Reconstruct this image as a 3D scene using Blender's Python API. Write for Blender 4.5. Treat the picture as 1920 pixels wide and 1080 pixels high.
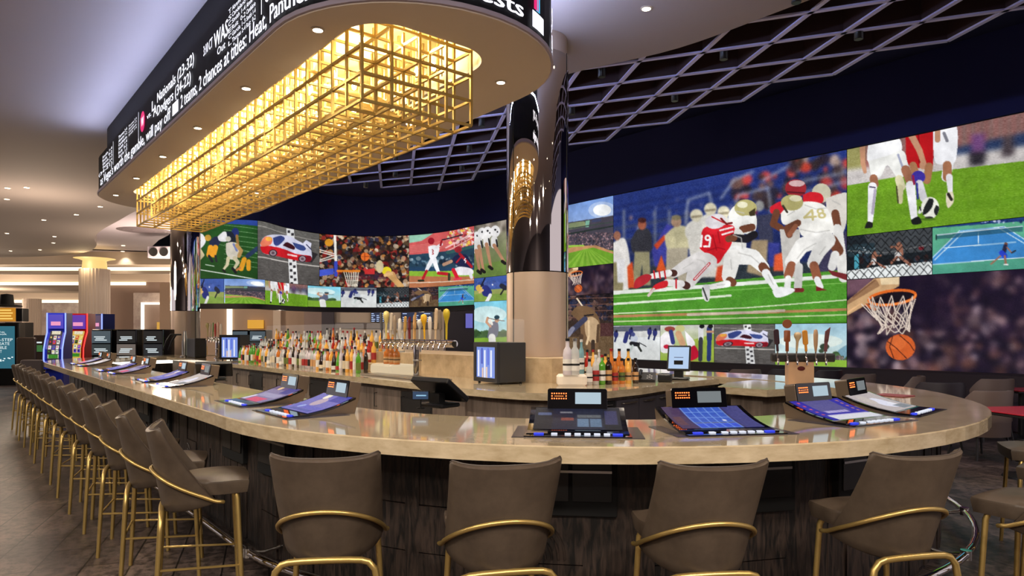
import bpy, math, random
import numpy as np
from mathutils import Vector, Matrix

for o in list(bpy.data.objects):
    bpy.data.objects.remove(o, do_unlink=True)
scene = bpy.context.scene
COL = scene.collection
PI = math.pi

# ---------------------------------------------------------------- camera, world, exposure
H = 1.60            # eye height
F = 1280.0          # focal length in pixels of the 1920 wide frame
HX, HY = 960.0, 625.0
cam_d = bpy.data.cameras.new('camera')
cam = bpy.data.objects.new('camera', cam_d)
COL.objects.link(cam)
cam.location = (0, 0, H)
cam.rotation_euler = (PI / 2, 0, 0)
cam_d.sensor_width = 36.0
cam_d.lens = 24.0
cam_d.shift_y = (HY - 540.0) / 1920.0
cam_d.clip_end = 200
scene.camera = cam

world = bpy.data.worlds.new('world')
scene.world = world
world.use_nodes = True
world.node_tree.nodes['Background'].inputs[0].default_value = (0.80, 0.72, 0.78, 1)
world.node_tree.nodes['Background'].inputs[1].default_value = 0.8

scene.view_settings.view_transform = 'Standard'
scene.view_settings.look = 'None'
scene.view_settings.gamma = 1.0
scene.view_settings.exposure = 0.0
scene.view_settings.use_curve_mapping = False
scene.render.engine = 'CYCLES'
cy = scene.cycles
cy.use_denoising = True
cy.max_bounces = 6
cy.diffuse_bounces = 3
cy.glossy_bounces = 4
cy.transmission_bounces = 5
cy.transparent_max_bounces = 8
cy.caustics_reflective = False
cy.caustics_refractive = False
cy.sample_clamp_indirect = 4.0
cy.use_light_tree = True

# ---------------------------------------------------------------- coordinates
# t runs along the bar's long side away from the camera, v across it
U = (-0.6378, 0.7702)
V = (0.7702, 0.6378)

def W(t, v, z=0.0):
    return Vector((U[0] * t + V[0] * v, U[1] * t + V[1] * v, z))

def TV(x, y):
    return (x * U[0] + y * U[1], x * V[0] + y * V[1])

def P(px, py, Y):
    """the point a distance Y away that the photograph shows at px, py"""
    return Vector(((px - HX) / F * Y, Y, H + (HY - py) / F * Y))

def PZ(px, py, z):
    Y = (z - H) * F / (HY - py)
    return Vector(((px - HX) / F * Y, Y, z))

ANG_U = math.atan2(U[1], U[0])     # heading of +t in the XY plane
ANG_V = math.atan2(V[1], V[0])

# ---------------------------------------------------------------- colours and materials
def lin(c):
    c = c / 255.0
    return c / 12.92 if c <= 0.04045 else ((c + 0.055) / 1.055) ** 2.4

def rgb(r, g, b):
    return (lin(r), lin(g), lin(b), 1.0)

MATS = {}

def mat(name, col=(0.5, 0.5, 0.5, 1), rough=0.5, metal=0.0, emit=None, es=0.0, trans=0.0, alpha=1.0, coat=0.0, spec=0.5, ior=1.45):
    if name in MATS:
        return MATS[name]
    m = bpy.data.materials.new(name)
    m.use_nodes = True
    b = m.node_tree.nodes['Principled BSDF']
    b.inputs['Base Color'].default_value = col
    b.inputs['Roughness'].default_value = rough
    b.inputs['Metallic'].default_value = metal
    b.inputs['Specular IOR Level'].default_value = spec
    b.inputs['IOR'].default_value = ior
    if trans:
        b.inputs['Transmission Weight'].default_value = trans
    if alpha < 1:
        b.inputs['Alpha'].default_value = alpha
    if coat:
        b.inputs['Coat Weight'].default_value = coat
        b.inputs['Coat Roughness'].default_value = 0.05
    if emit is not None:
        b.inputs['Emission Color'].default_value = emit
        b.inputs['Emission Strength'].default_value = es
    MATS[name] = m
    return m

def nodes_of(m):
    return m.node_tree.nodes, m.node_tree.links, m.node_tree.nodes['Principled BSDF']

def noise_mix(m, c1, c2, scale=8.0, detail=6.0, stretch=(1, 1, 1), bump=0.0, rough=None, contrast=(0.35, 0.65)):
    """two-tone procedural grain on object coordinates"""
    n, l, b = nodes_of(m)
    tc = n.new('ShaderNodeTexCoord')
    mp = n.new('ShaderNodeMapping')
    mp.inputs['Scale'].default_value = stretch
    l.new(tc.outputs['Object'], mp.inputs['Vector'])
    nz = n.new('ShaderNodeTexNoise')
    nz.inputs['Scale'].default_value = scale
    nz.inputs['Detail'].default_value = detail
    nz.inputs['Roughness'].default_value = 0.65
    l.new(mp.outputs[0], nz.inputs['Vector'])
    cr = n.new('ShaderNodeValToRGB')
    cr.color_ramp.elements[0].position = contrast[0]
    cr.color_ramp.elements[1].position = contrast[1]
    cr.color_ramp.elements[0].color = c1
    cr.color_ramp.elements[1].color = c2
    l.new(nz.outputs[0], cr.inputs[0])
    l.new(cr.outputs[0], b.inputs['Base Color'])
    if bump:
        bp = n.new('ShaderNodeBump')
        bp.inputs['Strength'].default_value = bump
        bp.inputs['Distance'].default_value = 0.01
        l.new(nz.outputs[0], bp.inputs['Height'])
        l.new(bp.outputs[0], b.inputs['Normal'])
    if rough:
        rr = n.new('ShaderNodeMapRange')
        rr.inputs['To Min'].default_value = rough[0]
        rr.inputs['To Max'].default_value = rough[1]
        l.new(nz.outputs[0], rr.inputs['Value'])
        l.new(rr.outputs[0], b.inputs['Roughness'])
    return nz

def glow(name, col, s):
    return mat(name, (0.02, 0.02, 0.02, 1), 0.5, emit=col, es=s)

# ---------------------------------------------------------------- mesh builder
class MB:
    def __init__(self):
        self.v, self.f, self.m = [], [], []
        self.smooth = []

    def add(self, vs, fs, mi=0, smooth=False):
        o = len(self.v)
        self.v += [tuple(p) for p in vs]
        for f in fs:
            self.f.append(tuple(i + o for i in f))
            self.m.append(mi)
            self.smooth.append(smooth)
        return self

    def box(self, x0, x1, y0, y1, z0, z1, mi=0, M=None):
        vs = [(x, y, z) for z in (z0, z1) for y in (y0, y1) for x in (x0, x1)]
        if M is not None:
            vs = [M @ Vector(p) for p in vs]
        return self.add(vs, [(0, 2, 3, 1), (4, 5, 7, 6), (0, 1, 5, 4), (2, 6, 7, 3), (0, 4, 6, 2), (1, 3, 7, 5)], mi)

    def rbox(self, x0, x1, y0, y1, z0, z1, r, mi=0, M=None, n=3, axis='z', e=None):
        """box with corners rounded about one axis and slightly eased edges"""
        a0, a1, b0, b1, c0, c1 = {'z': (x0, x1, y0, y1, z0, z1), 'y': (x0, x1, z0, z1, y0, y1), 'x': (y0, y1, z0, z1, x0, x1)}[axis]
        r = min(r, (a1 - a0) / 2 - 1e-4, (b1 - b0) / 2 - 1e-4)
        e = min(r * 0.4, (c1 - c0) * 0.3) if e is None else e
        def ring(inset):
            pts = []
            rr = max(r - inset, 1e-4)
            for cx, cy, s in ((a1 - r, b1 - r, 0), (a0 + r, b1 - r, 1), (a0 + r, b0 + r, 2), (a1 - r, b0 + r, 3)):
                for k in range(n + 1):
                    t = (s + k / n) * PI / 2
                    pts.append((cx + rr * math.cos(t), cy + rr * math.sin(t)))
            return pts
        levels = [(c0, e), (c0 + e, 0), (c1 - e, 0), (c1, e)]
        vs = []
        for c, ins in levels:
            for a, b in ring(ins):
                p = {'z': (a, b, c), 'y': (a, c, b), 'x': (c, a, b)}[axis]
                vs.append(M @ Vector(p) if M is not None else p)
        N = 4 * (n + 1)
        fs = []
        for k in range(3):
            for i in range(N):
                j = (i + 1) % N
                fs.append((k * N + i, k * N + j, (k + 1) * N + j, (k + 1) * N + i))
        fs.append(tuple(reversed(range(N))))
        fs.append(tuple(range(3 * N, 4 * N)))
        return self.add(vs, fs, mi)

    def tube(self, pts, r, n=8, mi=0, caps=True, closed=False):
        pts = [Vector(p) for p in pts]
        L = len(pts)
        rs = r if isinstance(r, (list, tuple)) else [r] * L
        vs = []
        prev = None
        for i, p in enumerate(pts):
            a = pts[i - 1] if (i > 0 or closed) else pts[i]
            b = pts[(i + 1) % L] if (i < L - 1 or closed) else pts[i]
            d = (b - a).normalized()
            if prev is None:
                q = Vector((0, 0, 1)) if abs(d.z) < 0.9 else Vector((1, 0, 0))
                prev = (q - d * q.dot(d)).normalized()
            else:
                prev = (prev - d * prev.dot(d)).normalized()
            s = d.cross(prev)
            for k in range(n):
                t = 2 * PI * k / n
                vs.append(p + (prev * math.cos(t) + s * math.sin(t)) * rs[i])
        fs = []
        for i in range(L if closed else L - 1):
            for k in range(n):
                a, b = i * n + k, i * n + (k + 1) % n
                c, d2 = ((i + 1) % L) * n + (k + 1) % n, ((i + 1) % L) * n + k
                fs.append((a, b, c, d2))
        self.add(vs, fs, mi, True)
        if caps and not closed:
            self.add(vs[:n], [tuple(reversed(range(n)))], mi)
            self.add(vs[-n:], [tuple(range(n))], mi)
        return self

    def bar(self, a, b, w, mi=0, w2=None):
        """square-section bar between two points"""
        a, b = Vector(a), Vector(b)
        d = (b - a).normalized()
        q = Vector((0, 0, 1)) if abs(d.z) < 0.9 else Vector(V + (0,)).normalized()
        s = d.cross(q).normalized()
        q = s.cross(d)
        h = w / 2
        h2 = (w2 or w) / 2
        vs = []
        for p in (a, b):
            for x, y in ((-h, -h2), (h, -h2), (h, h2), (-h, h2)):
                vs.append(p + s * x + q * y)
        return self.add(vs, [(0, 3, 2, 1), (4, 5, 6, 7), (0, 1, 5, 4), (1, 2, 6, 5), (2, 3, 7, 6), (3, 0, 4, 7)], mi)

    def lathe(self, prof, n=16, c=(0, 0, 0), mi=0, M=None, smooth=True, mis=None, caps=True):
        vs = []
        for r, z in prof:
            for k in range(n):
                t = 2 * PI * k / n
                p = Vector((c[0] + r * math.cos(t), c[1] + r * math.sin(t), c[2] + z))
                vs.append(M @ p if M is not None else p)
        o = len(self.v)
        self.v += [tuple(p) for p in vs]
        for i in range(len(prof) - 1):
            for k in range(n):
                a, b = i * n + k, i * n + (k + 1) % n
                self.f.append((o + a, o + b, o + b + n, o + a + n))
                self.m.append(mis[i] if mis else mi)
                self.smooth.append(smooth)
        if caps and prof[0][0] > 1e-5:
            self.add(vs[:n], [tuple(reversed(range(n)))], mis[0] if mis else mi)
        if caps and prof[-1][0] > 1e-5:
            self.add(vs[-n:], [tuple(range(n))], mis[-1] if mis else mi)
        return self

    def prism(self, poly, z0, z1, mi=0, M=None, mside=None):
        """polygon (counter-clockwise, XY) extruded from z0 to z1"""
        n = len(poly)
        vs = [(x, y, z0) for x, y in poly] + [(x, y, z1) for x, y in poly]
        if M is not None:
            vs = [M @ Vector(p) for p in vs]
        self.add(vs, [tuple(reversed(range(n))), tuple(range(n, 2 * n))], mi)
        self.add(vs, [(i, (i + 1) % n, (i + 1) % n + n, i + n) for i in range(n)], mi if mside is None else mside)
        return self

    def ring(self, outer, inner, z0, z1, mi=0, e=0.0):
        """closed band between two loops with the same number of points"""
        n = len(outer)
        lv = [(outer, z0), (outer, z1 - e)]
        cen = (sum(p[0] for p in outer) / n, sum(p[1] for p in outer) / n)
        if e:
            o2 = []
            for i, p in enumerate(outer):
                q = Vector((inner[i][0] - p[0], inner[i][1] - p[1]))
                q.normalize()
                o2.append((p[0] + q.x * e, p[1] + q.y * e))
            lv.append((o2, z1))
        else:
            lv.append((outer, z1))
        lv += [(inner, z1), (inner, z0)]
        vs = []
        for lp, z in lv:
            vs += [(x, y, z) for x, y in lp]
        fs = []
        L = len(lv)
        for k in range(L):
            for i in range(n):
                j = (i + 1) % n
                fs.append((k * n + i, k * n + j, ((k + 1) % L) * n + j, ((k + 1) % L) * n + i))
        return self.add(vs, fs, mi)

    def strip(self, path, z0, z1, mi=0, closed=False):
        n = len(path)
        vs = [(p[0], p[1], z0) for p in path] + [(p[0], p[1], z1) for p in path]
        fs = [(i, (i + 1) % n, (i + 1) % n + n, i + n) for i in range(n if closed else n - 1)]
        return self.add(vs, fs, mi, True)

    def build(self, name, mats, parent=None, loc=None, rz=0.0, auto=False):
        me = bpy.data.meshes.new(name)
        me.from_pydata(self.v, [], self.f)
        if not isinstance(mats, (list, tuple)):
            mats = [mats]
        for m in mats:
            me.materials.append(m)
        me.polygons.foreach_set('material_index', self.m)
        me.polygons.foreach_set('use_smooth', self.smooth)
        me.update()
        if any(self.smooth):
            me.set_sharp_from_angle(angle=0.9)
        o = bpy.data.objects.new(name, me)
        COL.objects.link(o)
        if parent is not None:
            o.parent = parent
        if loc is not None:
            o.location = loc
            o.rotation_euler = (0, 0, rz)
        return o

def fix_normals(o):
    import bmesh
    bm = bmesh.new()
    bm.from_mesh(o.data)
    bmesh.ops.remove_doubles(bm, verts=bm.verts, dist=1e-5)
    bmesh.ops.recalc_face_normals(bm, faces=bm.faces)
    bm.to_mesh(o.data)
    bm.free()
    return o

def tag(o, label=None, cat=None, group=None, kind=None):
    if label: o['label'] = label
    if cat: o['category'] = cat
    if group: o['group'] = group
    if kind: o['kind'] = kind
    return o

def thing(name, label, cat, loc=(0, 0, 0), rz=0.0, group=None):
    o = bpy.data.objects.new(name, None)
    o.empty_display_size = 0.1
    COL.objects.link(o)
    o.location = loc
    o.rotation_euler = (0, 0, rz)
    return tag(o, label, cat, group)

def struct(o):
    o['kind'] = 'structure'
    return o

def copy_tree(o, parent=None):
    c = o.copy()
    COL.objects.link(c)
    c.parent = parent
    if parent is not None:
        c.matrix_parent_inverse = o.matrix_parent_inverse.copy()
    for ch in list(o.children):
        copy_tree(ch, c)
    return c

def text_mesh(s, size, font_scale_x=1.0, align='LEFT', thick=0.0):
    cu = bpy.data.curves.new('t', 'FONT')
    cu.body = s
    cu.size = size
    cu.align_x = align
    cu.resolution_u = 2
    cu.extrude = thick
    if thick == 0:
        cu.fill_mode = 'FRONT'
    ob = bpy.data.objects.new('t', cu)
    COL.objects.link(ob)
    dg = bpy.context.evaluated_depsgraph_get()
    me = bpy.data.meshes.new_from_object(ob.evaluated_get(dg))
    vs = [(v.co.x * font_scale_x, v.co.y, v.co.z) for v in me.vertices]
    fs = [tuple(p.vertices) for p in me.polygons]
    bpy.data.objects.remove(ob, do_unlink=True)
    bpy.data.curves.remove(cu)
    bpy.data.meshes.remove(me)
    return vs, fs

def stadium(t0, t1, v0, R, n=24, bulge=None):
    """closed loop in XY: ends are half circles about (t0,v0) and (t1,v0)"""
    out = []
    for k in range(n + 1):
        a = -PI / 2 - PI * k / n          # near end, from v0-R round t0-R to v0+R
        Ra = R + (bulge(k / n) if bulge else 0)
        out.append(W(t0 + Ra * math.cos(a), v0 + Ra * math.sin(a)).xy)
    m = 12
    for k in range(1, m):
        out.append(W(t0 + (t1 - t0) * k / m, v0 + R).xy)
    for k in range(n + 1):
        a = PI / 2 - PI * k / n
        out.append(W(t1 + R * math.cos(a), v0 + R * math.sin(a)).xy)
    for k in range(1, m):
        out.append(W(t1 + (t0 - t1) * k / m, v0 - R).xy)
    return [tuple(p) for p in out]

def catmull(pts, n=8):
    out = []
    P_ = [pts[0]] + list(pts) + [pts[-1]]
    for i in range(1, len(P_) - 2):
        a, b, c, d = [np.array(p, float) for p in P_[i - 1:i + 3]]
        for k in range(n):
            t = k / n
            out.append(tuple(0.5 * ((2 * b) + (c - a) * t + (2 * a - 5 * b + 4 * c - d) * t * t + (3 * b - a - 3 * c + d) * t ** 3)))
    out.append(tuple(pts[-1]))
    return out

# ---------------------------------------------------------------- shared materials
M_cream = mat('cream_plaster', rgb(205, 188, 172), 0.75)
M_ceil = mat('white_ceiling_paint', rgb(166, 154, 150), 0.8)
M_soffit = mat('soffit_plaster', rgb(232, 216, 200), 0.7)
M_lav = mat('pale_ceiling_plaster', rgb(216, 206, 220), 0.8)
M_black = mat('black_plastic', rgb(18, 18, 20), 0.35)
M_matblack = mat('matt_black', rgb(12, 12, 13), 0.8)
M_dgrey = mat('dark_grey_metal', rgb(52, 50, 50), 0.4, 0.3)
M_chrome = mat('polished_chrome', rgb(232, 228, 225), 0.04, 1.0)
M_steel = mat('brushed_steel', rgb(175, 170, 165), 0.28, 1.0)
M_gold = mat('satin_gold_tube', rgb(200, 170, 104), 0.34, 0.8)
M_brass = mat('brass_lattice', rgb(196, 164, 92), 0.42, 0.6)
M_white = mat('white_paint', rgb(225, 222, 220), 0.5)
M_taupe_wall = mat('taupe_wall_paint', rgb(150, 128, 118), 0.8)
M_leather = mat('taupe_leather', rgb(118, 98, 80), 0.42, spec=0.4)
noise_mix(M_leather, rgb(68, 57, 48), rgb(90, 77, 65), 4.0, 8.0, bump=0.06)
M_stone = mat('cream_quartz', rgb(205, 185, 150), 0.07, coat=0.6, spec=0.6)
noise_mix(M_stone, rgb(178, 158, 126), rgb(214, 196, 166), 7.0, 10.0, stretch=(1.0, 1.0, 3.0), contrast=(0.3, 0.7))
M_bluewall = mat('midnight_blue_wall', rgb(44, 50, 112), 0.75)
M_lamp = glow('lamp_warm', (1.0, 0.82, 0.58, 1), 14.0)
M_lampw = glow('lamp_neutral', (1.0, 0.92, 0.84, 1), 14.0)
M_cove = glow('cove_light', (1.0, 0.82, 0.55, 1), 2.2)
M_white_led = glow('white_led', (0.86, 0.86, 1.0, 1), 1.7)
# ================================================================ LED VIDEO WALL
KW = 1.167                                   # size of the wall for its distance
def zk(z): return H + (z - H) * KW
ZTOP = zk(4.83)
_wp = catmull([(9.60, 7.45), (7.48, 9.97), (5.88, 12.0), (4.12, 13.98), (2.375, 16.0), (1.41, 17.2), (0.55, 18.4), (-0.18, 19.4), (-1.12, 20.5),
               (-2.2, 21.75), (-3.39, 22.5), (-4.86, 22.75), (-6.2, 22.15), (-6.9, 20.9), (-7.25, 19.6), (-8.18, 19.35), (-8.94, 19.4), (-9.25, 19.42)], 14)
WALL = np.array(_wp)[::-1] * KW                       # left to right in the picture
_seg = np.hypot(np.diff(WALL[:, 0]), np.diff(WALL[:, 1]))
WS = np.concatenate([[0], np.cumsum(_seg)])
WPX = HX + F * WALL[:, 0] / WALL[:, 1]

_k = np.maximum.accumulate(WPX) + np.arange(len(WPX)) * 1e-6

def wall_s(px):
    return float(np.interp(px, _k, WS)) if px <= _k[-1] else float(WS[-1] + (px - _k[-1]) * 0.012)

def wall_Y(px):
    return float(np.interp(px, _k, WALL[:, 1]))

def wall_xy(s):
    return np.interp(s, WS, WALL[:, 0]), np.interp(s, WS, WALL[:, 1])

class Canvas:
    """a picture shown on one part of the LED wall; coordinates are measured on the reference tile"""
    def __init__(self, w, h, ref):
        self.w, self.h = w, h
        self.a = np.zeros((h, w, 3))
        self.ref = ref                           # (s0, s1, z0, z1)
        self.rng = np.random.RandomState(7)

    def T(self, p):
        s0, s1, z0, z1 = self.ref
        Y = wall_Y(p[0])
        s = wall_s(p[0])
        z = H + (HY - p[1]) * Y / F
        return ((s - s0) / (s1 - s0) * self.w, (z1 - z) / (z1 - z0) * self.h)

    def _fill(self, q, col, al=1.0):
        q = np.array(q, float)
        x0, x1 = max(0, int(q[:, 0].min()) - 1), min(self.w, int(q[:, 0].max()) + 2)
        y0, y1 = max(0, int(q[:, 1].min()) - 1), min(self.h, int(q[:, 1].max()) + 2)
        if x1 <= x0 or y1 <= y0:
            return
        cov = np.zeros((y1 - y0, x1 - x0))
        for dx in (0.25, 0.75):
            for dy in (0.25, 0.75):
                X = np.arange(x0, x1)[None, :] + dx
                Yy = np.arange(y0, y1)[:, None] + dy
                ins = np.zeros(cov.shape, bool)
                n = len(q)
                for i in range(n):
                    ax, ay = q[i]
                    bx, by = q[(i + 1) % n]
                    if ay == by:
                        continue
                    c = ((ay > Yy) != (by > Yy)) & (X < (bx - ax) * (Yy - ay) / (by - ay) + ax)
                    ins ^= c
                cov += ins
        cov = (cov / 4.0 * al)[..., None]
        sub = self.a[y0:y1, x0:x1]
        self.a[y0:y1, x0:x1] = sub * (1 - cov) + np.array(col, float) * cov

    def poly(self, pts, col, al=1.0):
        self._fill([self.T(p) for p in pts], col, al)

    def curve(self, pts, col, al=1.0):
        self.poly(catmull(list(pts) + [pts[0]], 5), col, al)

    def ell(self, cx, cy, rx, ry, col, rot=0.0, al=1.0, n=18):
        c, s = math.cos(rot), math.sin(rot)
        self.poly([(cx + rx * math.cos(t) * c - ry * math.sin(t) * s, cy + rx * math.cos(t) * s + ry * math.sin(t) * c)
                   for t in [2 * PI * k / n for k in range(n)]], col, al)

    def line(self, pts, w, col, al=1.0, w2=None):
        L = len(pts)
        for i in range(L - 1):
            (x0, y0), (x1, y1) = pts[i], pts[i + 1]
            d = math.hypot(x1 - x0, y1 - y0) or 1
            nx, ny = -(y1 - y0) / d, (x1 - x0) / d
            wa = w if w2 is None else w + (w2 - w) * i / (L - 1)
            wb = w if w2 is None else w + (w2 - w) * (i + 1) / (L - 1)
            self.poly([(x0 + nx * wa / 2, y0 + ny * wa / 2), (x1 + nx * wb / 2, y1 + ny * wb / 2),
                       (x1 - nx * wb / 2, y1 - ny * wb / 2), (x0 - nx * wa / 2, y0 - ny * wa / 2)], col, al)
            if w > 2.5:
                self.ell(x1, y1, wb / 2, wb / 2, col, al=al, n=10)
                self.ell(x0, y0, wa / 2, wa / 2, col, al=al, n=10)

    def fill(self, top, bot):
        t = np.linspace(0, 1, self.h)[:, None, None]
        self.a[:] = np.array(top, float) * (1 - t) + np.array(bot, float) * t

    def crowd(self, n, box, cols, size, seed=1, al=0.85, asp=1.2):
        r = np.random.RandomState(seed)
        x0, y0, x1, y1 = box
        for _ in range(n):
            c = cols[r.randint(len(cols))]
            f = 0.75 + 0.5 * r.rand()
            s = size * (0.5 + r.rand())
            x, y = x0 + (x1 - x0) * r.rand(), y0 + (y1 - y0) * r.rand()
            self.ell(x, y, s, s * asp, [min(255, k * f) for k in c], r.rand() * 3, al, 8)

    def grain(self, amp, seed=0, sx=1, sy=1):
        r = np.random.RandomState(seed)
        g = r.randn(self.h // sy + 1, self.w // sx + 1)
        g = np.repeat(np.repeat(g, sy, 0), sx, 1)[:self.h, :self.w]
        self.a = np.clip(self.a + g[..., None] * amp, 0, 255)

    def finish(self, seed):
        """uneven tone and fine noise like a photograph"""
        r = np.random.RandomState(seed)
        tot = np.zeros((self.h, self.w))
        for k, amp in ((24, 0.04), (9, 0.03), (4, 0.02)):
            g = r.randn(self.h // k + 3, self.w // k + 3)
            yy = np.linspace(0, g.shape[0] - 2.01, self.h); xx = np.linspace(0, g.shape[1] - 2.01, self.w)
            y0, x0 = yy.astype(int), xx.astype(int)
            fy, fx = (yy - y0)[:, None], (xx - x0)[None, :]
            q = g[y0][:, x0] * (1 - fy) * (1 - fx) + g[y0 + 1][:, x0] * fy * (1 - fx) + g[y0][:, x0 + 1] * (1 - fy) * fx + g[y0 + 1][:, x0 + 1] * fy * fx
            tot += q * amp
        self.a = np.clip(self.a * (1 + np.clip(tot, -0.22, 0.18))[..., None] + r.randn(self.h, self.w, 1) * 2.5, 0, 255)

    def blur(self, r):
        a = self.a
        for ax in (0, 1):
            for _ in range(2):
                pad = [(0, 0)] * 3
                pad[ax] = (r, r)
                p = np.pad(a, pad, 'edge')
                c = np.cumsum(p, axis=ax)
                c = np.concatenate([np.zeros_like(np.take(c, [0], ax)), c], ax)
                n = a.shape[ax]
                k = 2 * r + 1
                a = (np.take(c, range(k, k + n), ax) - np.take(c, range(0, n), ax)) / k
        self.a = a

# ---- the pictures (all numbers are picture coordinates measured on the tile where each shows largest)
SKIN, DSKIN = (190, 140, 110), (112, 66, 46)

def d_football(c):
    c.fill((30, 42, 92), (30, 42, 92))
    c.poly([(1150, 365), (1590, 280), (1590, 430), (1150, 450)], (36, 52, 118))
    for k in range(11):
        y = 380 + k * 13
        c.line([(1150, y + 10), (1380, y - 34), (1590, y - 78)], 3.2, (24, 34, 84), 0.8)
    c.crowd(50, (1150, 370, 1420, 440), [(200, 190, 190), (120, 120, 160), (170, 130, 120)], 2.6, 3, 0.5)
    c.crowd(80, (1380, 330, 1590, 400), [(60, 44, 40), (34, 28, 34), (190, 60, 50), (120, 84, 70), (40, 40, 60)], 8, 5, 0.8)
    c.crowd(26, (1470, 290, 1590, 330), [(214, 70, 50), (40, 30, 40), (200, 170, 150), (60, 44, 40)], 8, 15, 0.85)
    for y in (430, 455, 480, 500):
        c.line([(1150, y), (1300, y - 26)], 5, (58, 66, 98), 0.9)
    for x in (1170, 1228, 1255, 1288):
        c.line([(x, 395), (x, 520)], 5, (110, 116, 136), 0.8)
    for a in ([(1285, 420), (1290, 375), (1330, 362), (1340, 410)], [(1352, 372), (1376, 338), (1412, 322)], [(1430, 338), (1478, 312)],
              [(1372, 420), (1384, 366), (1440, 352), (1446, 400)], [(1590, 340), (1500, 362)], [(1590, 322), (1480, 345)]):
        c.line(a, 4, (150, 158, 178), 0.85)
    c.poly([(1150, 500), (1590, 490), (1590, 560), (1150, 560)], (44, 52, 60))
    c.blur(2)
    # sideline figures out of focus
    c.curve([(1150, 455), (1172, 448), (1182, 500), (1176, 550), (1150, 555)], (222, 218, 214))
    c.ell(1157, 442, 7, 9, (150, 100, 80))
    c.poly([(1150, 492), (1170, 490), (1168, 545), (1150, 545)], (140, 130, 96))
    c.poly([(1156, 486), (1172, 486), (1170, 530), (1158, 530)], (224, 222, 224))
    c.curve([(1182, 452), (1196, 430), (1216, 430), (1222, 450), (1218, 474), (1188, 474)], (50, 50, 58))
    c.ell(1204, 421, 8, 10, (150, 84, 64)); c.ell(1204, 413, 8, 5, (60, 28, 28))
    c.poly([(1190, 472), (1218, 472), (1220, 535), (1206, 535), (1204, 495), (1198, 535), (1186, 535)], (146, 140, 108))
    c.poly([(1222, 470), (1250, 420), (1262, 425), (1246, 500), (1228, 500)], (60, 62, 150))
    c.poly([(1226, 460), (1246, 440), (1250, 446), (1232, 468)], (200, 70, 40))
    c.poly([(1230, 508), (1240, 478), (1250, 510)], (214, 84, 36)); c.poly([(1176, 500), (1186, 490), (1190, 540), (1178, 540)], (206, 80, 40))
    c.curve([(1246, 442), (1264, 426), (1284, 424), (1300, 440), (1296, 462), (1278, 470), (1252, 468)], (196, 188, 150))
    c.ell(1268, 416, 10, 10, (160, 130, 108)); c.ell(1268, 408, 9, 5, (120, 110, 84))
    c.poly([(1250, 466), (1290, 464), (1288, 530), (1272, 530), (1268, 500), (1262, 532), (1248, 530)], (170, 160, 140))
    for x, y in ((1306, 404), (1332, 392), (1357, 398)):
        c.ell(x, y + 30, 22, 22, (220, 216, 208)); c.ell(x, y, 12, 12, (214, 206, 180)); c.line([(x - 9, y + 3), (x + 9, y + 1)], 3, (120, 108, 84))
    c.poly([(1288, 440), (1360, 430), (1364, 520), (1300, 520)], (206, 202, 194))
    c.poly([(1416, 405), (1448, 400), (1450, 470), (1424, 450)], (58, 60, 84)); c.ell(1424, 386, 9, 10, (140, 140, 140))
    c.poly([(1410, 450), (1440, 450), (1436, 520), (1400, 510)], (160, 140, 110))
    c.poly([(1440, 455), (1462, 455), (1460, 500), (1442, 500)], (54, 60, 140))
    c.poly([(1452, 478), (1476, 470), (1476, 508), (1450, 508)], (216, 88, 50))
    c.poly([(1345, 500), (1360, 496), (1356, 530), (1340, 530)], (200, 70, 40))
    c.poly([(1545, 470), (1590, 430), (1590, 520), (1530, 520)], (60, 56, 84))
    c.blur(1)
    # turf
    c.poly([(1150, 546), (1590, 505), (1590, 612), (1150, 616)], (78, 146, 44))
    c.grain(5, 4, 2, 1)
    c.line([(1150, 549), (1340, 536), (1590, 516)], 7, (226, 230, 222))
    c.line([(1150, 570), (1300, 560), (1370, 554)], 4, (216, 226, 204))
    c.line([(1150, 558), (1590, 530)], 1.4, (130, 190, 90)); c.line([(1150, 588), (1400, 577), (1590, 562)], 2.0, (214, 226, 190))
    c.line([(1150, 593), (1420, 586), (1590, 580)], 5, (176, 128, 84)); c.line([(1290, 590), (1420, 585), (1470, 582)], 5, (196, 178, 160))
    c.line([(1150, 603), (1400, 596), (1590, 590)], 2.2, (196, 210, 160))
    c.line([(1150, 613), (1590, 604)], 5, (66, 132, 30))
    # right group: lineman 48 and the red player behind him
    c.ell(1540, 362, 18, 18, (206, 200, 176))
    c.curve([(1548, 372), (1590, 362), (1590, 400), (1578, 440), (1556, 430)], (220, 214, 206))
    c.line([(1566, 400), (1572, 436), (1560, 452)], 15, DSKIN)
    c.line([(1570, 430), (1582, 520)], 20, (226, 224, 220))
    c.line([(1560, 450), (1572, 470)], 20, DSKIN); c.line([(1566, 478), (1560, 500)], 16, (222, 220, 218)); c.poly([(1552, 506), (1588, 514), (1588, 526), (1560, 516)], (120, 40, 44))
    c.ell(1492, 353, 20, 17, (152, 40, 48)); c.ell(1494, 344, 15, 6, (214, 178, 178)); c.line([(1476, 360), (1508, 362)], 3, (90, 26, 34))
    c.curve([(1505, 366), (1520, 360), (1540, 364), (1542, 380), (1510, 384)], (206, 34, 44))
    c.curve([(1444, 388), (1462, 378), (1470, 384), (1466, 400), (1446, 400)], (206, 34, 48))
    c.line([(1456, 398), (1450, 420), (1464, 428)], 13, DSKIN)
    c.poly([(1462, 430), (1500, 430), (1500, 520), (1470, 520)], (196, 192, 186))
    c.curve([(1464, 400), (1480, 386), (1510, 378), (1540, 382), (1556, 400), (1562, 436), (1530, 446), (1504, 442), (1494, 424), (1468, 420)], (238, 236, 230))
    c.ell(1485, 380, 21, 15, (176, 168, 110)); c.ell(1492, 372, 12, 6, (220, 214, 180)); c.line([(1468, 386), (1476, 398)], 4, (60, 54, 40))
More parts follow.
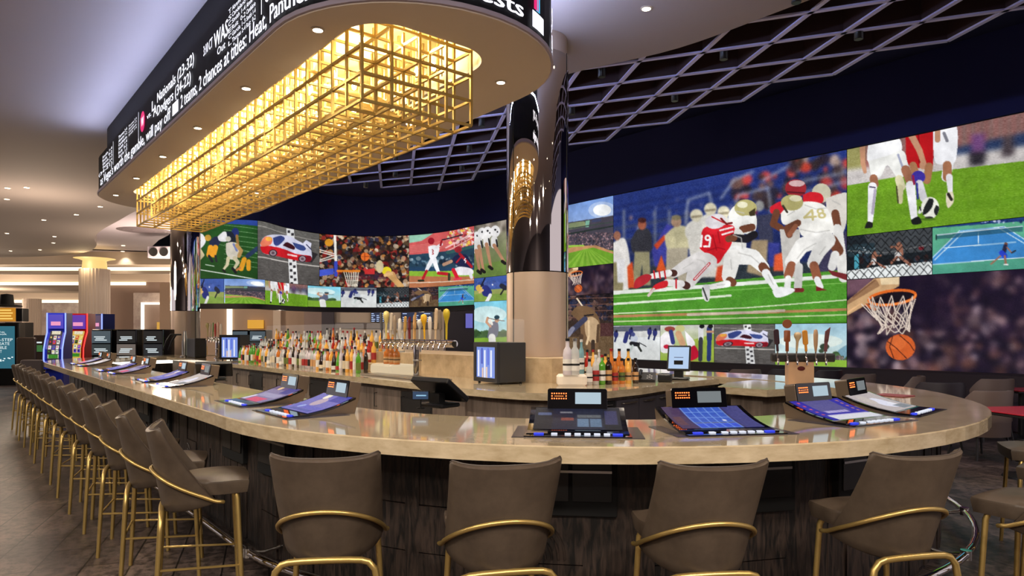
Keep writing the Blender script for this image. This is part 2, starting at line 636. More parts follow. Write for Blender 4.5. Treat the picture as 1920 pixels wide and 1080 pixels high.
    for x in (1510,):
        c.line([(x + 12, 394), (x - 2, 408), (x + 20, 406)], 4, (200, 188, 130)); c.line([(x + 13, 394), (x + 14, 412)], 4, (200, 188, 130))
    c.ell(1538, 396, 7, 6, (200, 188, 130)); c.ell(1538, 396, 3, 2.6, (238, 236, 230)); c.ell(1541, 404, 8, 6, (200, 188, 130)); c.ell(1541, 404, 3.5, 2.5, (238, 236, 230))
    c.line([(1496, 418), (1476, 428), (1480, 440)], 13, DSKIN); c.line([(1480, 440), (1492, 424)], 9, (150, 92, 66))
    c.line([(1536, 448), (1504, 460), (1482, 492)], 34, (236, 234, 230), w2=22)
    c.line([(1552, 450), (1536, 470), (1524, 494)], 30, (226, 224, 220), w2=22)
    c.line([(1484, 498), (1478, 516)], 17, (146, 88, 62)); c.line([(1526, 498), (1532, 520)], 17, (146, 88, 62))
    c.line([(1478, 522), (1476, 540)], 12, (232, 232, 230)); c.line([(1532, 524), (1538, 538)], 12, (236, 236, 236))
    c.line([(1498, 500), (1496, 540)], 15, (206, 204, 200)); c.line([(1490, 544), (1504, 544)], 8, (120, 40, 40))
    c.poly([(1530, 536), (1550, 544), (1530, 546)], (120, 30, 36))
    # ball carrier
    c.curve([(1366, 400), (1378, 386), (1400, 386), (1416, 400), (1418, 424), (1400, 430), (1370, 430)], (234, 232, 226))
    c.ell(1398, 390, 21, 16, (178, 170, 112)); c.ell(1392, 384, 10, 6, (224, 220, 190)); c.poly([(1404, 398), (1416, 390), (1416, 404), (1406, 406)], (60, 50, 30))
    c.curve([(1370, 410), (1404, 404), (1418, 418), (1412, 436), (1376, 436)], (236, 236, 232))
    c.line([(1392, 430), (1410, 426)], 14, DSKIN)
    c.curve([(1362, 432), (1384, 428), (1398, 446), (1396, 474), (1372, 480), (1360, 466)], (222, 220, 214))
    c.line([(1378, 478), (1412, 482), (1432, 502)], 36, (236, 235, 232), w2=22)
    c.line([(1374, 480), (1366, 518)], 32, (228, 226, 222), w2=26)
    c.line([(1368, 526), (1374, 530)], 15, DSKIN); c.line([(1364, 532), (1334, 538)], 13, (232, 230, 228), w2=10)
    c.curve([(1318, 534), (1330, 536), (1330, 562), (1322, 564), (1316, 550)], (206, 204, 204)); c.line([(1318, 540), (1326, 562)], 3, (60, 60, 60))
    c.line([(1430, 500), (1436, 508)], 17, DSKIN); c.line([(1436, 512), (1456, 544)], 16, (238, 238, 238), w2=12)
    c.curve([(1448, 546), (1462, 538), (1490, 542), (1480, 552), (1456, 558)], (236, 236, 238))
    # tackler in red, number 19
    c.curve([(1312, 466), (1318, 430), (1340, 426), (1374, 424), (1372, 456), (1358, 478), (1346, 494), (1330, 482)], (206, 26, 38))
    c.curve([(1318, 430), (1330, 424), (1372, 422), (1374, 436), (1340, 440)], (214, 34, 46))
    c.line([(1350, 432), (1374, 426)], 3, (240, 230, 230)); c.line([(1354, 440), (1374, 434)], 3, (240, 230, 230))
    c.line([(1316, 442), (1314, 462)], 4, (244, 240, 240)); c.ell(1327, 446, 6, 6, (244, 240, 240)); c.ell(1327, 446, 2.5, 2.5, (206, 26, 38)); c.line([(1332, 446), (1330, 462), (1320, 462)], 3.5, (244, 240, 240))
    c.line([(1374, 446), (1400, 448), (1414, 440)], 15, (30, 28, 34)); c.line([(1366, 448), (1376, 446)], 13, DSKIN)
    c.ell(1342, 415, 20, 14, (214, 208, 212), -0.2); c.line([(1334, 406), (1358, 418)], 2.5, (190, 40, 44)); c.line([(1352, 410), (1362, 420), (1372, 418)], 4, (120, 30, 30))
    c.curve([(1304, 478), (1326, 474), (1344, 486), (1338, 504), (1316, 520), (1298, 538), (1286, 528), (1292, 500)], (206, 202, 200))
    c.line([(1302, 524), (1330, 494)], 5, (190, 40, 52)); c.line([(1302, 524), (1330, 494)], 1.6, (236, 230, 230))
    c.line([(1314, 486), (1290, 496), (1264, 512)], 30, (210, 206, 204), w2=18)
    c.line([(1260, 512), (1264, 512)], 13, (70, 40, 34)); c.line([(1254, 512), (1222, 518)], 13, (228, 224, 222), w2=10)
    for x in (1246, 1236, 1226):
        c.line([(x, 508), (x + 2, 522)], 3, (196, 36, 46))
    c.curve([(1188, 540), (1192, 524), (1210, 514), (1222, 518), (1214, 530), (1196, 540)], (178, 40, 50))
    c.line([(1288, 536), (1284, 534)], 14, (70, 40, 34)); c.line([(1278, 532), (1250, 530)], 13, (230, 226, 224)); c.line([(1268, 524), (1268, 540)], 3, (196, 36, 46))
    c.curve([(1216, 552), (1228, 534), (1250, 526), (1250, 538), (1226, 544)], (206, 34, 44))
    c.line([(1216, 554), (1226, 542)], 5, (214, 196, 190))
    _folds(c)

def _folds(c):
    for p in ([(1508, 384), (1530, 392), (1550, 390)], [(1500, 430), (1530, 436), (1556, 432)], [(1476, 404), (1490, 396)], [(1530, 456), (1508, 468), (1494, 486)], [(1548, 462), (1536, 478)],
              [(1384, 474), (1408, 480), (1424, 494)], [(1370, 486), (1372, 506)], [(1374, 440), (1390, 446), (1392, 466)], [(1380, 396), (1396, 400)], [(1306, 486), (1320, 490), (1326, 504)], [(1280, 504), (1300, 492)],
              [(1440, 514), (1450, 534)], [(1344, 535), (1360, 533)], [(1560, 376), (1576, 384)]):
        c.line(p, 2.2, (186, 184, 180), 0.7)
    for p in ([(1326, 470), (1346, 464), (1360, 468)], [(1346, 434), (1350, 456)], [(1336, 440), (1344, 470)]):
        c.line(p, 2.2, (150, 12, 24), 0.7)

def d_soccer(c):
    c.fill((110, 110, 112), (110, 110, 112))
    c.poly([(1588, 260), (1960, 190), (1960, 260), (1588, 330)], (152, 92, 88))
    for x in range(1600, 2080, 17):
        c.poly([(x, 190), (x + 7, 190), (x + 7, 300), (x, 300)], (96, 104, 100), 0.8)
    c.poly([(1588, 270), (1620, 264), (1620, 330), (1588, 330)], (150, 146, 90))
    c.poly([(1588, 322), (1960, 240), (1960, 276), (1588, 350)], (40, 56, 92))
    c.poly([(1588, 318), (1960, 268), (1960, 330), (1588, 350)], (196, 190, 188))
    c.poly([(1820, 252), (1848, 250), (1846, 284), (1822, 288)], (110, 70, 120)); c.poly([(1816, 286), (1850, 284), (1846, 310), (1818, 312)], (44, 40, 48))
    c.poly([(1880, 256), (1900, 254), (1902, 290), (1878, 296)], (70, 60, 66)); c.poly([(1940, 250), (1980, 246), (1980, 300), (1940, 300)], (60, 60, 76))
    c.blur(3)
    c.poly([(1588, 348), (1700, 328), (2200, 270), (2200, 440), (1588, 444)], (106, 152, 34))
    c.poly([(1588, 400), (2200, 340), (2200, 360), (1588, 412)], (94, 140, 28), 0.5)
    c.grain(6, 8, 2, 1)
    # white player on the left
    c.line([(1617, 270), (1618, 305), (1622, 322)], 11, SKIN, w2=7)
    c.curve([(1628, 270), (1650, 262), (1684, 258), (1690, 284), (1664, 296), (1628, 304)], (236, 236, 238))
    c.curve([(1628, 302), (1664, 292), (1692, 282), (1702, 305), (1700, 324), (1684, 334), (1664, 310), (1652, 330), (1636, 334)], (226, 226, 222))
    c.line([(1684, 290), (1694, 318)], 4, (150, 154, 178))
    c.line([(1638, 334), (1640, 346)], 15, (150, 100, 74)); c.line([(1636, 350), (1632, 414)], 17, (234, 232, 236), w2=10)
    c.line([(1630, 350), (1642, 352)], 2.2, (60, 50, 80)); c.line([(1641, 356), (1636, 400)], 5, (176, 166, 186))
    c.curve([(1621, 428), (1626, 416), (1636, 418), (1635, 427)], (30, 30, 30))
    c.line([(1698, 318), (1708, 342)], 17, (160, 106, 80)); c.line([(1707, 348), (1714, 408)], 18, (238, 236, 240), w2=13)
    c.curve([(1708, 412), (1722, 406), (1728, 418), (1712, 421)], (24, 26, 26))
    c.line([(1686, 336), (1690, 350)], 16, (214, 208, 170)); c.line([(1688, 352), (1688, 378)], 12, (196, 190, 150), w2=9); c.line([(1681, 350), (1684, 380)], 3, (70, 66, 40))
    # red player
    c.curve([(1698, 256), (1746, 240), (1750, 300), (1744, 312), (1704, 310)], (184, 22, 28)); c.line([(1722, 250), (1724, 306)], 2.5, (130, 8, 14))
    c.line([(1708, 252), (1724, 282), (1732, 306)], 13, SKIN, w2=10); c.ell(1731, 310, 7, 8, SKIN)
    c.line([(1712, 310), (1716, 322)], 14, (170, 120, 84)); c.line([(1742, 312), (1738, 338)], 15, (160, 110, 76))
    c.ell(1722, 332, 13, 12, (62, 50, 158)); c.line([(1712, 330), (1714, 345)], 4, (150, 30, 70)); c.line([(1724, 344), (1732, 372)], 14, (206, 204, 210)); c.line([(1719, 344), (1721, 372)], 4, (50, 50, 140))
    c.line([(1728, 392), (1724, 398)], 6, (220, 220, 216)); c.line([(1725, 388), (1727, 394)], 3, (30, 30, 34))
    # white player on the right
    c.curve([(1750, 240), (1792, 232), (1792, 300), (1770, 308), (1752, 300)], (232, 232, 236)); c.line([(1770, 250), (1776, 264)], 6, (120, 120, 130))
    c.line([(1758, 246), (1758, 262)], 11, (180, 134, 106)); c.line([(1780, 300), (1774, 332)], 18, (226, 226, 230))
    c.line([(1776, 310), (1776, 332)], 17, (160, 108, 78)); c.line([(1780, 332), (1782, 360)], 13, (228, 226, 230), w2=9)
    c.curve([(1774, 362), (1786, 360), (1788, 378), (1778, 390), (1774, 378)], (216, 206, 182)); c.line([(1778, 364), (1784, 374)], 6, (40, 34, 30))
    # ball
    c.ell(1744, 389.5, 17, 20.5, (232, 232, 220)); c.curve([(1742, 372), (1750, 374), (1748, 388), (1738, 400), (1730, 402), (1733, 388)], (30, 32, 34))
    c.curve([(1755, 384), (1761, 390), (1756, 404), (1751, 396)], (34, 36, 38)); c.ell(1742, 408, 8, 2.4, (44, 44, 44))
    c.ell(1740, 411, 15, 2.5, (60, 90, 24), al=0.6)

def d_mma(c):
    c.fill((30, 38, 44), (20, 26, 30))
    c.poly([(1620, 440), (1748, 425), (1748, 470), (1640, 480)], (64, 68, 72))
    c.poly([(1588, 460), (1640, 455), (1640, 478), (1588, 482)], (38, 54, 62))
    c.crowd(40, (1590, 464, 1640, 476), [(180, 190, 196), (90, 110, 120)], 1.2, 3, 0.8)
    c.crowd(30, (1588, 478, 1748, 496), [(24, 28, 34), (60, 34, 34), (40, 56, 70)], 4, 4, 0.8)
    c.poly([(1602, 478), (1610, 476), (1611, 504), (1602, 505)], (70, 150, 170))
    c.ell(1727, 465, 5, 4, (110, 26, 34))
    c.line([(1588, 470), (1660, 474), (1748, 458)], 2, (120, 120, 120), 0.7)
    c.poly([(1588, 508), (1660, 498), (1748, 490), (1748, 516), (1588, 524)], (222, 226, 226))
    for (x, y, k) in ((1640, 474, 1), (1686, 458, -1)):
        s = 1.0 if k > 0 else 1.35
        c.ell(x, y, 3 * s, 3.6 * s, (120, 80, 66)); c.line([(x, y + 3), (x - 2 * k, y + 15 * s)], 9 * s, (150, 100, 80))
        c.line([(x, y + 6), (x + 12 * k * s, y + 5)], 3 * s, (146, 96, 76)); c.line([(x - 2, y + 15 * s), (x - 2, y + 18 * s)], 10 * s, (216, 212, 210))
        c.line([(x - 4, y + 18 * s), (x - 14, y + 26 * s)], 4 * s, (140, 90, 72)); c.line([(x + 2, y + 18 * s), (x + 20, y + 28 * s)], 4 * s, (150, 100, 82))
    for k in range(-6, 12):
        for q in range(5):
            x, y = 1588 + k * 16 + (q % 2) * 8, 440 + q * 19 - k * 1.2
            c.line([(x, y), (x + 8, y + 10), (x + 16, y)], 1.5, (12, 14, 16), 0.85)
            c.line([(x, y), (x + 8, y - 9), (x + 16, y)], 1.5, (12, 14, 16), 0.85)

def d_tennis(c):
    c.fill((96, 176, 140), (74, 150, 128))
    c.poly([(1748, 418), (1960, 396), (1960, 412), (1748, 428)], (34, 62, 120))
    c.crowd(60, (1748, 412, 1960, 418), [(90, 130, 200), (20, 40, 90), (180, 190, 220)], 2, 6, 0.8)
    c.poly([(1800, 432), (1882, 424), (1960, 470), (1960, 480), (1748, 496), (1748, 482)], (58, 132, 198))
    for l in ([(1800, 432), (1748, 484)], [(1808, 434), (1752, 488)], [(1882, 424), (1960, 474)], [(1870, 426), (1930, 462)], [(1800, 434), (1882, 425)], [(1770, 465), (1905, 454)], [(1834, 433), (1835, 459)], [(1748, 496), (1960, 480)]):
        c.line(l, 1.5, (206, 230, 240))
    c.poly([(1755, 441), (1918, 424), (1918, 434), (1755, 449)], (36, 80, 96), 0.65); c.line([(1755, 441), (1918, 424)], 1.5, (190, 210, 220)); c.line([(1756, 440), (1756, 450)], 2, (20, 40, 40))
    c.ell(1886, 458, 3.4, 3.8, (110, 70, 56)); c.line([(1885, 462), (1882, 474)], 8, (40, 40, 70)); c.line([(1878, 474), (1884, 480)], 10, (40, 66, 200))
    c.line([(1876, 480), (1858, 495)], 3, (150, 104, 84)); c.line([(1884, 480), (1886, 495)], 4, (150, 104, 84)); c.line([(1888, 464), (1897, 474)], 2.6, (160, 110, 90)); c.line([(1897, 474), (1904, 470)], 3, (40, 44, 50))
    c.line([(1882, 496), (1890, 496)], 2.5, (230, 230, 230))

def d_hoop(c):
    c.fill((26, 16, 38), (20, 14, 30))
    c.crowd(520, (1588, 580, 2250, 700), [(34, 22, 44), (150, 116, 118), (60, 40, 52), (110, 70, 60), (30, 24, 44), (196, 170, 176), (24, 18, 32)], 9, 11, 0.6)
    c.crowd(300, (1720, 510, 2250, 640), [(36, 22, 42), (110, 74, 76), (24, 16, 34), (150, 120, 124), (26, 18, 36)], 9, 12, 0.55)
    c.poly([(1680, 510), (1770, 505), (1790, 620), (1700, 620)], (24, 14, 36), 0.8)
    c.poly([(1588, 524), (1640, 522), (1622, 548), (1588, 556)], (110, 78, 92))
    c.blur(3)
    c.poly([(1588, 565), (1642, 520), (1686, 519), (1686, 536), (1588, 592)], (200, 160, 116)); c.poly([(1588, 565), (1642, 522), (1650, 536), (1588, 572)], (150, 112, 80)); c.poly([(1650, 520), (1686, 519), (1686, 533), (1652, 534)], (232, 208, 168))
    c.line([(1600, 557), (1640, 526)], 3, (120, 84, 60)); c.poly([(1588, 590), (1588, 584), (1620, 565)], (226, 180, 130))
    def rim(a):
        return (1673 + 44 * math.cos(a), 558 + 13 * math.sin(a) - 5 * math.cos(a))
    c.poly([rim(2 * PI * k / 24) for k in range(24)], (20, 12, 20), 0.8)
    c.line([rim(2 * PI * k / 24) for k in range(25)], 5, (222, 104, 36))
    c.line([rim(PI * k / 12) for k in range(13)], 3, (246, 140, 66))
    c.line([(1625, 572), (1640, 580)], 6, (196, 90, 36))
    r = np.random.RandomState(2)
    N = 12
    rows = []
    for q, (yy, rx, cx) in enumerate(((560, 44, 1673), (585, 37, 1672), (600, 30, 1676), (612, 27, 1680), (622, 30, 1676))):
        rows.append([(cx + rx * math.cos(2 * PI * (k + 0.5 * q) / N) + r.randn() * 1.4, yy + 6 * math.sin(2 * PI * (k + 0.5 * q) / N) + r.randn() * 1.8) for k in range(N)])
    for q in range(4):
        for k in range(N):
            c.line([rows[q][k], rows[q + 1][k]], 1.9, (232, 216, 200)); c.line([rows[q][k], rows[q + 1][(k - 1) % N]], 1.9, (214, 196, 182))
    for k in range(7):
        c.line([(1615 + k * 8, 570 + k), (1640 + k * 5, 596 + (k % 3) * 5)], 1.8, (226, 210, 196))
    c.ell(1688.5, 651, 28, 24.5, (206, 94, 42)); c.ell(1682, 643, 17, 13, (224, 116, 60), al=0.6)
    c.line([(1664, 640), (1680, 652), (1700, 672)], 1.6, (70, 26, 18)); c.line([(1674, 630), (1668, 650), (1676, 672)], 1.6, (70, 26, 18)); c.line([(1686, 628), (1706, 645), (1714, 658)], 1.6, (70, 26, 18))

def d_hockey(c):
    c.fill((226, 230, 232), (206, 208, 206))
    c.poly([(1150, 612), (1238, 610), (1238, 622), (1150, 624)], (96, 100, 112)); c.poly([(1150, 622), (1238, 620), (1238, 632), (1150, 633)], (206, 206, 204))
    for x, y in ((1155, 627), (1183, 622), (1218, 622), (1228, 624)):
        c.ell(x, y, 4.5, 7, (44, 50, 110)); c.line([(x, y + 6), (x - 2, y + 13)], 3.5, (40, 46, 90)); c.ell(x + 1, y - 6, 2.2, 2.6, (30, 30, 50))
    c.line([(1176, 625), (1172, 640)], 8, (44, 50, 110)); c.ell(1189, 635, 7, 7, (190, 196, 210)); c.ell(1187, 627, 4, 4, (70, 76, 130))
    c.line([(1184, 644), (1196, 646)], 8, (30, 30, 36)); c.line([(1186, 648), (1181, 660)], 4, (190, 200, 196)); c.line([(1196, 648), (1202, 658)], 4, (40, 44, 40)); c.line([(1198, 642), (1212, 650)], 1.6, (40, 40, 44))
    c.grain(3, 3)

def d_huddle2(c):
    c.fill((206, 206, 200), (140, 168, 60))
    c.poly([(1290, 640), (1340, 625), (1340, 682), (1270, 682)], (150, 172, 66))
    c.curve([(1238, 632), (1250, 622), (1262, 640), (1262, 658), (1240, 660)], (232, 228, 230)); c.ell(1256, 617, 10, 5, (150, 70, 60)); c.ell(1250, 650, 6, 4, (196, 30, 60))
    c.line([(1258, 622), (1262, 642)], 8, (50, 56, 120)); c.ell(1275, 616, 9, 7, (206, 200, 140)); c.line([(1272, 626), (1280, 644)], 12, (206, 160, 120))
    c.curve([(1284, 620), (1302, 640), (1300, 652), (1290, 652)], (240, 236, 240)); c.curve([(1290, 655), (1303, 648), (1310, 668), (1292, 676)], (190, 20, 50))
    for x in (1314, 1330):
        c.line([(x, 616), (x, 636)], 10, (50, 58, 110) if x > 1320 else (214, 214, 216)); c.line([(x, 636), (x - 1, 674)], 8, (40, 56, 110) if x > 1320 else (54, 56, 64)); c.ell(x + 2, 612, 5, 4, (24, 24, 28))
    c.line([(1326, 622), (1338, 622)], 4, SKIN)

def d_racing(c):
    c.fill((98, 96, 92), (84, 80, 78))
    c.grain(5, 3, 6, 1)
    c.line([(483, 423), (599, 452)], 1.5, (150, 146, 140)); c.line([(483, 481), (599, 499)], 2, (196, 190, 184))
    c.poly([(537, 428), (551, 430), (559, 535), (543, 533)], (222, 222, 222))
    for k in range(9):
        y = 432 + k * 12
        c.poly([(539 + k * 0.7, y), (544 + k * 0.7, y), (544 + k * 0.7, y + 5), (539 + k * 0.7, y + 5)], (54, 52, 56))
        c.poly([(546 + k * 0.7, y + 5), (551 + k * 0.7, y + 5), (551 + k * 0.7, y + 10), (546 + k * 0.7, y + 10)], (54, 52, 56))
    c.poly([(500, 475), (585, 492), (596, 476), (580, 470)], (44, 42, 44))
    c.curve([(488, 458), (494, 446), (510, 440), (540, 442), (560, 452), (578, 462), (584, 472), (582, 488), (560, 488), (520, 480), (494, 474)], (206, 206, 226))
    c.curve([(488, 462), (500, 460), (530, 466), (556, 476), (582, 480), (580, 490), (556, 488), (520, 480), (494, 474)], (196, 26, 36))
    c.curve([(488, 456), (497, 444), (510, 446), (508, 458), (492, 462)], (222, 120, 90)); c.ell(504, 448, 6, 4, (236, 170, 70))
    c.curve([(512, 446), (526, 442), (534, 448), (522, 460), (514, 458)], (52, 66, 128)); c.curve([(530, 460), (538, 454), (552, 462), (550, 468)], (60, 20, 30))
    c.curve([(548, 454), (572, 462), (570, 470), (556, 466)], (56, 72, 130))
    c.poly([(568, 456), (574, 450), (584, 456), (582, 466), (572, 464)], (216, 216, 236)); c.line([(574, 458), (584, 468)], 2, (60, 60, 90))
    for x, y in ((512, 474), (567, 485)):
        c.ell(x, y, 8, 6.5, (40, 30, 40)); c.ell(x, y, 6, 5, (150, 130, 140)); c.ell(x, y, 3, 2.6, (90, 70, 80))
    c.line([(540, 477), (556, 480)], 3, (230, 200, 200)); c.curve([(574, 480), (583, 480), (582, 490), (574, 489)], (120, 20, 34))

def d_ballpark(c):
    c.fill((118, 152, 214), (190, 205, 230))
    c.ell(1129, 394, 17, 11, (255, 255, 250)); c.ell(1129, 394, 26, 16, (230, 236, 246), al=0.4)
    c.poly([(1060, 418), (1100, 412), (1150, 404), (1150, 470), (1060, 470)], (70, 66, 78)); c.poly([(1060, 420), (1084, 416), (1096, 415), (1100, 425), (1060, 432)], (128, 140, 104)); c.poly([(1110, 412), (1127, 409), (1127, 415), (1110, 417)], (60, 66, 96))
    c.poly([(1098, 414), (1106, 413), (1104, 426), (1098, 426)], (120, 170, 150))
    c.crowd(420, (1060, 436, 1150, 466), [(90, 74, 84), (150, 120, 126), (50, 44, 54), (120, 96, 100)], 1.3, 5, 0.8)
    c.line([(1060, 440), (1150, 424)], 3, (40, 50, 48)); c.line([(1060, 430), (1150, 416)], 2, (60, 72, 68))
    c.poly([(1060, 460), (1100, 461), (1150, 470), (1150, 505), (1060, 505)], (108, 158, 44))
    c.poly([(1060, 466), (1090, 461), (1118, 460), (1150, 472), (1150, 476), (1112, 464), (1060, 476)], (190, 140, 96)); c.poly([(1060, 460), (1095, 459), (1095, 462), (1060, 464)], (150, 190, 70))
    for k in range(8):
        c.poly([(1098 + k * 1.5 - 4, 466), (1098 + k * 1.5 - 3, 466), (1060 + k * 16, 505), (1052 + k * 16, 505)], (140, 184, 66), 0.7)

def d_bull(c):
    c.fill((26, 20, 26), (92, 70, 50))
    c.crowd(160, (1065, 550, 1150, 600), [(20, 18, 26), (60, 40, 40), (30, 40, 70), (120, 90, 80)], 4, 3, 0.7)
    for y in (560, 572, 584, 596):
        c.line([(1065, y), (1150, y - 2)], 1.4, (110, 76, 66))
    c.poly([(1115, 606), (1150, 606), (1150, 634), (1110, 634)], (74, 44, 44)); c.poly([(1065, 632), (1150, 630), (1150, 720), (1065, 720)], (104, 82, 58))
    c.grain(6, 3, 2, 2)
    c.line([(1082, 560), (1092, 574)], 3, (226, 206, 180))
    c.curve([(1070, 588), (1082, 575), (1106, 576), (1124, 600), (1124, 640), (1114, 656), (1100, 650), (1090, 630), (1086, 605)], (116, 88, 62))
    c.curve([(1096, 598), (1110, 594), (1123, 606), (1122, 636), (1110, 644), (1098, 626)], (190, 160, 124)); c.line([(1104, 602), (1104, 630), (1100, 645)], 4, (220, 190, 150))
    c.line([(1090, 630), (1086, 660)], 8, (80, 60, 46)); c.line([(1112, 640), (1112, 662)], 7, (60, 46, 38)); c.line([(1122, 610), (1120, 640)], 5, (88, 66, 48))
    c.line([(1097, 598), (1070, 622)], 10, (60, 62, 86)); c.line([(1074, 616), (1066, 628)], 8, (130, 130, 150)); c.line([(1096, 592), (1112, 590)], 3, (40, 34, 34))

def d_golfer(c):
    c.fill((120, 196, 220), (226, 232, 220))
    c.ell(915, 590, 34, 16, (240, 244, 236), al=0.6); c.poly([(888, 625), (950, 620), (950, 636), (888, 640)], (60, 92, 60)); c.crowd(40, (890, 622, 950, 632), [(46, 76, 40), (70, 100, 60)], 4, 4)
    c.poly([(888, 634), (960, 631), (960, 720), (888, 720)], (120, 160, 50))
    c.curve([(914, 628), (920, 606), (932, 604), (934, 622), (928, 634), (914, 634)], (92, 96, 118)); c.line([(922, 632), (924, 660)], 13, (226, 226, 222))
    c.line([(919, 612), (912, 604), (914, 596)], 4.5, (200, 150, 120)); c.line([(922, 608), (918, 598)], 4, (226, 222, 214)); c.ell(931, 600, 4, 5, (190, 140, 110)); c.ell(931, 595, 5, 4, (40, 66, 80))
    c.line([(914, 596), (930, 600), (946, 602)], 1.3, (90, 70, 60))

def d_huddle(c):
    c.fill((150, 140, 126), (96, 120, 60))
    c.crowd(120, (888, 412, 1010, 432), [(110, 100, 90), (170, 160, 150), (80, 76, 66)], 4, 4, 0.7); c.blur(2)
    c.poly([(888, 500), (1010, 470), (1010, 530), (888, 530)], (104, 130, 64))
    for k, (x, y) in enumerate(((895, 445), (904, 438), (914, 436), (928, 434))):
        c.ell(x, y, 9, 11, (232, 230, 230)); c.ell(x, y - 3, 2, 2, (40, 40, 44)); c.ell(x + 4, y + 1, 1.5, 1.5, (40, 40, 44))
    for x, y, x2, y2 in ((893, 470, 899, 508), (898, 462, 906, 506), (912, 458, 920, 500), (926, 460, 944, 490)):
        c.line([(x, y - 12), (x, y)], 12, (226, 224, 222)); c.line([(x, y), (x2, y2)], 7, (178, 130, 100), w2=4.5)
        c.line([(x2 - 3, y2), (x2 + 2, y2 + 4)], 6, (30, 28, 26)); c.line([(x + 4, y - 10), (x + 6, y + 2)], 3, (40, 40, 44))

def d_batter(c):
    c.fill((62, 88, 160), (62, 88, 160))
    c.poly([(888, 545), (960, 540), (960, 600), (888, 600)], (150, 160, 90)); c.poly([(888, 552), (1010, 548), (1010, 600), (888, 600)], (128, 156, 70)); c.crowd(60, (888, 528, 950, 536), [(50, 74, 140), (80, 100, 170)], 3, 2, 0.5)
    c.curve([(903, 546), (906, 536), (914, 536), (922, 548), (916, 556), (906, 554)], (44, 50, 120)); c.ell(898, 540, 6, 6, (210, 170, 80)); c.line([(909, 522), (902, 537)], 2.6, (30, 30, 40))
    c.line([(919, 553), (912, 566), (906, 572)], 6, (226, 224, 224)); c.ell(904, 534, 3, 3, (30, 34, 60)); c.line([(940, 536), (946, 540)], 9, (40, 44, 60)); c.line([(944, 542), (938, 552)], 3, (40, 40, 44)); c.ell(923, 534, 1.4, 1.4, (240, 240, 240)); c.line([(899, 548), (905, 544)], 4, (220, 180, 120))

def d_hoopcrowd(c):
    c.fill((40, 26, 22), (50, 36, 26))
    c.crowd(900, (599, 435, 770, 540), [(120, 30, 30), (60, 40, 34), (170, 140, 110), (30, 24, 30), (196, 180, 160), (150, 40, 36), (90, 70, 50), (40, 44, 66), (24, 20, 20), (180, 120, 60)], 3.2, 5, 0.8)
    c.poly([(660, 512), (735, 506), (735, 522), (660, 524)], (60, 30, 50), 0.5)
    c.ell(617, 455, 8, 7, (206, 140, 40)); c.ell(725, 508, 9, 8, (226, 206, 40)); c.poly([(683, 505), (703, 503), (702, 514), (684, 514)], (200, 50, 50)); c.ell(712, 500, 7, 12, (206, 190, 150))
    c.line([(628, 441), (630, 492)], 4.5, (236, 232, 224)); c.line([(630, 492), (630, 516)], 6, (60, 76, 190)); c.poly([(599, 506), (626, 503), (626, 514), (599, 518)], (70, 90, 206))
    for l in ([(599, 468), (628, 476)], [(599, 472), (628, 480)], [(599, 488), (628, 478)], [(599, 491), (628, 483)]):
        c.line(l, 1.7, (230, 224, 214))
    c.line([(633, 508), (674, 508)], 4, (226, 130, 40))
    for k in range(7):
        c.line([(645 + k * 4.5, 510), (653 + k * 2.8, 537)], 1, (236, 230, 210)); c.line([(645 + k * 4.5, 510), (672 - k * 0.6 - (6 - k) * 3.2, 537)], 1, (226, 220, 200))
    for y in (518, 526):
        c.line([(648, y), (670, y)], 1, (230, 224, 206))
    c.ell(684.5, 481.5, 8, 8, (226, 110, 44)); c.line([(677, 481), (692, 481)], 0.8, (120, 40, 20)); c.line([(684, 474), (684, 489)], 0.8, (120, 40, 20))
    c.line([(728, 513), (738, 522), (752, 537)], 11, (206, 160, 100)); c.line([(722, 516), (736, 512)], 6, (226, 180, 124)); c.line([(738, 512), (744, 524)], 4, (200, 150, 96))

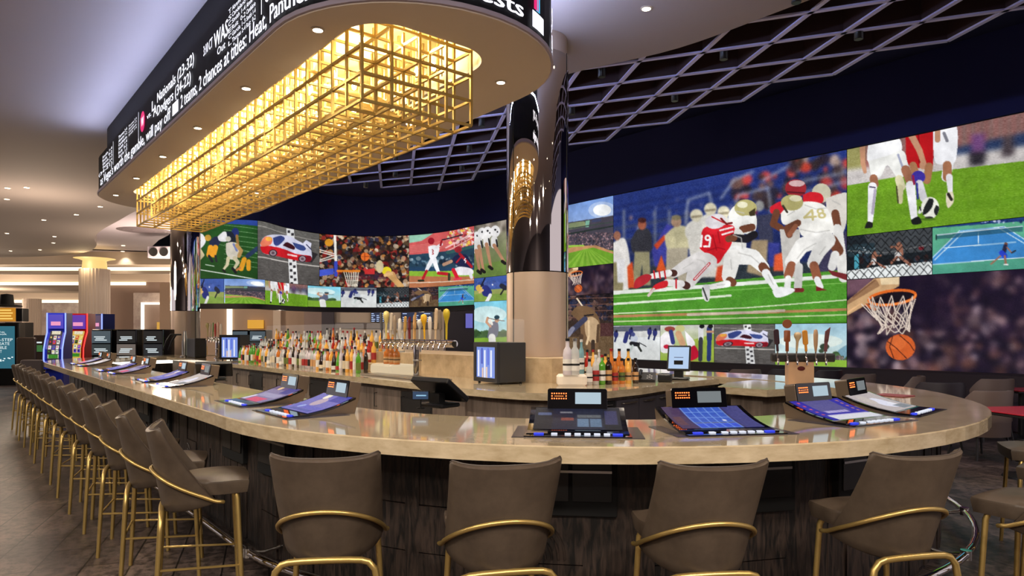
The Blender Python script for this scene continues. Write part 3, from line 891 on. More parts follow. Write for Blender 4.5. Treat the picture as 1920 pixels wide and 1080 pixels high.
def d_baseball(c):
    c.fill((150, 190, 170), (120, 90, 70))
    c.poly([(765, 440), (892, 420), (892, 470), (765, 478)], (206, 90, 90))
    c.poly([(765, 440), (820, 432), (790, 452), (765, 456)], (150, 200, 176)); c.crowd(120, (840, 428, 892, 462), [(226, 200, 80), (196, 50, 56), (214, 180, 170), (180, 60, 70), (230, 220, 220)], 2.2, 3, 0.8)
    for k in range(5):
        c.line([(765, 462 + k * 3), (850, 448 + k * 3)], 1, (230, 150, 140), 0.6)
    c.line([(835, 465), (892, 434)], 2.5, (240, 190, 190)); c.line([(838, 471), (892, 442)], 1.5, (236, 190, 186))
    c.poly([(765, 478), (840, 470), (892, 458), (892, 500), (765, 506)], (38, 66, 86)); c.poly([(835, 472), (892, 458), (892, 464), (838, 477)], (52, 92, 92)); c.crowd(60, (765, 480, 892, 498), [(30, 50, 70), (90, 120, 140), (160, 180, 190), (24, 34, 50)], 3, 6, 0.7)
    c.poly([(765, 500), (892, 500), (892, 512), (765, 516)], (36, 66, 96))
    c.poly([(765, 508), (892, 506), (892, 524), (765, 522)], (136, 178, 56)); c.poly([(765, 517), (892, 518), (892, 540), (765, 540)], (176, 110, 74)); c.line([(765, 530), (892, 524)], 1.6, (220, 200, 180))
    # batter, number 3
    c.ell(808.5, 452, 6, 6.5, (150, 24, 40)); c.curve([(803, 462), (816, 460), (824, 466), (818, 482), (806, 484)], (236, 236, 240)); c.line([(818, 464), (828, 458)], 5, (230, 226, 230)); c.line([(828, 450), (838, 448), (868, 440)], 2.4, (40, 34, 44)); c.line([(826, 460), (828, 452)], 4, (150, 30, 40))
    c.line([(810, 468), (813, 470), (811, 473), (813, 476), (810, 477)], 1.6, (170, 30, 40))
    c.line([(812, 484), (804, 498), (800, 506)], 9, (232, 232, 238), w2=6); c.line([(814, 486), (818, 500), (822, 510)], 9, (236, 236, 242), w2=6); c.line([(800, 508), (793, 522)], 5, (180, 30, 40)); c.line([(822, 512), (840, 514)], 6, (184, 30, 44)); c.line([(785, 526), (794, 526)], 4, (40, 44, 30)); c.line([(842, 514), (842, 524)], 5, (60, 56, 40))
    # catcher, number 5
    c.ell(859, 468, 7, 6, (160, 40, 50)); c.curve([(846, 488), (856, 478), (874, 478), (886, 498), (880, 504), (862, 500), (852, 494)], (32, 36, 70)); c.line([(862, 476), (884, 500)], 5, (170, 30, 44)); c.line([(866, 480), (856, 492)], 3, (176, 30, 44))
    c.line([(873, 484), (870, 488), (874, 489), (872, 493)], 1.6, (236, 236, 240)); c.line([(846, 490), (832, 496)], 6, (180, 140, 116)); c.curve([(848, 506), (862, 500), (884, 504), (886, 514), (866, 516), (852, 514)], (234, 230, 236)); c.line([(850, 506), (858, 522)], 7, (204, 30, 50)); c.line([(852, 524), (864, 522)], 4, (220, 60, 80)); c.line([(882, 514), (884, 520)], 6, (220, 220, 226))

def d_football2(c):
    c.fill((36, 84, 36), (34, 72, 30))
    c.poly([(365, 405), (483, 408), (483, 424), (430, 420), (365, 416)], (44, 70, 150))
    for k in range(9):
        y = 422 + k * 9
        c.line([(420, y), (483, y + 8)], 0.9, (140, 180, 130), 0.7)
    c.line([(365, 504), (420, 513), (480, 524)], 1.6, (220, 226, 216)); c.line([(385, 496), (402, 499)], 1.4, (200, 214, 196)); c.line([(410, 458), (483, 476)], 0.9, (140, 180, 130), 0.7)
    c.curve([(366, 446), (378, 438), (386, 452), (376, 466), (366, 462)], (226, 224, 226)); c.ell(390, 446, 6, 6, (196, 150, 60)); c.line([(372, 446), (376, 452)], 2, (30, 40, 60)); c.line([(372, 466), (380, 478), (372, 488)], 8, (206, 190, 150), w2=5)
    c.curve([(392, 454), (402, 444), (414, 446), (410, 460), (396, 464)], (36, 42, 70)); c.line([(395, 464), (392, 478)], 10, (222, 150, 40)); c.line([(404, 464), (400, 478)], 10, (222, 150, 40)); c.line([(392, 480), (398, 490)], 5, (30, 34, 40)); c.line([(404, 480), (406, 490)], 4, (40, 40, 44))
    c.curve([(408, 444), (420, 434), (428, 440), (426, 452), (412, 452)], (230, 228, 230)); c.ell(441, 436, 7, 9, (36, 50, 110)); c.curve([(424, 434), (436, 436), (442, 452), (430, 456)], (28, 36, 50)); c.line([(444, 442), (446, 458)], 5, (150, 110, 60))
    c.curve([(424, 456), (436, 454), (448, 460), (446, 482), (432, 486), (424, 474)], (214, 206, 190)); c.ell(428, 448, 5, 5, (200, 196, 180)); c.line([(438, 458), (444, 470)], 4, (120, 130, 180)); c.line([(444, 460), (452, 470), (448, 480)], 7, (190, 150, 90))
    c.line([(428, 484), (426, 496), (420, 504)], 7, (206, 196, 160), w2=4); c.line([(440, 484), (446, 492), (440, 502)], 8, (200, 190, 156), w2=5); c.line([(436, 503), (442, 511)], 5, (24, 26, 30)); c.line([(418, 506), (422, 510)], 4, (30, 34, 30))
    c.line([(458, 486), (452, 504)], 9, (224, 156, 40)); c.line([(466, 490), (466, 504)], 8, (224, 156, 40)); c.line([(482, 466), (464, 480)], 8, (40, 56, 84)); c.line([(450, 502), (444, 506)], 4, (196, 120, 70))

def d_golfview(c):
    c.fill((160, 200, 220), (214, 226, 216))
    c.ell(1520, 640, 60, 14, (238, 240, 226), al=0.6)
    c.curve([(1560, 668), (1578, 652), (1592, 648), (1592, 676), (1560, 676)], (120, 160, 180)); c.ell(1546, 650, 9, 6, (54, 70, 54)); c.ell(1540, 658, 5, 4, (60, 78, 58)); c.line([(1547, 655), (1547, 668)], 1.5, (60, 56, 48)); c.crowd(20, (1562, 662, 1574, 676), [(70, 100, 60)], 5, 3)
    c.crowd(40, (1566, 668, 1588, 676), [(100, 80, 90), (140, 120, 120), (60, 80, 50)], 2, 5)
    c.poly([(1453, 672), (1592, 676), (1592, 692), (1453, 690)], (136, 176, 60))

# tile table: name, left px, right px, bottom z, top z, picture, reference tile of that picture (px0, px1, z0, z1)
REF = {
    'football': (1150, 1588, 1.78, 4.83), 'soccer': (1588, 1960, 3.30, 4.83), 'mma': (1588, 1748, 2.54, 3.30), 'tennis': (1748, 1960, 2.54, 3.30),
    'hoop': (1588, 1960, 1.0, 2.54), 'hockey': (1150, 1238, 1.0, 1.78), 'huddle2': (1238, 1339, 1.0, 1.78), 'golfview': (1453, 1588, 1.0, 1.78),
    'ballpark': (1058, 1150, 3.24, 4.83), 'bull': (1058, 1150, 1.0, 2.54), 'golfer': (889, 960, 1.0, 2.54), 'huddle': (889, 960, 3.25, 4.83),
    'batter': (889, 960, 2.54, 3.25), 'hoopcrowd': (599, 767, 3.13, 4.83), 'baseball': (767, 889, 3.10, 4.83), 'football2': (368, 483, 3.15, 4.83),
    'racing': (483, 599, 3.15, 4.83),
}
TILES = [
    ('football', d_football, 1150, 1588, 1.78, 4.83, 'picture of a red jersey player tackling the ball carrier'),
    ('soccer', d_soccer, 1588, 1960, 3.30, 4.83, 'picture of soccer players legs and ball on grass'),
    ('mma', d_mma, 1588, 1748, 2.54, 3.30, 'large picture of cage fighters behind chain link'),
    ('tennis', d_tennis, 1748, 1960, 2.54, 3.30, 'large picture of a tennis player on a blue court'),
    ('hoop', d_hoop, 1588, 1960, 1.0, 2.54, 'picture of a basketball falling through a net before a dark crowd'),
    ('hockey', d_hockey, 1150, 1238, 1.0, 1.78, 'picture of ice hockey players'),
    ('huddle2', d_huddle2, 1238, 1339, 1.0, 1.78, 'picture of football players and referees'),
    ('racing', d_racing, 1339, 1453, 1.0, 1.78, 'small picture of a red and white race car'),
    ('golfview', d_golfview, 1453, 1588, 1.0, 1.78, 'picture of a golf course under pale sky'),
    ('ballpark', d_ballpark, 1058, 1150, 3.24, 4.83, 'tall picture of a ballpark with blue sky'),
    ('hoop', d_hoop, 1058, 1150, 2.54, 3.24, 'small picture of a hoop and basketball'),
    ('bull', d_bull, 1058, 1150, 1.0, 2.54, 'picture of a bucking bull'),
    ('huddle', d_huddle, 889, 961, 3.25, 4.83, 'picture of white clad players bending over'),
    ('batter', d_batter, 889, 961, 2.54, 3.25, 'picture of a batter in blue'),
    ('golfer', d_golfer, 889, 961, 1.0, 2.54, 'tall picture of a golfer swinging'),
    ('football2', d_football2, 961, 1058, 2.54, 4.83, 'picture behind the mirrored column'),
    ('racing', d_racing, 961, 1058, 1.0, 2.54, 'picture low behind the mirrored column'),
    ('baseball', d_baseball, 767, 889, 3.10, 4.83, 'picture of a batter and a catcher'),
    ('hoopcrowd', d_hoopcrowd, 599, 767, 3.13, 4.83, 'picture of a shot at the hoop before a bright crowd'),
    ('racing', d_racing, 483, 599, 3.14, 4.83, 'large picture of a red and white race car'),
    ('football2', d_football2, 368, 483, 3.15, 4.83, 'picture of football players on dark green turf'),
    ('tennis', d_tennis, 822, 889, 2.46, 3.10, 'small picture of a tennis court'),
    ('bull', d_bull, 767, 822, 2.46, 3.11, 'small picture of a bull rider'),
    ('mma', d_mma, 706, 767, 2.46, 3.12, 'small picture of cage fighters'),
    ('hockey', d_hockey, 639, 706, 2.46, 3.12, 'small picture of ice hockey players'),
    ('golfer', d_golfer, 577, 639, 2.45, 3.13, 'small picture of a golfer'),
    ('soccer', d_soccer, 497, 577, 2.44, 3.14, 'small picture of soccer players'),
    ('ballpark', d_ballpark, 420, 497, 2.44, 3.15, 'small wide picture of a ballpark'),
    ('batter', d_batter, 368, 420, 2.44, 3.15, 'small picture of baseball players'),
]

def screen_material(name, s=1.0, attr='Col'):
    if name in MATS:
        return MATS[name]
    m = mat(name, (0.01, 0.01, 0.01, 1), 0.6, emit=(1, 1, 1, 1), es=s)
    n, l, b = nodes_of(m)
    a = n.new('ShaderNodeAttribute')
    a.attribute_name = attr
    l.new(a.outputs['Color'], b.inputs['Emission Color'])
    b.inputs['Specular IOR Level'].default_value = 0.2
    return m

def colour_grid(name, pos, img, m, parent=None):
    """mesh grid whose corner points carry the picture; pos[h][w] are points, img is sRGB 0..255"""
    h, w = img.shape[:2]
    me = bpy.data.meshes.new(name)
    me.vertices.add(h * w)
    me.vertices.foreach_set('co', pos.reshape(-1).astype(np.float32))
    nf = (h - 1) * (w - 1)
    i = (np.arange(h - 1)[:, None] * w + np.arange(w - 1)[None, :]).reshape(-1)
    q = np.stack([i, i + w, i + w + 1, i + 1], 1).reshape(-1)
    me.loops.add(nf * 4)
    me.loops.foreach_set('vertex_index', q.astype(np.int32))
    me.polygons.add(nf)
    me.polygons.foreach_set('loop_start', np.arange(0, nf * 4, 4, dtype=np.int32))
    me.polygons.foreach_set('loop_total', np.full(nf, 4, dtype=np.int32))
    me.update(calc_edges=True)
    me.validate()
    at = me.attributes.new('Col', 'FLOAT_COLOR', 'POINT')
    a = img / 255.0
    a = np.where(a <= 0.04045, a / 12.92, ((a + 0.055) / 1.055) ** 2.4)
    rgba = np.ones((h * w, 4), np.float32)
    rgba[:, :3] = a.reshape(-1, 3)
    at.data.foreach_set('color', rgba.reshape(-1))
    me.materials.append(m)
    o = bpy.data.objects.new(name, me)
    COL.objects.link(o)
    if parent is not None:
        o.parent = parent
    return o

M_screen = screen_material('led_screen', 1.0)
wall_thing = thing('video_wall', 'huge curved LED video wall of sports pictures wrapping behind the bar', 'video wall')
for key, fn, p0, p1, z0, z1, lab in TILES:
    r = REF[key]
    r = (r[0], r[1], zk(r[2]), zk(r[3])); z0, z1 = zk(z0), zk(z1)
    s0, s1 = wall_s(p0), wall_s(p1)
    Ym = wall_Y((p0 + p1) / 2)
    step = 0.9 * Ym / F * 1.12
    if p0 >= 1150:
        step = (0.0115 if p0 >= 1588 else 0.0125) * KW
    w, h = max(24, int((s1 - s0) / step)), max(16, int((z1 - z0) / step))
    c = Canvas(w, h, (wall_s(r[0]), wall_s(r[1]), r[2], r[3]))
    fn(c)
    c.finish(sum(map(ord, key)))
    g = 0.012
    ss = np.linspace(s0 + g / 2, s1 - g / 2, w)
    zz = np.linspace(z1 - g / 2, z0 + g / 2, h)
    xs, ys = wall_xy(ss)
    pos = np.zeros((h, w, 3))
    pos[..., 0] = xs[None, :]
    pos[..., 1] = ys[None, :]
    pos[..., 2] = zz[:, None]
    o = colour_grid('video_picture', pos, c.a, M_screen, wall_thing)
    o['label'] = lab

# black housing behind the pictures (depth outwards), bottom frame, and the dark blue wall above
def wall_offset(d, i0=0, i1=None):
    pts = WALL[i0:i1]
    tg = np.gradient(pts, axis=0)
    nrm = np.stack([-tg[:, 1], tg[:, 0]], 1)
    nrm /= np.linalg.norm(nrm, axis=1)[:, None]
    return pts + nrm * d          # +d is away from the bar

def band(path_a, path_b, z0, z1, mb, mi=0):
    """slab between two offset paths"""
    n = len(path_a)
    vs = []
    for z in (z0, z1):
        for pth in (path_a, path_b):
            vs += [(p[0], p[1], z) for p in pth]
    fs = []
    for i in range(n - 1):
        fs += [(i, i + 1, 2 * n + i + 1, 2 * n + i), (n + i + 1, n + i, 3 * n + i, 3 * n + i + 1),
               (2 * n + i, 2 * n + i + 1, 3 * n + i + 1, 3 * n + i), (i + 1, i, n + i, n + i + 1)]
    for i in (0, n - 1):
        fs.append((i, n + i, 3 * n + i, 2 * n + i))
    mb.add(vs, fs, mi)

i_r = int(np.searchsorted(_k, 889))
M_frame = mat('video_wall_housing', rgb(22, 20, 26), 0.6)
mb = MB()
band(wall_offset(0.02), wall_offset(0.30), zk(2.40), ZTOP + 0.02, mb)
band(wall_offset(0.02, i_r), wall_offset(0.30, i_r), zk(0.75), zk(2.42), mb)
mb.build('housing', M_frame, wall_thing)
mb = MB()
band(wall_offset(-0.04, 0, i_r + 1), wall_offset(0.31, 0, i_r + 1), zk(2.30), zk(2.435), mb)
band(wall_offset(-0.04, i_r), wall_offset(0.31, i_r), zk(0.83), zk(0.99), mb)
mb.build('bottom_trim', mat('video_wall_trim', rgb(46, 36, 44), 0.5), wall_thing)

mb = MB()
band(wall_offset(0.0), wall_offset(0.35), ZTOP + 0.02, 7.4, mb)
struct(mb.build('wall_upper', M_bluewall))
mb = MB()
band(wall_offset(0.03, i_r), wall_offset(0.35, i_r), 0.0, zk(0.83), mb)
struct(mb.build('wall_right', mat('dark_plinth', rgb(30, 26, 30), 0.7)))
# ================================================================ FLOOR
M_floor = mat('stone_plank_floor', rgb(96, 84, 80), 0.42)
def _floor():
    n, l, b = nodes_of(M_floor)
    tc = n.new('ShaderNodeTexCoord')
    mp = n.new('ShaderNodeMapping')
    mp.inputs['Rotation'].default_value = (0, 0, -ANG_U + 0.35)
    l.new(tc.outputs['Object'], mp.inputs['Vector'])
    br = n.new('ShaderNodeTexBrick')
    br.inputs['Scale'].default_value = 1.0
    br.inputs['Brick Width'].default_value = 0.9
    br.inputs['Row Height'].default_value = 0.3
    br.inputs['Mortar Size'].default_value = 0.006
    br.inputs['Color1'].default_value = rgb(92, 82, 80)
    br.inputs['Color2'].default_value = rgb(66, 58, 58)
    br.inputs['Mortar'].default_value = rgb(20, 18, 18)
    l.new(mp.outputs[0], br.inputs['Vector'])
    nz = n.new('ShaderNodeTexNoise'); nz.inputs['Scale'].default_value = 13.0; nz.inputs['Detail'].default_value = 12; nz.inputs['Roughness'].default_value = 0.78
    l.new(mp.outputs[0], nz.inputs['Vector'])
    cr = n.new('ShaderNodeValToRGB')
    cr.color_ramp.elements[0].position = 0.43; cr.color_ramp.elements[0].color = (0.18, 0.18, 0.18, 1)
    cr.color_ramp.elements[1].position = 0.55; cr.color_ramp.elements[1].color = (1.25, 1.2, 1.15, 1)
    l.new(nz.outputs[0], cr.inputs[0])
    mx = n.new('ShaderNodeMix'); mx.data_type = 'RGBA'; mx.blend_type = 'MULTIPLY'; mx.inputs[0].default_value = 0.8
    l.new(br.outputs[0], mx.inputs[6]); l.new(cr.outputs[0], mx.inputs[7])
    nz2 = n.new('ShaderNodeTexNoise'); nz2.inputs['Scale'].default_value = 1.6; nz2.inputs['Detail'].default_value = 5
    l.new(mp.outputs[0], nz2.inputs['Vector'])
    cr2 = n.new('ShaderNodeValToRGB')
    cr2.color_ramp.elements[0].position = 0.35; cr2.color_ramp.elements[0].color = (0.5, 0.48, 0.5, 1)
    cr2.color_ramp.elements[1].position = 0.68; cr2.color_ramp.elements[1].color = (1.45, 1.35, 1.2, 1)
    l.new(nz2.outputs[0], cr2.inputs[0])
    mx2 = n.new('ShaderNodeMix'); mx2.data_type = 'RGBA'; mx2.blend_type = 'MULTIPLY'; mx2.inputs[0].default_value = 1.0
    l.new(mx.outputs[2], mx2.inputs[6]); l.new(cr2.outputs[0], mx2.inputs[7])
    l.new(mx2.outputs[2], b.inputs['Base Color'])
    bp = n.new('ShaderNodeBump'); bp.inputs['Strength'].default_value = 0.25; bp.inputs['Distance'].default_value = 0.004
    l.new(nz.outputs[0], bp.inputs['Height']); l.new(bp.outputs[0], b.inputs['Normal'])
_floor()
struct(MB().box(-50, 16, -7, 60, -0.1, 0.0).build('floor', M_floor))

# ================================================================ CEILINGS
def tvs(l): return [tuple(W(t, v).xy) for t, v in l]
def pzs(l, z): return [tuple(PZ(x, y, z).xy) for x, y in l]

ZC = 5.0
edge_r = catmull(tvs([(-8, 7.6), (-4, 7.2), (-1, 7.0), (1.5, 6.9), (3.4, 6.78), (5.0, 6.72), (6.42, 6.28), (8, 6.05), (11, 5.9), (14, 5.6), (17.5, 5.0), (20.0, 4.2)]), 6)
edge_s = catmull([edge_r[-1]] + pzs([(250, 398), (222, 414), (190, 432), (177, 447), (181, 460), (165, 472), (117, 478.5), (39, 482), (-60, 483)], ZC), 6)
poly = edge_r + edge_s[1:] + [(-48, 30), (-48, -8), (3, -8)]
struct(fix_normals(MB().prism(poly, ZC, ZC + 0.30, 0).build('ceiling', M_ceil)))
# pale upper ceiling beyond the wavy edge, cut away by a dark opening at its right
zl = ZC + 0.30
poly = pzs([(330, 380), (330, 425), (316, 441), (298, 450), (285, 462), (286, 473), (300, 481), (330, 486)], zl) + [(-15.0, 31.2), (-48, 31.2), (-48, 20), (-12, 12)]
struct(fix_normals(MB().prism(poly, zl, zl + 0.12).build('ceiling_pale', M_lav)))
struct(MB().box(-50, 16, -8.3, -8.1, 0, 7.0).build('wall_near', mat('navy_brown_wall', rgb(70, 62, 66), 0.7)))
struct(MB().box(-50, 18, -8, 60, 6.9, 7.0).build('ceiling_plenum', mat('plenum_dark', rgb(40, 44, 86), 0.9)))
struct(MB().box(-4.6, 4.6, -0.5, 0.5, 6.02, 6.05, M=Matrix.Translation(W(6.0, 8.0)) @ Matrix.Rotation(ANG_U, 4, 'Z') @ Matrix.Diagonal((2.2, 4.6, 1, 1))).build('ceiling_deck', mat('plenum_deck', rgb(66, 74, 92), 0.8)))

# hall beyond: stepped ceilings with cove strips, walls
mb = MB()
mb.box(-50, -11.0, 31.0, 36.0, 4.72, 5.3)
mb.box(-50, -11.0, 36.0, 46.0, 4.3, 4.9)
mb.box(-50, -11.0, 46.0, 60.0, 3.85, 4.5)
mb.box(-50, -12.0, 31.0, 31.3, 4.30, 4.45)
struct(mb.build('ceiling_hall', M_cream))
def cove(name, x0, x1, y, z0, z1):
    o = MB().box(x0, x1, y, y + 0.1, z0, z1).build(name, M_cove)
    return struct(o)
cove('trim_1', -50, -12.5, 31.0, 4.44, 4.60)
cove('trim_2', -50, -19.3, 35.9, 4.14, 4.30)
cove('trim_3', -50, -21.0, 45.9, 3.66, 3.84)
M_marble = mat('veined_marble_wall', rgb(176, 162, 158), 0.4)
noise_mix(M_marble, rgb(150, 134, 132), rgb(190, 178, 172), 0.9, 12, contrast=(0.42, 0.6))
struct(MB().box(-60, 2, 47.0, 47.3, 0, 4.0).build('wall_back', M_marble))
struct(MB().box(-21.4, -17.6, 36.0, 36.3, 0, 4.3).build('wall_hall', M_taupe_wall))
# lit portal in the hall wall
mb = MB()
def pw(mb, x0, y0, x1, y1, Y, d=0.15, mi=0):
    a, b = P(x0, y0, Y), P(x1, y1, Y)
    mb.box(min(a.x, b.x), max(a.x, b.x), Y, Y + d, min(a.z, b.z), max(a.z, b.z), mi)
mb = MB()
pw(mb, 250, 549, 335, 568, 35.4); pw(mb, 250, 568, 262, 700, 35.4)
pt = struct(mb.build('door_1', M_marble))
mb = MB(); pw(mb, 264, 569, 269, 645, 35.3, 0.08); pw(mb, 264, 567, 335, 571, 35.3, 0.08)
mb.build('light_strip', glow('portal_strip', (1.0, 0.88, 0.68, 1), 2.2), pt)
mb = MB(); pw(mb, 269, 571, 335, 700, 35.5)
mb.build('recess_panel', mat('portal_back', rgb(140, 122, 114), 0.7), pt)
mb = MB(); pw(mb, 294, 604, 320, 700, 34.9)
mb.build('amber_panel', glow('amber_panel', rgb(214, 160, 62), 0.9), pt)

# ---- wall seen through the opening under the video wall
mb = MB()
struct(MB().box(-16.0, 3.0, 31.0, 31.2, 0, 3.9).build('wall_beyond', mat('beige_wall', rgb(188, 162, 142), 0.8)))
def panel(name, x0, y0, x1, y1, Y, m, label=None, cat=None, kind='structure', d=0.1):
    mb = MB(); pw(mb, x0, y0, x1, y1, Y, d)
    o = mb.build(name, m)
    if kind: o['kind'] = kind
    if cat: tag(o, label, cat)
    return o
panel('trim_4', 425, 560, 434, 700, 30.9, glow('strip_vertical', (1.0, 0.88, 0.66, 1), 1.7))
panel('wall_amber', 464, 600, 493, 616, 30.8, glow('amber_picture', rgb(222, 160, 50), 0.95))
panel('trim_5', 512, 560, 526, 700, 30.6, mat('pale_pilaster', rgb(214, 194, 176), 0.6))
panel('trim_6', 570, 560, 603, 700, 30.7, mat('mauve_panel', rgb(160, 138, 132), 0.7))
panel('trim_7', 603, 560, 626, 700, 30.2, mat('dark_pilaster', rgb(60, 54, 66), 0.6))
panel('wall_cream', 626, 560, 835, 700, 30.5, M_cream)
panel('wall_dark', 833, 560, 900, 700, 29.0, mat('dark_room', rgb(26, 22, 34), 0.8))
panel('window_1', 873, 588, 886, 615, 28.9, glow('blue_window', rgb(96, 96, 190), 0.9))
panel('trim_8', 626, 605, 820, 616, 30.3, mat('grey_band', rgb(120, 112, 112), 0.7))

# odds boards under the video wall
def odds_board(x0, y0, x1, y1, Y, lab):
    t = thing('odds_board', lab, 'screen', P((x0 + x1) / 2, y1, Y))
    a, b = P(x0, y0, Y), P(x1, y1, Y)
    w, h = b.x - a.x, a.z - b.z
    MB().box(-w / 2, w / 2, 0, 0.12, 0, h).build('housing', M_black, t)
    mb = MB()
    r = random.Random(int(x0))
    rows, cols = 6, max(3, int(w / 0.45))
    for i in range(rows):
        for j in range(cols):
            if r.random() < 0.8:
                xx = -w / 2 + (j + 0.15) * w / cols
                zz = (i + 0.3) * h / rows
                mb.box(xx, xx + w / cols * r.uniform(0.3, 0.75), -0.012, -0.004, zz, zz + h / rows * 0.42)
    mb.build('odds_rows', glow('odds_text', rgb(176, 196, 236), 1.1), t)
    MB().box(-w / 2 + 0.03, w / 2 - 0.03, -0.004, 0, 0.03, h - 0.03).build('display', glow('odds_blue', rgb(22, 40, 72), 0.9), t)
odds_board(695, 583, 724, 604, 30.36, 'small blue odds board under the video wall, beside the taps')
odds_board(752, 583, 812, 604, 30.36, 'wide blue odds board under the video wall, behind the tap handles')

# ================================================================ CANOPY with LED ticker
CT, CV, CR = 5.13, 3.13, 1.20
CT1 = 12.93
def flare(loop):
    out = []
    for x, y in loop:
        t, v = TV(x, y)
        if v > CV:
            v += (v - CV) / CR * 0.028 * max(0, t - 5)
        out.append(tuple(W(t, v).xy))
    return out

def rrect(t0, t1, v0, v1, r, n=24):
    """rounded rectangle loop with the same point count and order as stadium(n)"""
    out = []
    def corner(ct, cv, a0, a1, k0, k1, K):
        for k in range(k0, k1):
            a = a0 + (a1 - a0) * (k / K)
            out.append(tuple(W(ct + r * math.cos(a), cv + r * math.sin(a)).xy))
    hn = n // 2
    corner(t0 + r, v0 + r, -PI / 2, -PI, 0, hn, hn - 0.0)
    corner(t0 + r, v1 - r, -PI, -1.5 * PI, 0, hn + 1, hn)
    m = 12
    for k in range(1, m):
        out.append(tuple(W(t0 + r + (t1 - t0 - 2 * r) * k / m, v1).xy))
    corner(t1 - r, v1 - r, PI / 2, 0, 0, hn, hn)
    corner(t1 - r, v0 + r, 0, -PI / 2, 0, hn + 1, hn)
    for k in range(1, m):
        out.append(tuple(W(t1 - r + (t0 - t1 + 2 * r) * k / m, v0).xy))
    return out

outer = flare(stadium(CT, CT1, CV, CR))
inner_sign = flare(stadium(CT, CT1, CV, CR - 0.10))
slot = rrect(4.46, 12.75, 2.33, 3.55, 0.36)
ZS = 3.90
canopy = MB()
canopy.ring(outer, slot, ZS, ZS + 0.03)
canopy.ring(outer, inner_sign, ZS + 0.02, ZS + 0.055)
cpy = canopy.build('ceiling_canopy', M_soffit)
struct(fix_normals(cpy))
mb = MB(); mb.ring(flare(stadium(CT, CT1, CV, CR + 0.02)), flare(stadium(CT, CT1, CV, CR - 0.06)), ZS + 0.012, ZS + 0.045)
fix_normals(mb.build('edge_lip', mat('canopy_lip', rgb(182, 170, 186), 0.5), cpy))
mb = MB()
mb.ring(rrect(4.44, 12.77, 2.31, 3.57, 0.37), slot, ZS + 0.03, ZS + 0.40)
fix_normals(mb.build('slot_wall', mat('slot_wall_cream', rgb(242, 226, 184), 0.6), cpy))
mb = MB(); mb.prism([tuple(p) for p in rrect(4.44, 12.77, 2.31, 3.57, 0.37)], ZS + 0.40, ZS + 0.43)
fix_normals(mb.build('slot_ceiling', mat('slot_gold', rgb(240, 212, 134), 0.45, 0.15), cpy))
mb = MB(); mb.ring(flare(stadium(CT, CT1, CV, CR - 0.12)), flare(stadium(CT, CT1, CV, CR - 0.2)), ZS + 0.05, ZC)
fix_normals(mb.build('bulkhead', mat('dark_bronze_bulkhead', rgb(22, 17, 15), 0.8), cpy))

sign = thing('ticker_sign', 'long black LED ticker band with white sports text around the canopy', 'sign', (0, 0, 0))
mb = MB(); mb.ring(outer, inner_sign, ZS + 0.055, ZS + 0.605)
fix_normals(mb.build('led_panel', mat('led_black', rgb(10, 9, 14), 0.6, spec=0.2), sign))

def sign_path(q, z, off=0.012):
    """q metres along the ticker, from the far end on the bar's customer side, then round the near nose"""
    t = 12.9 - q
    if t >= CT:
        p = W(t, CV - CR - off)
    else:
        a = -PI / 2 - (CT - t) / CR
        p = W(CT + (CR + off) * math.cos(a), CV + (CR + off) * math.sin(a))
    return Vector((p.x, p.y, z))
def q_of_px(px):
    k = (px - HX) / F
    v = CV - CR
    return 12.9 - v * (k * V[1] - V[0]) / (U[0] - k * U[1])
ZL = ZS + 0.055
sgn = {0: MB(), 1: MB(), 2: MB(), 3: MB()}
def sign_text(s, q0, q1, z, h, mi=0, bold=0.0):
    vs, fs = text_mesh(s, 1.0)
    if not vs: return
    x0, x1 = min(v[0] for v in vs), max(v[0] for v in vs)
    y0, y1 = 0.0, 0.70
    for off in ((0,) if not bold else (-bold, bold)):
        pts = [sign_path(q0 + off + (v[0] - x0) / (x1 - x0) * (q1 - q0), ZL + z + v[1] / 0.72 * h, 0.012 + 0.001 * (off > 0)) for v in vs]
        sgn[mi].add(pts, fs)
def sp(s, p0, p1, z, h, mi=0, bold=0.0): sign_text(s, q_of_px(p0), q_of_px(p1), z, h, mi, bold)
def sbox(q0, q1, z0, z1, mi=0):
    n = max(1, int(abs(q1 - q0) / 0.06))
    vs = [sign_path(q0 + (q1 - q0) * k / n, ZL + z, 0.010) for z in (z0, z1) for k in range(n + 1)]
    sgn[mi].add(vs, [(k, k + 1, n + 2 + k, n + 1 + k) for k in range(n)])
sp("as Vegas's worth the gamble, will pay off", 190, 322, 0.035, 0.145, bold=0.006)
sbox(q_of_px(325), q_of_px(336), 0.04, 0.17)
sp("2 teams, 2 chances at titles: Heat, Panthers", 341, 572, 0.035, 0.145, bold=0.005)
sp("Nationals (23-32)", 297, 366, 0.37, 0.12, bold=0.006)
sp("Dodgers (34-22)", 297, 360, 0.215, 0.12, bold=0.006)
sp("vs.", 277.5, 285.5, 0.30, 0.07, bold=0.004)
sp("L", 287, 292, 0.33, 0.13, bold=0.006); sp("A", 289.5, 296, 0.25, 0.13, bold=0.006)
sp("3:10 CT", 384, 401, 0.33, 0.10, bold=0.004)
sp("WAS", 404, 430, 0.29, 0.15, bold=0.006)
sp("Out", 410, 425, 0.20, 0.07, bold=0.003)
for k, ch in enumerate("LCECST"):
    sp(ch, 431, 436.5, 0.18 + k * 0.056, 0.042)
names = ["Thomas 2-4", "Garcia 1-3", "Ruiz  0-2", "Smith 1-4", "Candelario", "Abrams 1-2"]
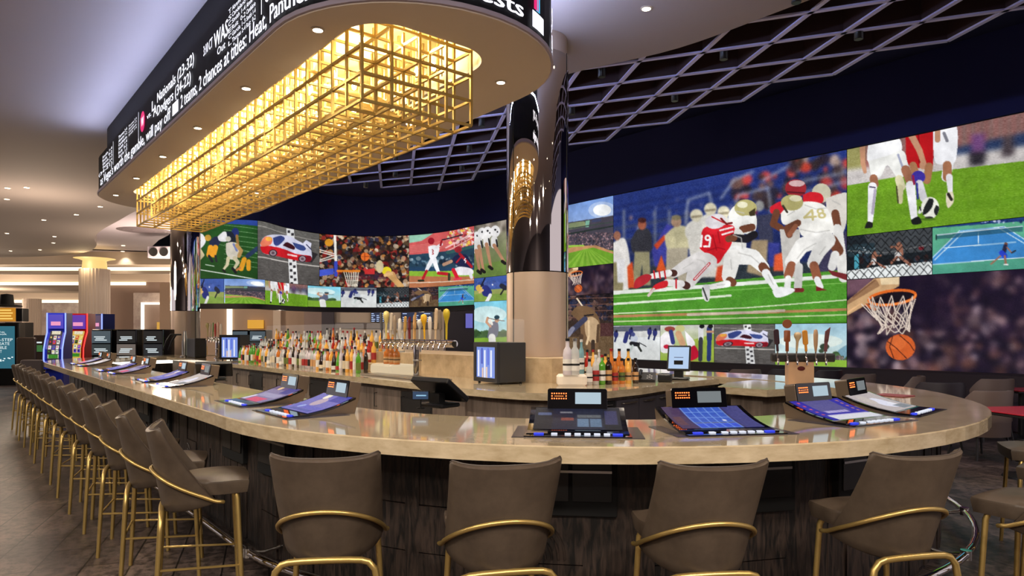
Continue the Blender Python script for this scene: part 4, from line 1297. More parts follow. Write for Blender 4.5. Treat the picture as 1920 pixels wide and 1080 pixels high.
for k in range(6):
    sp(names[k], 438, 463, 0.18 + k * 0.056, 0.040, bold=0.002)
    sp(names[(k + 2) % 6], 465, 482, 0.18 + k * 0.056, 0.040, bold=0.002)
    sp(names[(k + 1) % 6], 224, 240, 0.18 + k * 0.056, 0.040, bold=0.002)
    if k < 4:
        sp(names[k], 194, 212, 0.26 + k * 0.056, 0.040, bold=0.002); sp(names[(k + 3) % 6], 243, 258, 0.34 + k * 0.04, 0.028)
sp("(34-21)", 187, 212, 0.20, 0.05, bold=0.002)
for px in (213.5, 261, 492):
    sbox(q_of_px(px), q_of_px(px) + 0.014, 0.17, 0.52)
sp("Out 6th", 500, 540, 0.22, 0.13, bold=0.006)
# pink roundel with a white curly letter
qc = (q_of_px(263) + q_of_px(275)) / 2
sgn[3].add([sign_path(qc + 0.13 * math.cos(a), ZL + 0.34 + 0.13 * math.sin(a), 0.011) for a in [2 * PI * k / 24 for k in range(24)]], [tuple(range(24))])
sign_text("W", qc - 0.075, qc + 0.075, 0.285, 0.12, 0, 0.005)
# round the nose
qn = 12.9 - CT
sign_text("ms tests", qn + 1.20, qn + 2.13, 0.045, 0.125, 0, 0.006)
sign_text("M", qn + 2.02, qn + 2.34, 0.175, 0.20, 1, 0.012); sign_text("M", qn + 2.05, qn + 2.37, 0.17, 0.20, 2, 0.008)
sbox(qn + 2.26, qn + 2.46, 0.03, 0.16); sign_text("Bills at Dolphins tonight", qn + 2.75, qn + 3.9, 0.045, 0.125, 0, 0.006)
sign_text("Odds: Tampa (31-20)", qn + 2.75, qn + 3.9, 0.30, 0.11, 0, 0.005)
MT = [glow('led_white', (0.9, 0.9, 1.0, 1), 1.6), glow('led_pink', rgb(226, 30, 110), 1.1), glow('led_cyan', rgb(70, 180, 226), 1.2)]
sgn[0].build('white_lettering', MT[0], sign)
sgn[1].build('pink_logo', MT[1], sign)
sgn[2].build('cyan_logo', MT[2], sign)
sgn[3].build('pink_roundel', MT[1], sign)

# ================================================================ CHANDELIER
ZB = 1.6 + 1.753
ch = thing('lattice_chandelier', 'long brass lattice box chandelier full of bulbs hanging from the canopy slot', 'chandelier', W(8.6, 2.9, ZB))
ch.rotation_euler = (0, 0, ANG_U)
# local frame: x along t, y towards -v
nt, L0, L1 = 31, 4.66 - 8.6, 12.50 - 8.6
cw = 0.253
zz = [0.0, 0.207, 0.414, 0.621]
mb = MB()
bw = 0.021
ys = [-(2.398 + cw * j - 2.9) for j in range(5)]
xs_ = [L0 + (L1 - L0) * i / nt for i in range(nt + 1)]
for y in ys:
    for z in zz:
        mb.box(L0, L1, y - bw / 2, y + bw / 2, z - bw / 2, z + bw / 2)
for x in xs_:
    for z in zz:
        mb.box(x - bw / 2, x + bw / 2, ys[-1], ys[0], z - bw / 2, z + bw / 2)
    for y in ys:
        mb.box(x - bw / 2, x + bw / 2, y - bw / 2, y + bw / 2, 0, zz[-1] + 0.32)
mb.build('brass_lattice', M_brass, ch)
mbulb = MB().lathe([(0.0, 0.0), (0.012, 0.006), (0.021, 0.022), (0.022, 0.036), (0.012, 0.062), (0.009, 0.075)], 8)
bulb_me = None
k = 0
for i in range(15):
    for j, y in enumerate((ys[0] - cw / 2, ys[1] - cw / 2, ys[2] - cw / 2, ys[3] - cw / 2)):
        if (i + j) % 2 and j in (1, 2):
            continue
        x = L0 + (i + 0.5 + 0.25 * (j % 2)) * (L1 - L0) / 15.5
        if bulb_me is None:
            b0 = mbulb.build('bulb', glow('bulb_glow', (1.0, 0.88, 0.60, 1), 26.0), ch)
            bulb_me = b0
        else:
            b0 = bulb_me.copy(); COL.objects.link(b0); b0.parent = ch
        b0.location = (x, y, 0.40 + 0.14 * ((i + j) % 3 == 0))
        k += 1
rods = MB()
for i in range(15):
    for y in (ys[0] - cw / 2, ys[1] - cw / 2, ys[2] - cw / 2, ys[3] - cw / 2):
        x = L0 + (i + 0.5) * (L1 - L0) / 15.5
        rods.box(x - 0.004, x + 0.004, y - 0.004, y + 0.004, 0.46, 0.93)
rods.build('bulb_stems', M_brass, ch)
def lamp(name, typ, loc, energy, col, **kw):
    d = bpy.data.lights.new(name, typ)
    d.energy = energy
    d.color = col
    for a, b in kw.items():
        setattr(d, a, b)
    o = bpy.data.objects.new(name, d)
    COL.objects.link(o)
    o.location = loc
    return o
for i in range(8):
    t = 4.95 + i * 1.05
    lamp('chandelier_lamp', 'POINT', W(t, 2.9, 4.02), 75, (1.0, 0.87, 0.60), shadow_soft_size=0.12)

# added area lights above the ticker stand in for its pale blue ceiling glow
def glow_fill_strip(p, out, L, e):
    o = lamp('added_ticker_glow', 'AREA', p, e, (0.52, 0.62, 1.0), shape='RECTANGLE', size=L, size_y=0.05)
    z = -(Vector((out.x * 0.75, out.y * 0.75, 0.66)).normalized())
    x = Vector((-out.y, out.x, 0)).normalized()
    y = z.cross(x)
    o.rotation_euler = Matrix((x, y, z)).transposed().to_euler()
for i in range(5):
    glow_fill_strip(W(5.9 + 1.6 * i, CV - CR - 0.01, ZS + 0.62), Vector(W(0, -1)), 1.55, 13)
    glow_fill_strip(W(5.9 + 1.6 * i, CV + CR + 0.05 + 0.028 * (0.9 + 1.6 * i), ZS + 0.62), Vector(W(0, 1)), 1.55, 24)
for k in range(6):
    a = -PI / 2 - PI * (k + 0.5) / 6
    glow_fill_strip(W(CT + (CR + 0.01) * math.cos(a), CV + (CR + 0.01) * math.sin(a), ZS + 0.62), Vector(W(math.cos(a), math.sin(a))), 0.6, 13)
# added disc lights without fixtures fill the aisle and the room behind the camera
for x, y, e in ((-2.2, -1.8, 190), (1.2, -2.4, 190), (3.2, -0.6, 150), (-5.2, 0.6, 150), (-8.2, 3.6, 120), (-11.2, 7.2, 110), (-14.0, 11.0, 110), (-0.5, -5.5, 150), (-6, -4, 150)):
    lamp('added_ceiling_fill', 'AREA', (x, y, ZC - 0.03), e * 1.25, (1.0, 0.89, 0.76), shape='DISK', size=0.6)
for x, y, e in ((-11.5, 16.5, 260), (-12, 24, 500), (-16, 33.5, 350), (-24, 24, 500), (-26, 33.5, 350), (-20, 41, 500), (-32, 41, 500)):  # added point lights to brighten the hall, no fixtures
    lamp('hall_fill_lamp', 'POINT', (x, y, 3.2), e, (1.0, 0.80, 0.60), shadow_soft_size=0.6)
for x, y in ((-8.5, 25), (-3.5, 26.5), (0.0, 26.5)):  # likewise added fill, for the wall beyond the opening
    lamp('hall_fill_lamp', 'POINT', (x, y, 2.6), 160, (1.0, 0.82, 0.64), shadow_soft_size=0.3)

# ================================================================ DOWNLIGHTS
dl = MB()
dl.lathe([(0.052, 0.0), (0.052, 0.006), (0.040, 0.006), (0.038, 0.012), (0.0, 0.012)], 14, mis=[0, 0, 0, 1, 1])
dl.v = [(x, y, -z) for x, y, z in dl.v]
dl.f = [tuple(reversed(f)) for f in dl.f]
M_trimring = mat('downlight_ring', rgb(210, 196, 180), 0.4)
dl0 = None
def downlight(p, lab, grp, e=0, col=(1.0, 0.87, 0.70), s=1.0, ang=100, lampmat=None):
    global dl0
    if dl0 is None:
        dl0 = dl.build('ceiling_downlight', [M_trimring, M_lamp])
        o = dl0
    else:
        o = dl0.copy(); COL.objects.link(o)
    o.location = p; o.scale = (s, s, 1)
    tag(o, lab, 'downlight', grp)
    if e:
        sp_ = lamp('downlight_beam', 'SPOT', (p[0], p[1], p[2] - 0.03), e, col, spot_size=math.radians(ang), spot_blend=0.6, shadow_soft_size=0.05)
    return o
for k in range(6):
    downlight(W(4.91 + 1.6 * k, 2.16, ZS), 'small round downlight in the canopy soffit, on the ticker side', 'canopy downlights beside the ticker', 150 if k < 5 else 90)
for k in range(6):
    downlight(W(4.87 + 1.6 * k, 3.9, ZS), 'small round downlight in the canopy soffit, on the taps side', 'canopy downlights above the taps', 130)
for x, y, e in ((50, 351, 60), (82, 412, 60), (13, 373, 60), (13, 437, 60), (102, 443, 60), (143, 402, 60), (188, 387, 0), (221, 368, 40), (75, 468, 0), (20, 470, 0), (14, 352, 0), (100, 455, 60)):
    downlight(PZ(x, y, ZC), 'small downlight in the wavy white ceiling, left of the canopy', 'downlights in the wavy ceiling', e, s=1.5)
downlight(PZ(1212, 15, ZC), 'round downlight in the white ceiling right of the mirrored column', None, 260, s=1.2)
for x, y in ((230, 471), (231, 460)):
    downlight(PZ(x, y, zl), 'small downlight in the pale ceiling beyond the wavy edge', 'downlights in the pale ceiling', 60, s=2.0)
# round ceiling vents
for x, y, z, s in ((270, 432, zl, 0.62), (143, 484, zl, 0.62)):
    mb = MB()
    mb.lathe([(0.30 + 0.0, 0.0), (0.26, -0.02), (0.22, 0.0)], 24); mb.lathe([(0.18, 0.0), (0.14, -0.02), (0.10, 0.0)], 24); mb.lathe([(0.06, 0.0), (0.0, -0.015)], 24)
    mb.lathe([(0.34, 0.0), (0.30, -0.008)], 24)
    o = mb.build('ceiling_vent', mat('vent_grey', rgb(120, 108, 116), 0.5), loc=PZ(x, y, z))
    o.scale = (2.6, 2.6, 1.0)
    tag(o, 'round ring vent in the pale ceiling, ' + ('nearer the chandelier' if x > 200 else 'just above the lit fluted column'), 'vent')

# the rest of the room's recessed ceiling lamps (behind and beside the camera)
for (t, v, e) in ((1.0, -1.2, 150), (-1.5, 1.2, 150), (-2.6, 3.4, 190), (-2.0, 5.6, 190), (4.5, -1.6, 120), (8.5, -1.4, 110), (12.5, -1.2, 110), (0.0, 4.6, 0), (1.2, 6.4, 110)):
    downlight(W(t, v, ZC), 'round downlight in the white ceiling behind the stools', 'ceiling downlights over the aisle', e, (1.0, 0.80, 0.58), s=1.2, ang=120)

# ================================================================ LATTICE CEILING
M_fin = mat('lattice_fin', rgb(56, 38, 40), 0.6)
M_fin_screenlit = mat('lattice_fin_screenlit', rgb(212, 210, 255), 0.5)  # lavender puts the screens' light from below into the edge colour
lat = thing('lattice_ceiling', 'dark diamond lattice ceiling with lower edges coloured as if lit by the screens above the lounge', 'ceiling lattice', (0, 0, 0))
side = 0.785
A = Vector((U[0] * math.cos(PI / 6) + V[0] * 0.5, U[1] * math.cos(PI / 6) + V[1] * 0.5))
B = Vector((U[0] * math.cos(PI / 6) - V[0] * 0.5, U[1] * math.cos(PI / 6) - V[1] * 0.5))
O = W(8.38, 9.15).xy
def node(i, j): return Vector(O) + A * (i * side) + B * (j * side)
def inside(p):
    t, v = TV(p.x, p.y)
    if v > 9.2 or v < 4.6 or t < -4 or t > 16.2: return False
    if t > 13.8 and (t - 13.8) / 2.4 + (v - 6.2) / 3.0 > 1.02: return False
    return True
fins, edges = MB(), MB()
zf = 5.06
for i in range(-30, 30):
    for j in range(-30, 30):
        a = node(i, j)
        if not inside(a): continue
        for (di, dj) in ((1, 0), (0, 1)):
            b = node(i + di, j + dj)
            if inside(b):
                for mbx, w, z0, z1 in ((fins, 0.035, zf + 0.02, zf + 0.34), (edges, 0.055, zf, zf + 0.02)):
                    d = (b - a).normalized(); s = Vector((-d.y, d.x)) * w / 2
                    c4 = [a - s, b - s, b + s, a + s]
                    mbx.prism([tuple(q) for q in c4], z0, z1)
fins.build('fins', M_fin, lat)
edges.build('screenlit_edges', M_fin_screenlit, lat)
spot0 = None
for n_, (x, y) in enumerate(((1357, 112), (1128, 145), (1265, 190), (1610, 74), (903, 237), (880, 285), (866, 321), (742, 300), (741, 332), (686, 352), (1493, 6), (1072, 215))):
    if spot0 is None:
        mb = MB(); mb.lathe([(0.045, 0.0), (0.05, 0.004), (0.05, 0.22), (0.0, 0.22)], 12, mis=[0, 0, 0]); mb.lathe([(0.0, 0.002), (0.04, 0.001)], 12, mi=1)
        spot0 = mb.build('lattice_spotlight', [M_black, M_lampw]); o = spot0
    else:
        o = spot0.copy(); COL.objects.link(o)
    o.location = PZ(x, y, 4.98)
    tag(o, 'small black cylinder spotlight hanging in a diamond of the lattice', 'spotlight', 'lattice spotlights')
    if n_ in (0, 1, 2, 3, 4, 10):
        q = o.location
        lamp('lattice_spot_beam', 'SPOT', (q.x, q.y, 4.96), 90, (1.0, 0.86, 0.72), spot_size=1.6, spot_blend=0.6, shadow_soft_size=0.04)

# ================================================================ MIRRORED COLUMNS
M_sleeve = mat('satin_champagne_sleeve', rgb(190, 168, 150), 0.35, 0.3)
M_mirror = mat('mirror_sleeve', rgb(236, 228, 222), 0.025, 1.0)
def _wavy():
    n, l, b = nodes_of(M_mirror)
    tc = n.new('ShaderNodeTexCoord'); mp = n.new('ShaderNodeMapping'); mp.inputs['Scale'].default_value = (1.5, 1.5, 0.5)
    nz = n.new('ShaderNodeTexNoise'); nz.inputs['Scale'].default_value = 1.3; nz.inputs['Detail'].default_value = 1
    bp = n.new('ShaderNodeBump'); bp.inputs['Strength'].default_value = 0.004; bp.inputs['Distance'].default_value = 0.05
    l.new(tc.outputs['Object'], mp.inputs[0]); l.new(mp.outputs[0], nz.inputs['Vector']); l.new(nz.outputs[0], bp.inputs['Height']); l.new(bp.outputs[0], b.inputs['Normal'])
_wavy()
def mirrored_column(x, y, r, z0, zs, z1, lab):
    t = thing('mirrored_column', lab, 'column', (x, y, z0))
    MB().lathe([(r, 0), (r, zs - z0 - 0.01)], 64).build('base_sleeve', M_sleeve, t)
    MB().lathe([(r + 0.004, zs - z0), (r + 0.004, z1 - z0 - 0.22)], 96, caps=False).build('mirror_sleeve', M_mirror, t)
    MB().lathe([(r - 0.01, z1 - z0 - 0.22), (r - 0.01, z1 - z0)], 48).build('top_sleeve', M_sleeve, t)
    mb = MB()
    for a in (-0.95, 1.2, 3.3):
        mb.box(r + 0.001, r + 0.007, -0.004, 0.004, 0, z1 - z0 - 0.2, M=Matrix.Rotation(a - PI / 2 + 0.55 + 1.55, 4, 'Z'))
    mb.build('seams', M_matblack, t)
    return t
mirrored_column(0.295, 7.95, 0.357, 1.337, 2.30, ZC, 'large mirror-clad round column rising from the back bar, beside the mini fridge')
mirrored_column(-8.80, 18.4, 0.365, 0.0, 2.20, ZC + 0.2, 'slimmer looking mirror-clad column beyond the far taps, left of the video wall')

# ================================================================ FLUTED HALL COLUMNS
M_flute = mat('fluted_plaster', rgb(206, 190, 178), 0.7)
def fluted(cx, Y, r, ztop, lab, ring=True):
    t = thing('fluted_column', lab, 'column', ((cx - HX) / F * Y, Y, 0))
    mb = MB()
    N = 60
    pts = []
    for k in range(N):
        a = 2 * PI * k / N
        rr = r * (1.0 if k % 2 else 0.955)
        pts.append((rr * math.cos(a), rr * math.sin(a)))
    mb.prism(pts, 0, ztop)
    mb.build('shaft', M_flute, t)
    if ring:
        MB().lathe([(r * 0.82, ztop), (r * 0.76, ztop + 0.36), (r * 1.0, ztop + 0.42), (r * 1.35, ztop + 0.46)], 40).build('lit_capital', glow('capital_glow', (1.0, 0.66, 0.22, 1), 1.0), t)
        lamp('capital_lamp', 'POINT', (t.location.x, Y - r * 1.3, ztop + 0.2), 40, (1.0, 0.76, 0.42), shadow_soft_size=0.2)
    return t
fluted(177.5, 29.5, 0.59, 4.37, 'big fluted pale column with glowing amber capital behind the slot machines')
fluted(60, 42, 0.50, 3.72, 'thinner fluted column further back, left of the amber capital one', ring=False)

# speakers in the dark ceiling opening
sx = thing('ceiling_speaker', 'white box with two round grey speakers in the dark ceiling opening', 'speaker', P(300, 484, 25.0))
w_ = 0.72
MB().rbox(-0.40, 0.60, -0.15, 0.25, 0.0, 0.42, 0.05).build('cabinet', M_lav, sx)
for x in (-0.16, 0.22):
    mb = MB(); mb.lathe([(0.16, 0), (0.15, 0.03), (0.05, 0.0), (0.0, 0.01)], 24, M=Matrix.Translation((x, -0.16, 0.21)) @ Matrix.Rotation(PI / 2, 4, 'X'))
    mb.build('speaker_cone', M_dgrey, sx)
# ================================================================ BAR
BT, BV, BR, BRI = 4.75, 4.75, 3.38, 2.50
BT1 = 15.0
top = MB()
def bar_bulge(f):
    # the near end is a little fuller on the customers' side and tighter on the lounge side
    return np.interp(f, [0, 0.12, 0.25, 0.38, 0.5, 0.68, 0.8, 1.0], [0, 0.09, 0.13, 0.10, 0.01, -0.13, -0.12, 0.0])
top.ring(stadium(BT, BT1, BV, BR, 40, bar_bulge), stadium(BT, BT1, BV, BRI, 40), 0.988, 1.07, e=0.006)
o = fix_normals(top.build('bar_countertop', M_stone))
tag(o, 'long loop shaped cream quartz bar countertop curving round the near end', 'bar counter')

M_wood = mat('dark_carved_oak', rgb(58, 46, 40), 0.5)
def _wood():
    n, l, b = nodes_of(M_wood)
    tc = n.new('ShaderNodeTexCoord'); mp = n.new('ShaderNodeMapping'); mp.inputs['Scale'].default_value = (7.0, 7.0, 1.2)
    l.new(tc.outputs['Object'], mp.inputs[0])
    nz = n.new('ShaderNodeTexNoise'); nz.inputs['Scale'].default_value = 4.0; nz.inputs['Detail'].default_value = 8; nz.inputs['Distortion'].default_value = 1.2
    l.new(mp.outputs[0], nz.inputs['Vector'])
    cr = n.new('ShaderNodeValToRGB')
    cr.color_ramp.elements[0].position = 0.38; cr.color_ramp.elements[0].color = rgb(15, 12, 11)
    cr.color_ramp.elements[1].position = 0.62; cr.color_ramp.elements[1].color = rgb(60, 48, 42)
    l.new(nz.outputs[0], cr.inputs[0]); l.new(cr.outputs[0], b.inputs['Base Color'])
    bp = n.new('ShaderNodeBump'); bp.inputs['Strength'].default_value = 0.5; bp.inputs['Distance'].default_value = 0.01
    l.new(nz.outputs[0], bp.inputs['Height']); l.new(bp.outputs[0], b.inputs['Normal'])
_wood()
front = thing('panelled_bar', 'dark carved oak bar front with recessed machine bays under the counter', 'bar front', (0, 0, 0))
mb = MB()
mb.ring(stadium(BT, BT1, BV, 2.98, 40), stadium(BT, BT1, BV, 2.62, 40), 0.0, 0.988)
fix_normals(mb.build('carcass', M_wood, front))

def bar_point(q, R):
    """q: metres along the customer side edge of radius BR; 0 at the start of the near curve, + towards the far end,
    negative round the nose"""
    if q >= 0:
        return W(BT + q, BV - R), -PI / 2
    a = -PI / 2 + q / BR
    return W(BT + R * math.cos(a), BV + R * math.sin(a)), a
def bar_M(q, R, z=0):
    p, a = bar_point(q, R)
    # local +y points inward (towards the bar's middle), local x to the viewer's right along the edge
    n2 = W(math.cos(a), math.sin(a))       # outward
    ang = math.atan2(-n2.y, -n2.x) - PI / 2
    return Matrix.Translation((p.x, p.y, z)) @ Matrix.Rotation(ang, 4, 'Z'), ang

# plank panels: vertical boards, carved arcs, framed doors
planks = MB()
r_ = random.Random(4)
q = 10.1
end_q = -BR * 2.9
k = 0
while q > end_q:
    w = r_.choice((0.10, 0.16, 0.30))
    Mx, _ = bar_M(q - w / 2, 3.0)
    h0, h1 = 0.06, 0.978
    zs = [h0]
    if w > 0.2:
        zs += [0.35, 0.62]
    zs.append(h1)
    for a, b in zip(zs[:-1], zs[1:]):
        planks.box(-w / 2 + 0.004, w / 2 - 0.004, -0.012 - r_.random() * 0.014, 0.05, a + 0.003, b - 0.003, M=Mx)
    if w > 0.2 and k % 2 == 0:
        for rr in (0.05, 0.085, 0.12, 0.155):
            pts = [Mx @ Vector((-w / 2 + 0.03 + rr * math.cos(t), -0.030, 0.38 + rr * math.sin(t) * 1.3)) for t in [PI / 2 * j / 8 for j in range(9)]]
            planks.tube(pts, 0.006, 5, caps=False)
    q -= w
    k += 1
planks.build('oak_boards', M_wood, front)

fr = MB()
RR = 3.24
path = [W(BT + q, BV - RR, 0.17) for q in np.linspace(10.2, 0, 12)] + [W(BT + RR * math.cos(a), BV + RR * math.sin(a), 0.17) for a in np.linspace(-PI / 2, -PI * 1.5, 48)[1:]]
fr.tube(path, 0.026, 10)
frt = fr.build('foot_rail', M_chrome, front)
frt['label'] = 'polished chrome foot rail'
for p, d in [(path[i], None) for i in range(0, len(path), 6)]:
    t, v = TV(p.x, p.y)
    tt = max(t, BT)
    c = W(min(max(t, BT), BT1), BV)
    dirn = Vector((c.x - p.x, c.y - p.y, 0)).normalized()
    mb = MB()
    mb.tube([p, p + dirn * 0.10 + Vector((0, 0, -0.02)), p + dirn * 0.30 + Vector((0, 0, 0.0))], 0.014, 8)
    mb.lathe([(0.034, -0.03), (0.034, 0.03)], 10, c=p)
    mb.build('rail_bracket', M_chrome, frt)

mb = MB()
mb.strip([W(15.0 + 2.615 * math.cos(a), 4.75 + 2.615 * math.sin(a)).xy for a in np.linspace(-1.3, 1.3, 24)], 0.90, 0.975)
mb.build('lit_strip', glow('counter_led', (1.0, 0.9, 0.74, 1), 2.5), front)

# ================================================================ BACK BAR ISLAND
isl = [(16.9, 3.84), (5.3, 3.84), (4.95, 3.87), (4.65, 3.95), (4.42, 4.1), (4.29, 4.33), (4.25, 4.7), (4.30, 5.2), (4.42, 5.7), (4.56, 6.3), (4.60, 6.95), (5.5, 6.98), (5.5, 5.95), (16.6, 5.95)]
poly = [tuple(W(t, v).xy) for t, v in isl]
it = MB().prism(poly, 1.005, 1.07)
o = fix_normals(it.build('back_bar_countertop', M_stone))
tag(o, 'cream quartz back bar countertop carrying bottles, taps and fridge', 'counter')
M_cab = mat('grey_oak_laminate', rgb(120, 106, 96), 0.5)
noise_mix(M_cab, rgb(98, 84, 74), rgb(136, 120, 108), 3.0, 10, stretch=(4, 4, 0.5))
M_cabd = mat('slate_cabinet', rgb(72, 68, 76), 0.4)
cab = thing('back_bar_cabinet', 'low back bar cabinet run with grey doors beneath the quartz top', 'cabinet', (0, 0, 0))
isl2 = [(16.8, 3.94), (5.3, 3.94), (4.98, 3.97), (4.72, 4.04), (4.50, 4.18), (4.39, 4.38), (4.35, 4.7), (4.40, 5.2), (4.52, 5.7), (4.66, 6.3), (4.70, 6.88), (5.42, 6.88), (5.42, 5.85), (16.5, 5.85)]
fix_normals(MB().prism([tuple(W(t, v).xy) for t, v in isl2], 0.0, 1.005).build('carcass', M_cab, cab))
# doors along the customer side and round the nose
seq = [(5.45 + 0.62 * i, 3.93) for i in range(16)]
for i, (t, v) in enumerate(seq):
    dark = i in (1, 4, 5, 9, 13)
    a, b = W(t, v), W(t + 0.60, v)
    mb = MB()
    Mx = Matrix.Translation((b.x, b.y, 0)) @ Matrix.Rotation(math.atan2(a.y - b.y, a.x - b.x), 4, 'Z')
    mb.rbox(0.0, 0.60, -0.015, 0.015, 0.12, 0.955, 0.006, M=Mx, axis='y')
    d = mb.build('door', M_dgrey if dark else M_cab, cab)
    hb = MB(); hb.tube([Mx @ Vector((0.06, 0.0, 0.90)), Mx @ Vector((0.06, -0.05, 0.90)), Mx @ Vector((0.06, -0.05, 0.74)), Mx @ Vector((0.06, 0.0, 0.74))], 0.007, 6)
    hb.build('handle', M_dgrey, d)
nose = [(4.49, 4.19), (4.36, 4.45), (4.34, 4.85), (4.40, 5.25), (4.47, 5.6), (4.56, 5.97), (4.63, 6.35), (4.68, 6.75)]
for i in range(len(nose) - 1):
    a, b = W(*nose[i]), W(*nose[i + 1])
    L = (b - a).length
    Mx = Matrix.Translation((a.x, a.y, 0)) @ Matrix.Rotation(math.atan2(b.y - a.y, b.x - a.x), 4, 'Z')
    mb = MB(); mb.rbox(0.008, L - 0.008, -0.022, 0.02, 0.12, 0.965, 0.006, M=Mx, axis='y')
    d = mb.build('door', M_cabd if i > 1 else M_matblack, cab)
    hb = MB(); hb.tube([Mx @ Vector((0.08, 0.0, 0.935)), Mx @ Vector((0.08, -0.05, 0.935)), Mx @ Vector((L - 0.08, -0.05, 0.935)), Mx @ Vector((L - 0.08, 0.0, 0.935))], 0.007, 6)
    hb.build('handle', M_steel, d)

# raised ledge behind the bottles and its steps
led = MB().prism([tuple(W(t, v).xy) for t, v in [(14.4, 4.78), (5.62, 4.78), (5.28, 4.92), (5.20, 5.25), (5.40, 5.80), (14.4, 5.80)]], 1.07, 1.335)
M_stone2 = mat('honed_stone', rgb(196, 172, 138), 0.45)
noise_mix(M_stone2, rgb(168, 144, 112), rgb(208, 184, 150), 6.0, 10, contrast=(0.3, 0.7))
o = fix_normals(led.build('back_bar_ledge', M_stone2))
tag(o, 'raised stone ledge along the back bar behind the bottles', 'ledge')
st = MB().rbox(-2.32, 2.32, -0.09, 0.09, 0, 0.12, 0.02)
o = st.build('bottle_step', M_stone2, loc=W(10.72, 4.62, 1.07), rz=ANG_U)
tag(o, 'long lit stone step under the back rows of liquor bottles', 'bottle step')
st = MB().rbox(-0.28, 0.28, -0.20, 0.20, 0, 0.125, 0.05)
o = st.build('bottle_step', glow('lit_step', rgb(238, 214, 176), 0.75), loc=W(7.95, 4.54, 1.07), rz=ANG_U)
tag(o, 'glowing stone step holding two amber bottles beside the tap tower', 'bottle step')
sp0 = Vector((0.605, 6.93, 1.07))
st = MB().rbox(-0.15, 0.15, -0.11, 0.11, 0, 0.115, 0.05)
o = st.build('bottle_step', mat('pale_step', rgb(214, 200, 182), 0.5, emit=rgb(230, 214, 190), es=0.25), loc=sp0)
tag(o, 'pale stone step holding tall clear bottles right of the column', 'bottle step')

# service shelf on the inner side of the far run, carrying the copper tap tower
mb = MB()
poly = [tuple(W(t, v).xy) for t, v in [(3.42, 5.95), (3.32, 6.50), (3.62, 6.90), (4.25, 7.12), (4.2, 6.5), (3.95, 5.95)]]
fix_normals(mb.prism(poly, 1.0, 1.068).build('service_shelf', M_stone))
o = bpy.data.objects['service_shelf']; tag(o, 'short quartz service shelf under the copper tap tower', 'shelf')
mb = MB()
poly = [tuple(W(t, v).xy) for t, v in [(3.55, 6.1), (3.47, 6.45), (3.68, 6.82), (4.10, 6.98), (4.12, 6.5), (3.9, 6.1)]]
o = fix_normals(mb.prism(poly, 0.0, 1.0).build('service_cabinet', M_cab)); tag(o, 'grey oak cabinet under the service shelf', 'cabinet')

# glass guards on the ledge
M_glass = mat('clear_guard', (0.95, 0.95, 1, 1), 0.03, alpha=0.07, spec=0.6)
for n_, (t0, t1, lab) in enumerate(((5.66, 6.3, 'clear acrylic guard standing on the ledge before the mirrored column'), (8.3, 9.6, 'clear acrylic guard on the ledge behind the taps'), (9.7, 13.9, 'long clear acrylic guard behind the liquor bottles'))):
    mb = MB(); mb.rbox(0, t1 - t0, -0.004, 0.004, 0, 0.42, 0.03, axis='y')
    o = mb.build('acrylic_guard', M_glass, loc=W(t0, 5.02 if n_ else 4.86, 1.336), rz=ANG_U)
    tag(o, lab, 'guard')
# ================================================================ BAR STOOLS
def shell_pt(u, z, w):
    """a point of the wrapping back shell: u across (-1..1), z height, w 0 at the bottom edge, 1 at the top"""
    a = u * PI / 2
    hw = 0.228 + 0.010 * w - 0.05 * max(0, 0.35 - w) * (1 - abs(u))
    depth = 0.085 + 0.19 * (1 - w) ** 1.3
    return Vector((hw * math.sin(a) ** 1 if abs(u) < 1 else hw * u, -0.215 - 0.085 * w + depth * (1 - math.cos(a)), z))
def shell_grid(nu=16, nw=12, thick=0.0):
    pts = []
    for j in range(nw + 1):
        w = j / nw
        row = []
        for i in range(nu + 1):
            u = -1 + 2 * i / nu
            zb = 0.595 + 0.06 * abs(u) ** 2.2
            zt = 1.052 + 0.034 * abs(u) ** 2 - 0.02 * max(0, abs(u) - 0.85) / 0.15
            z = zb + (zt - zb) * w
            p = shell_pt(u, z, w)
            a = u * PI / 2
            n = Vector((-math.sin(a) * 0.9, math.cos(a) + 0.15, 0.1)).normalized()
            row.append(p + n * thick * (1.0 - 0.35 * abs(u) ** 6))
        pts.append(row)
    return pts

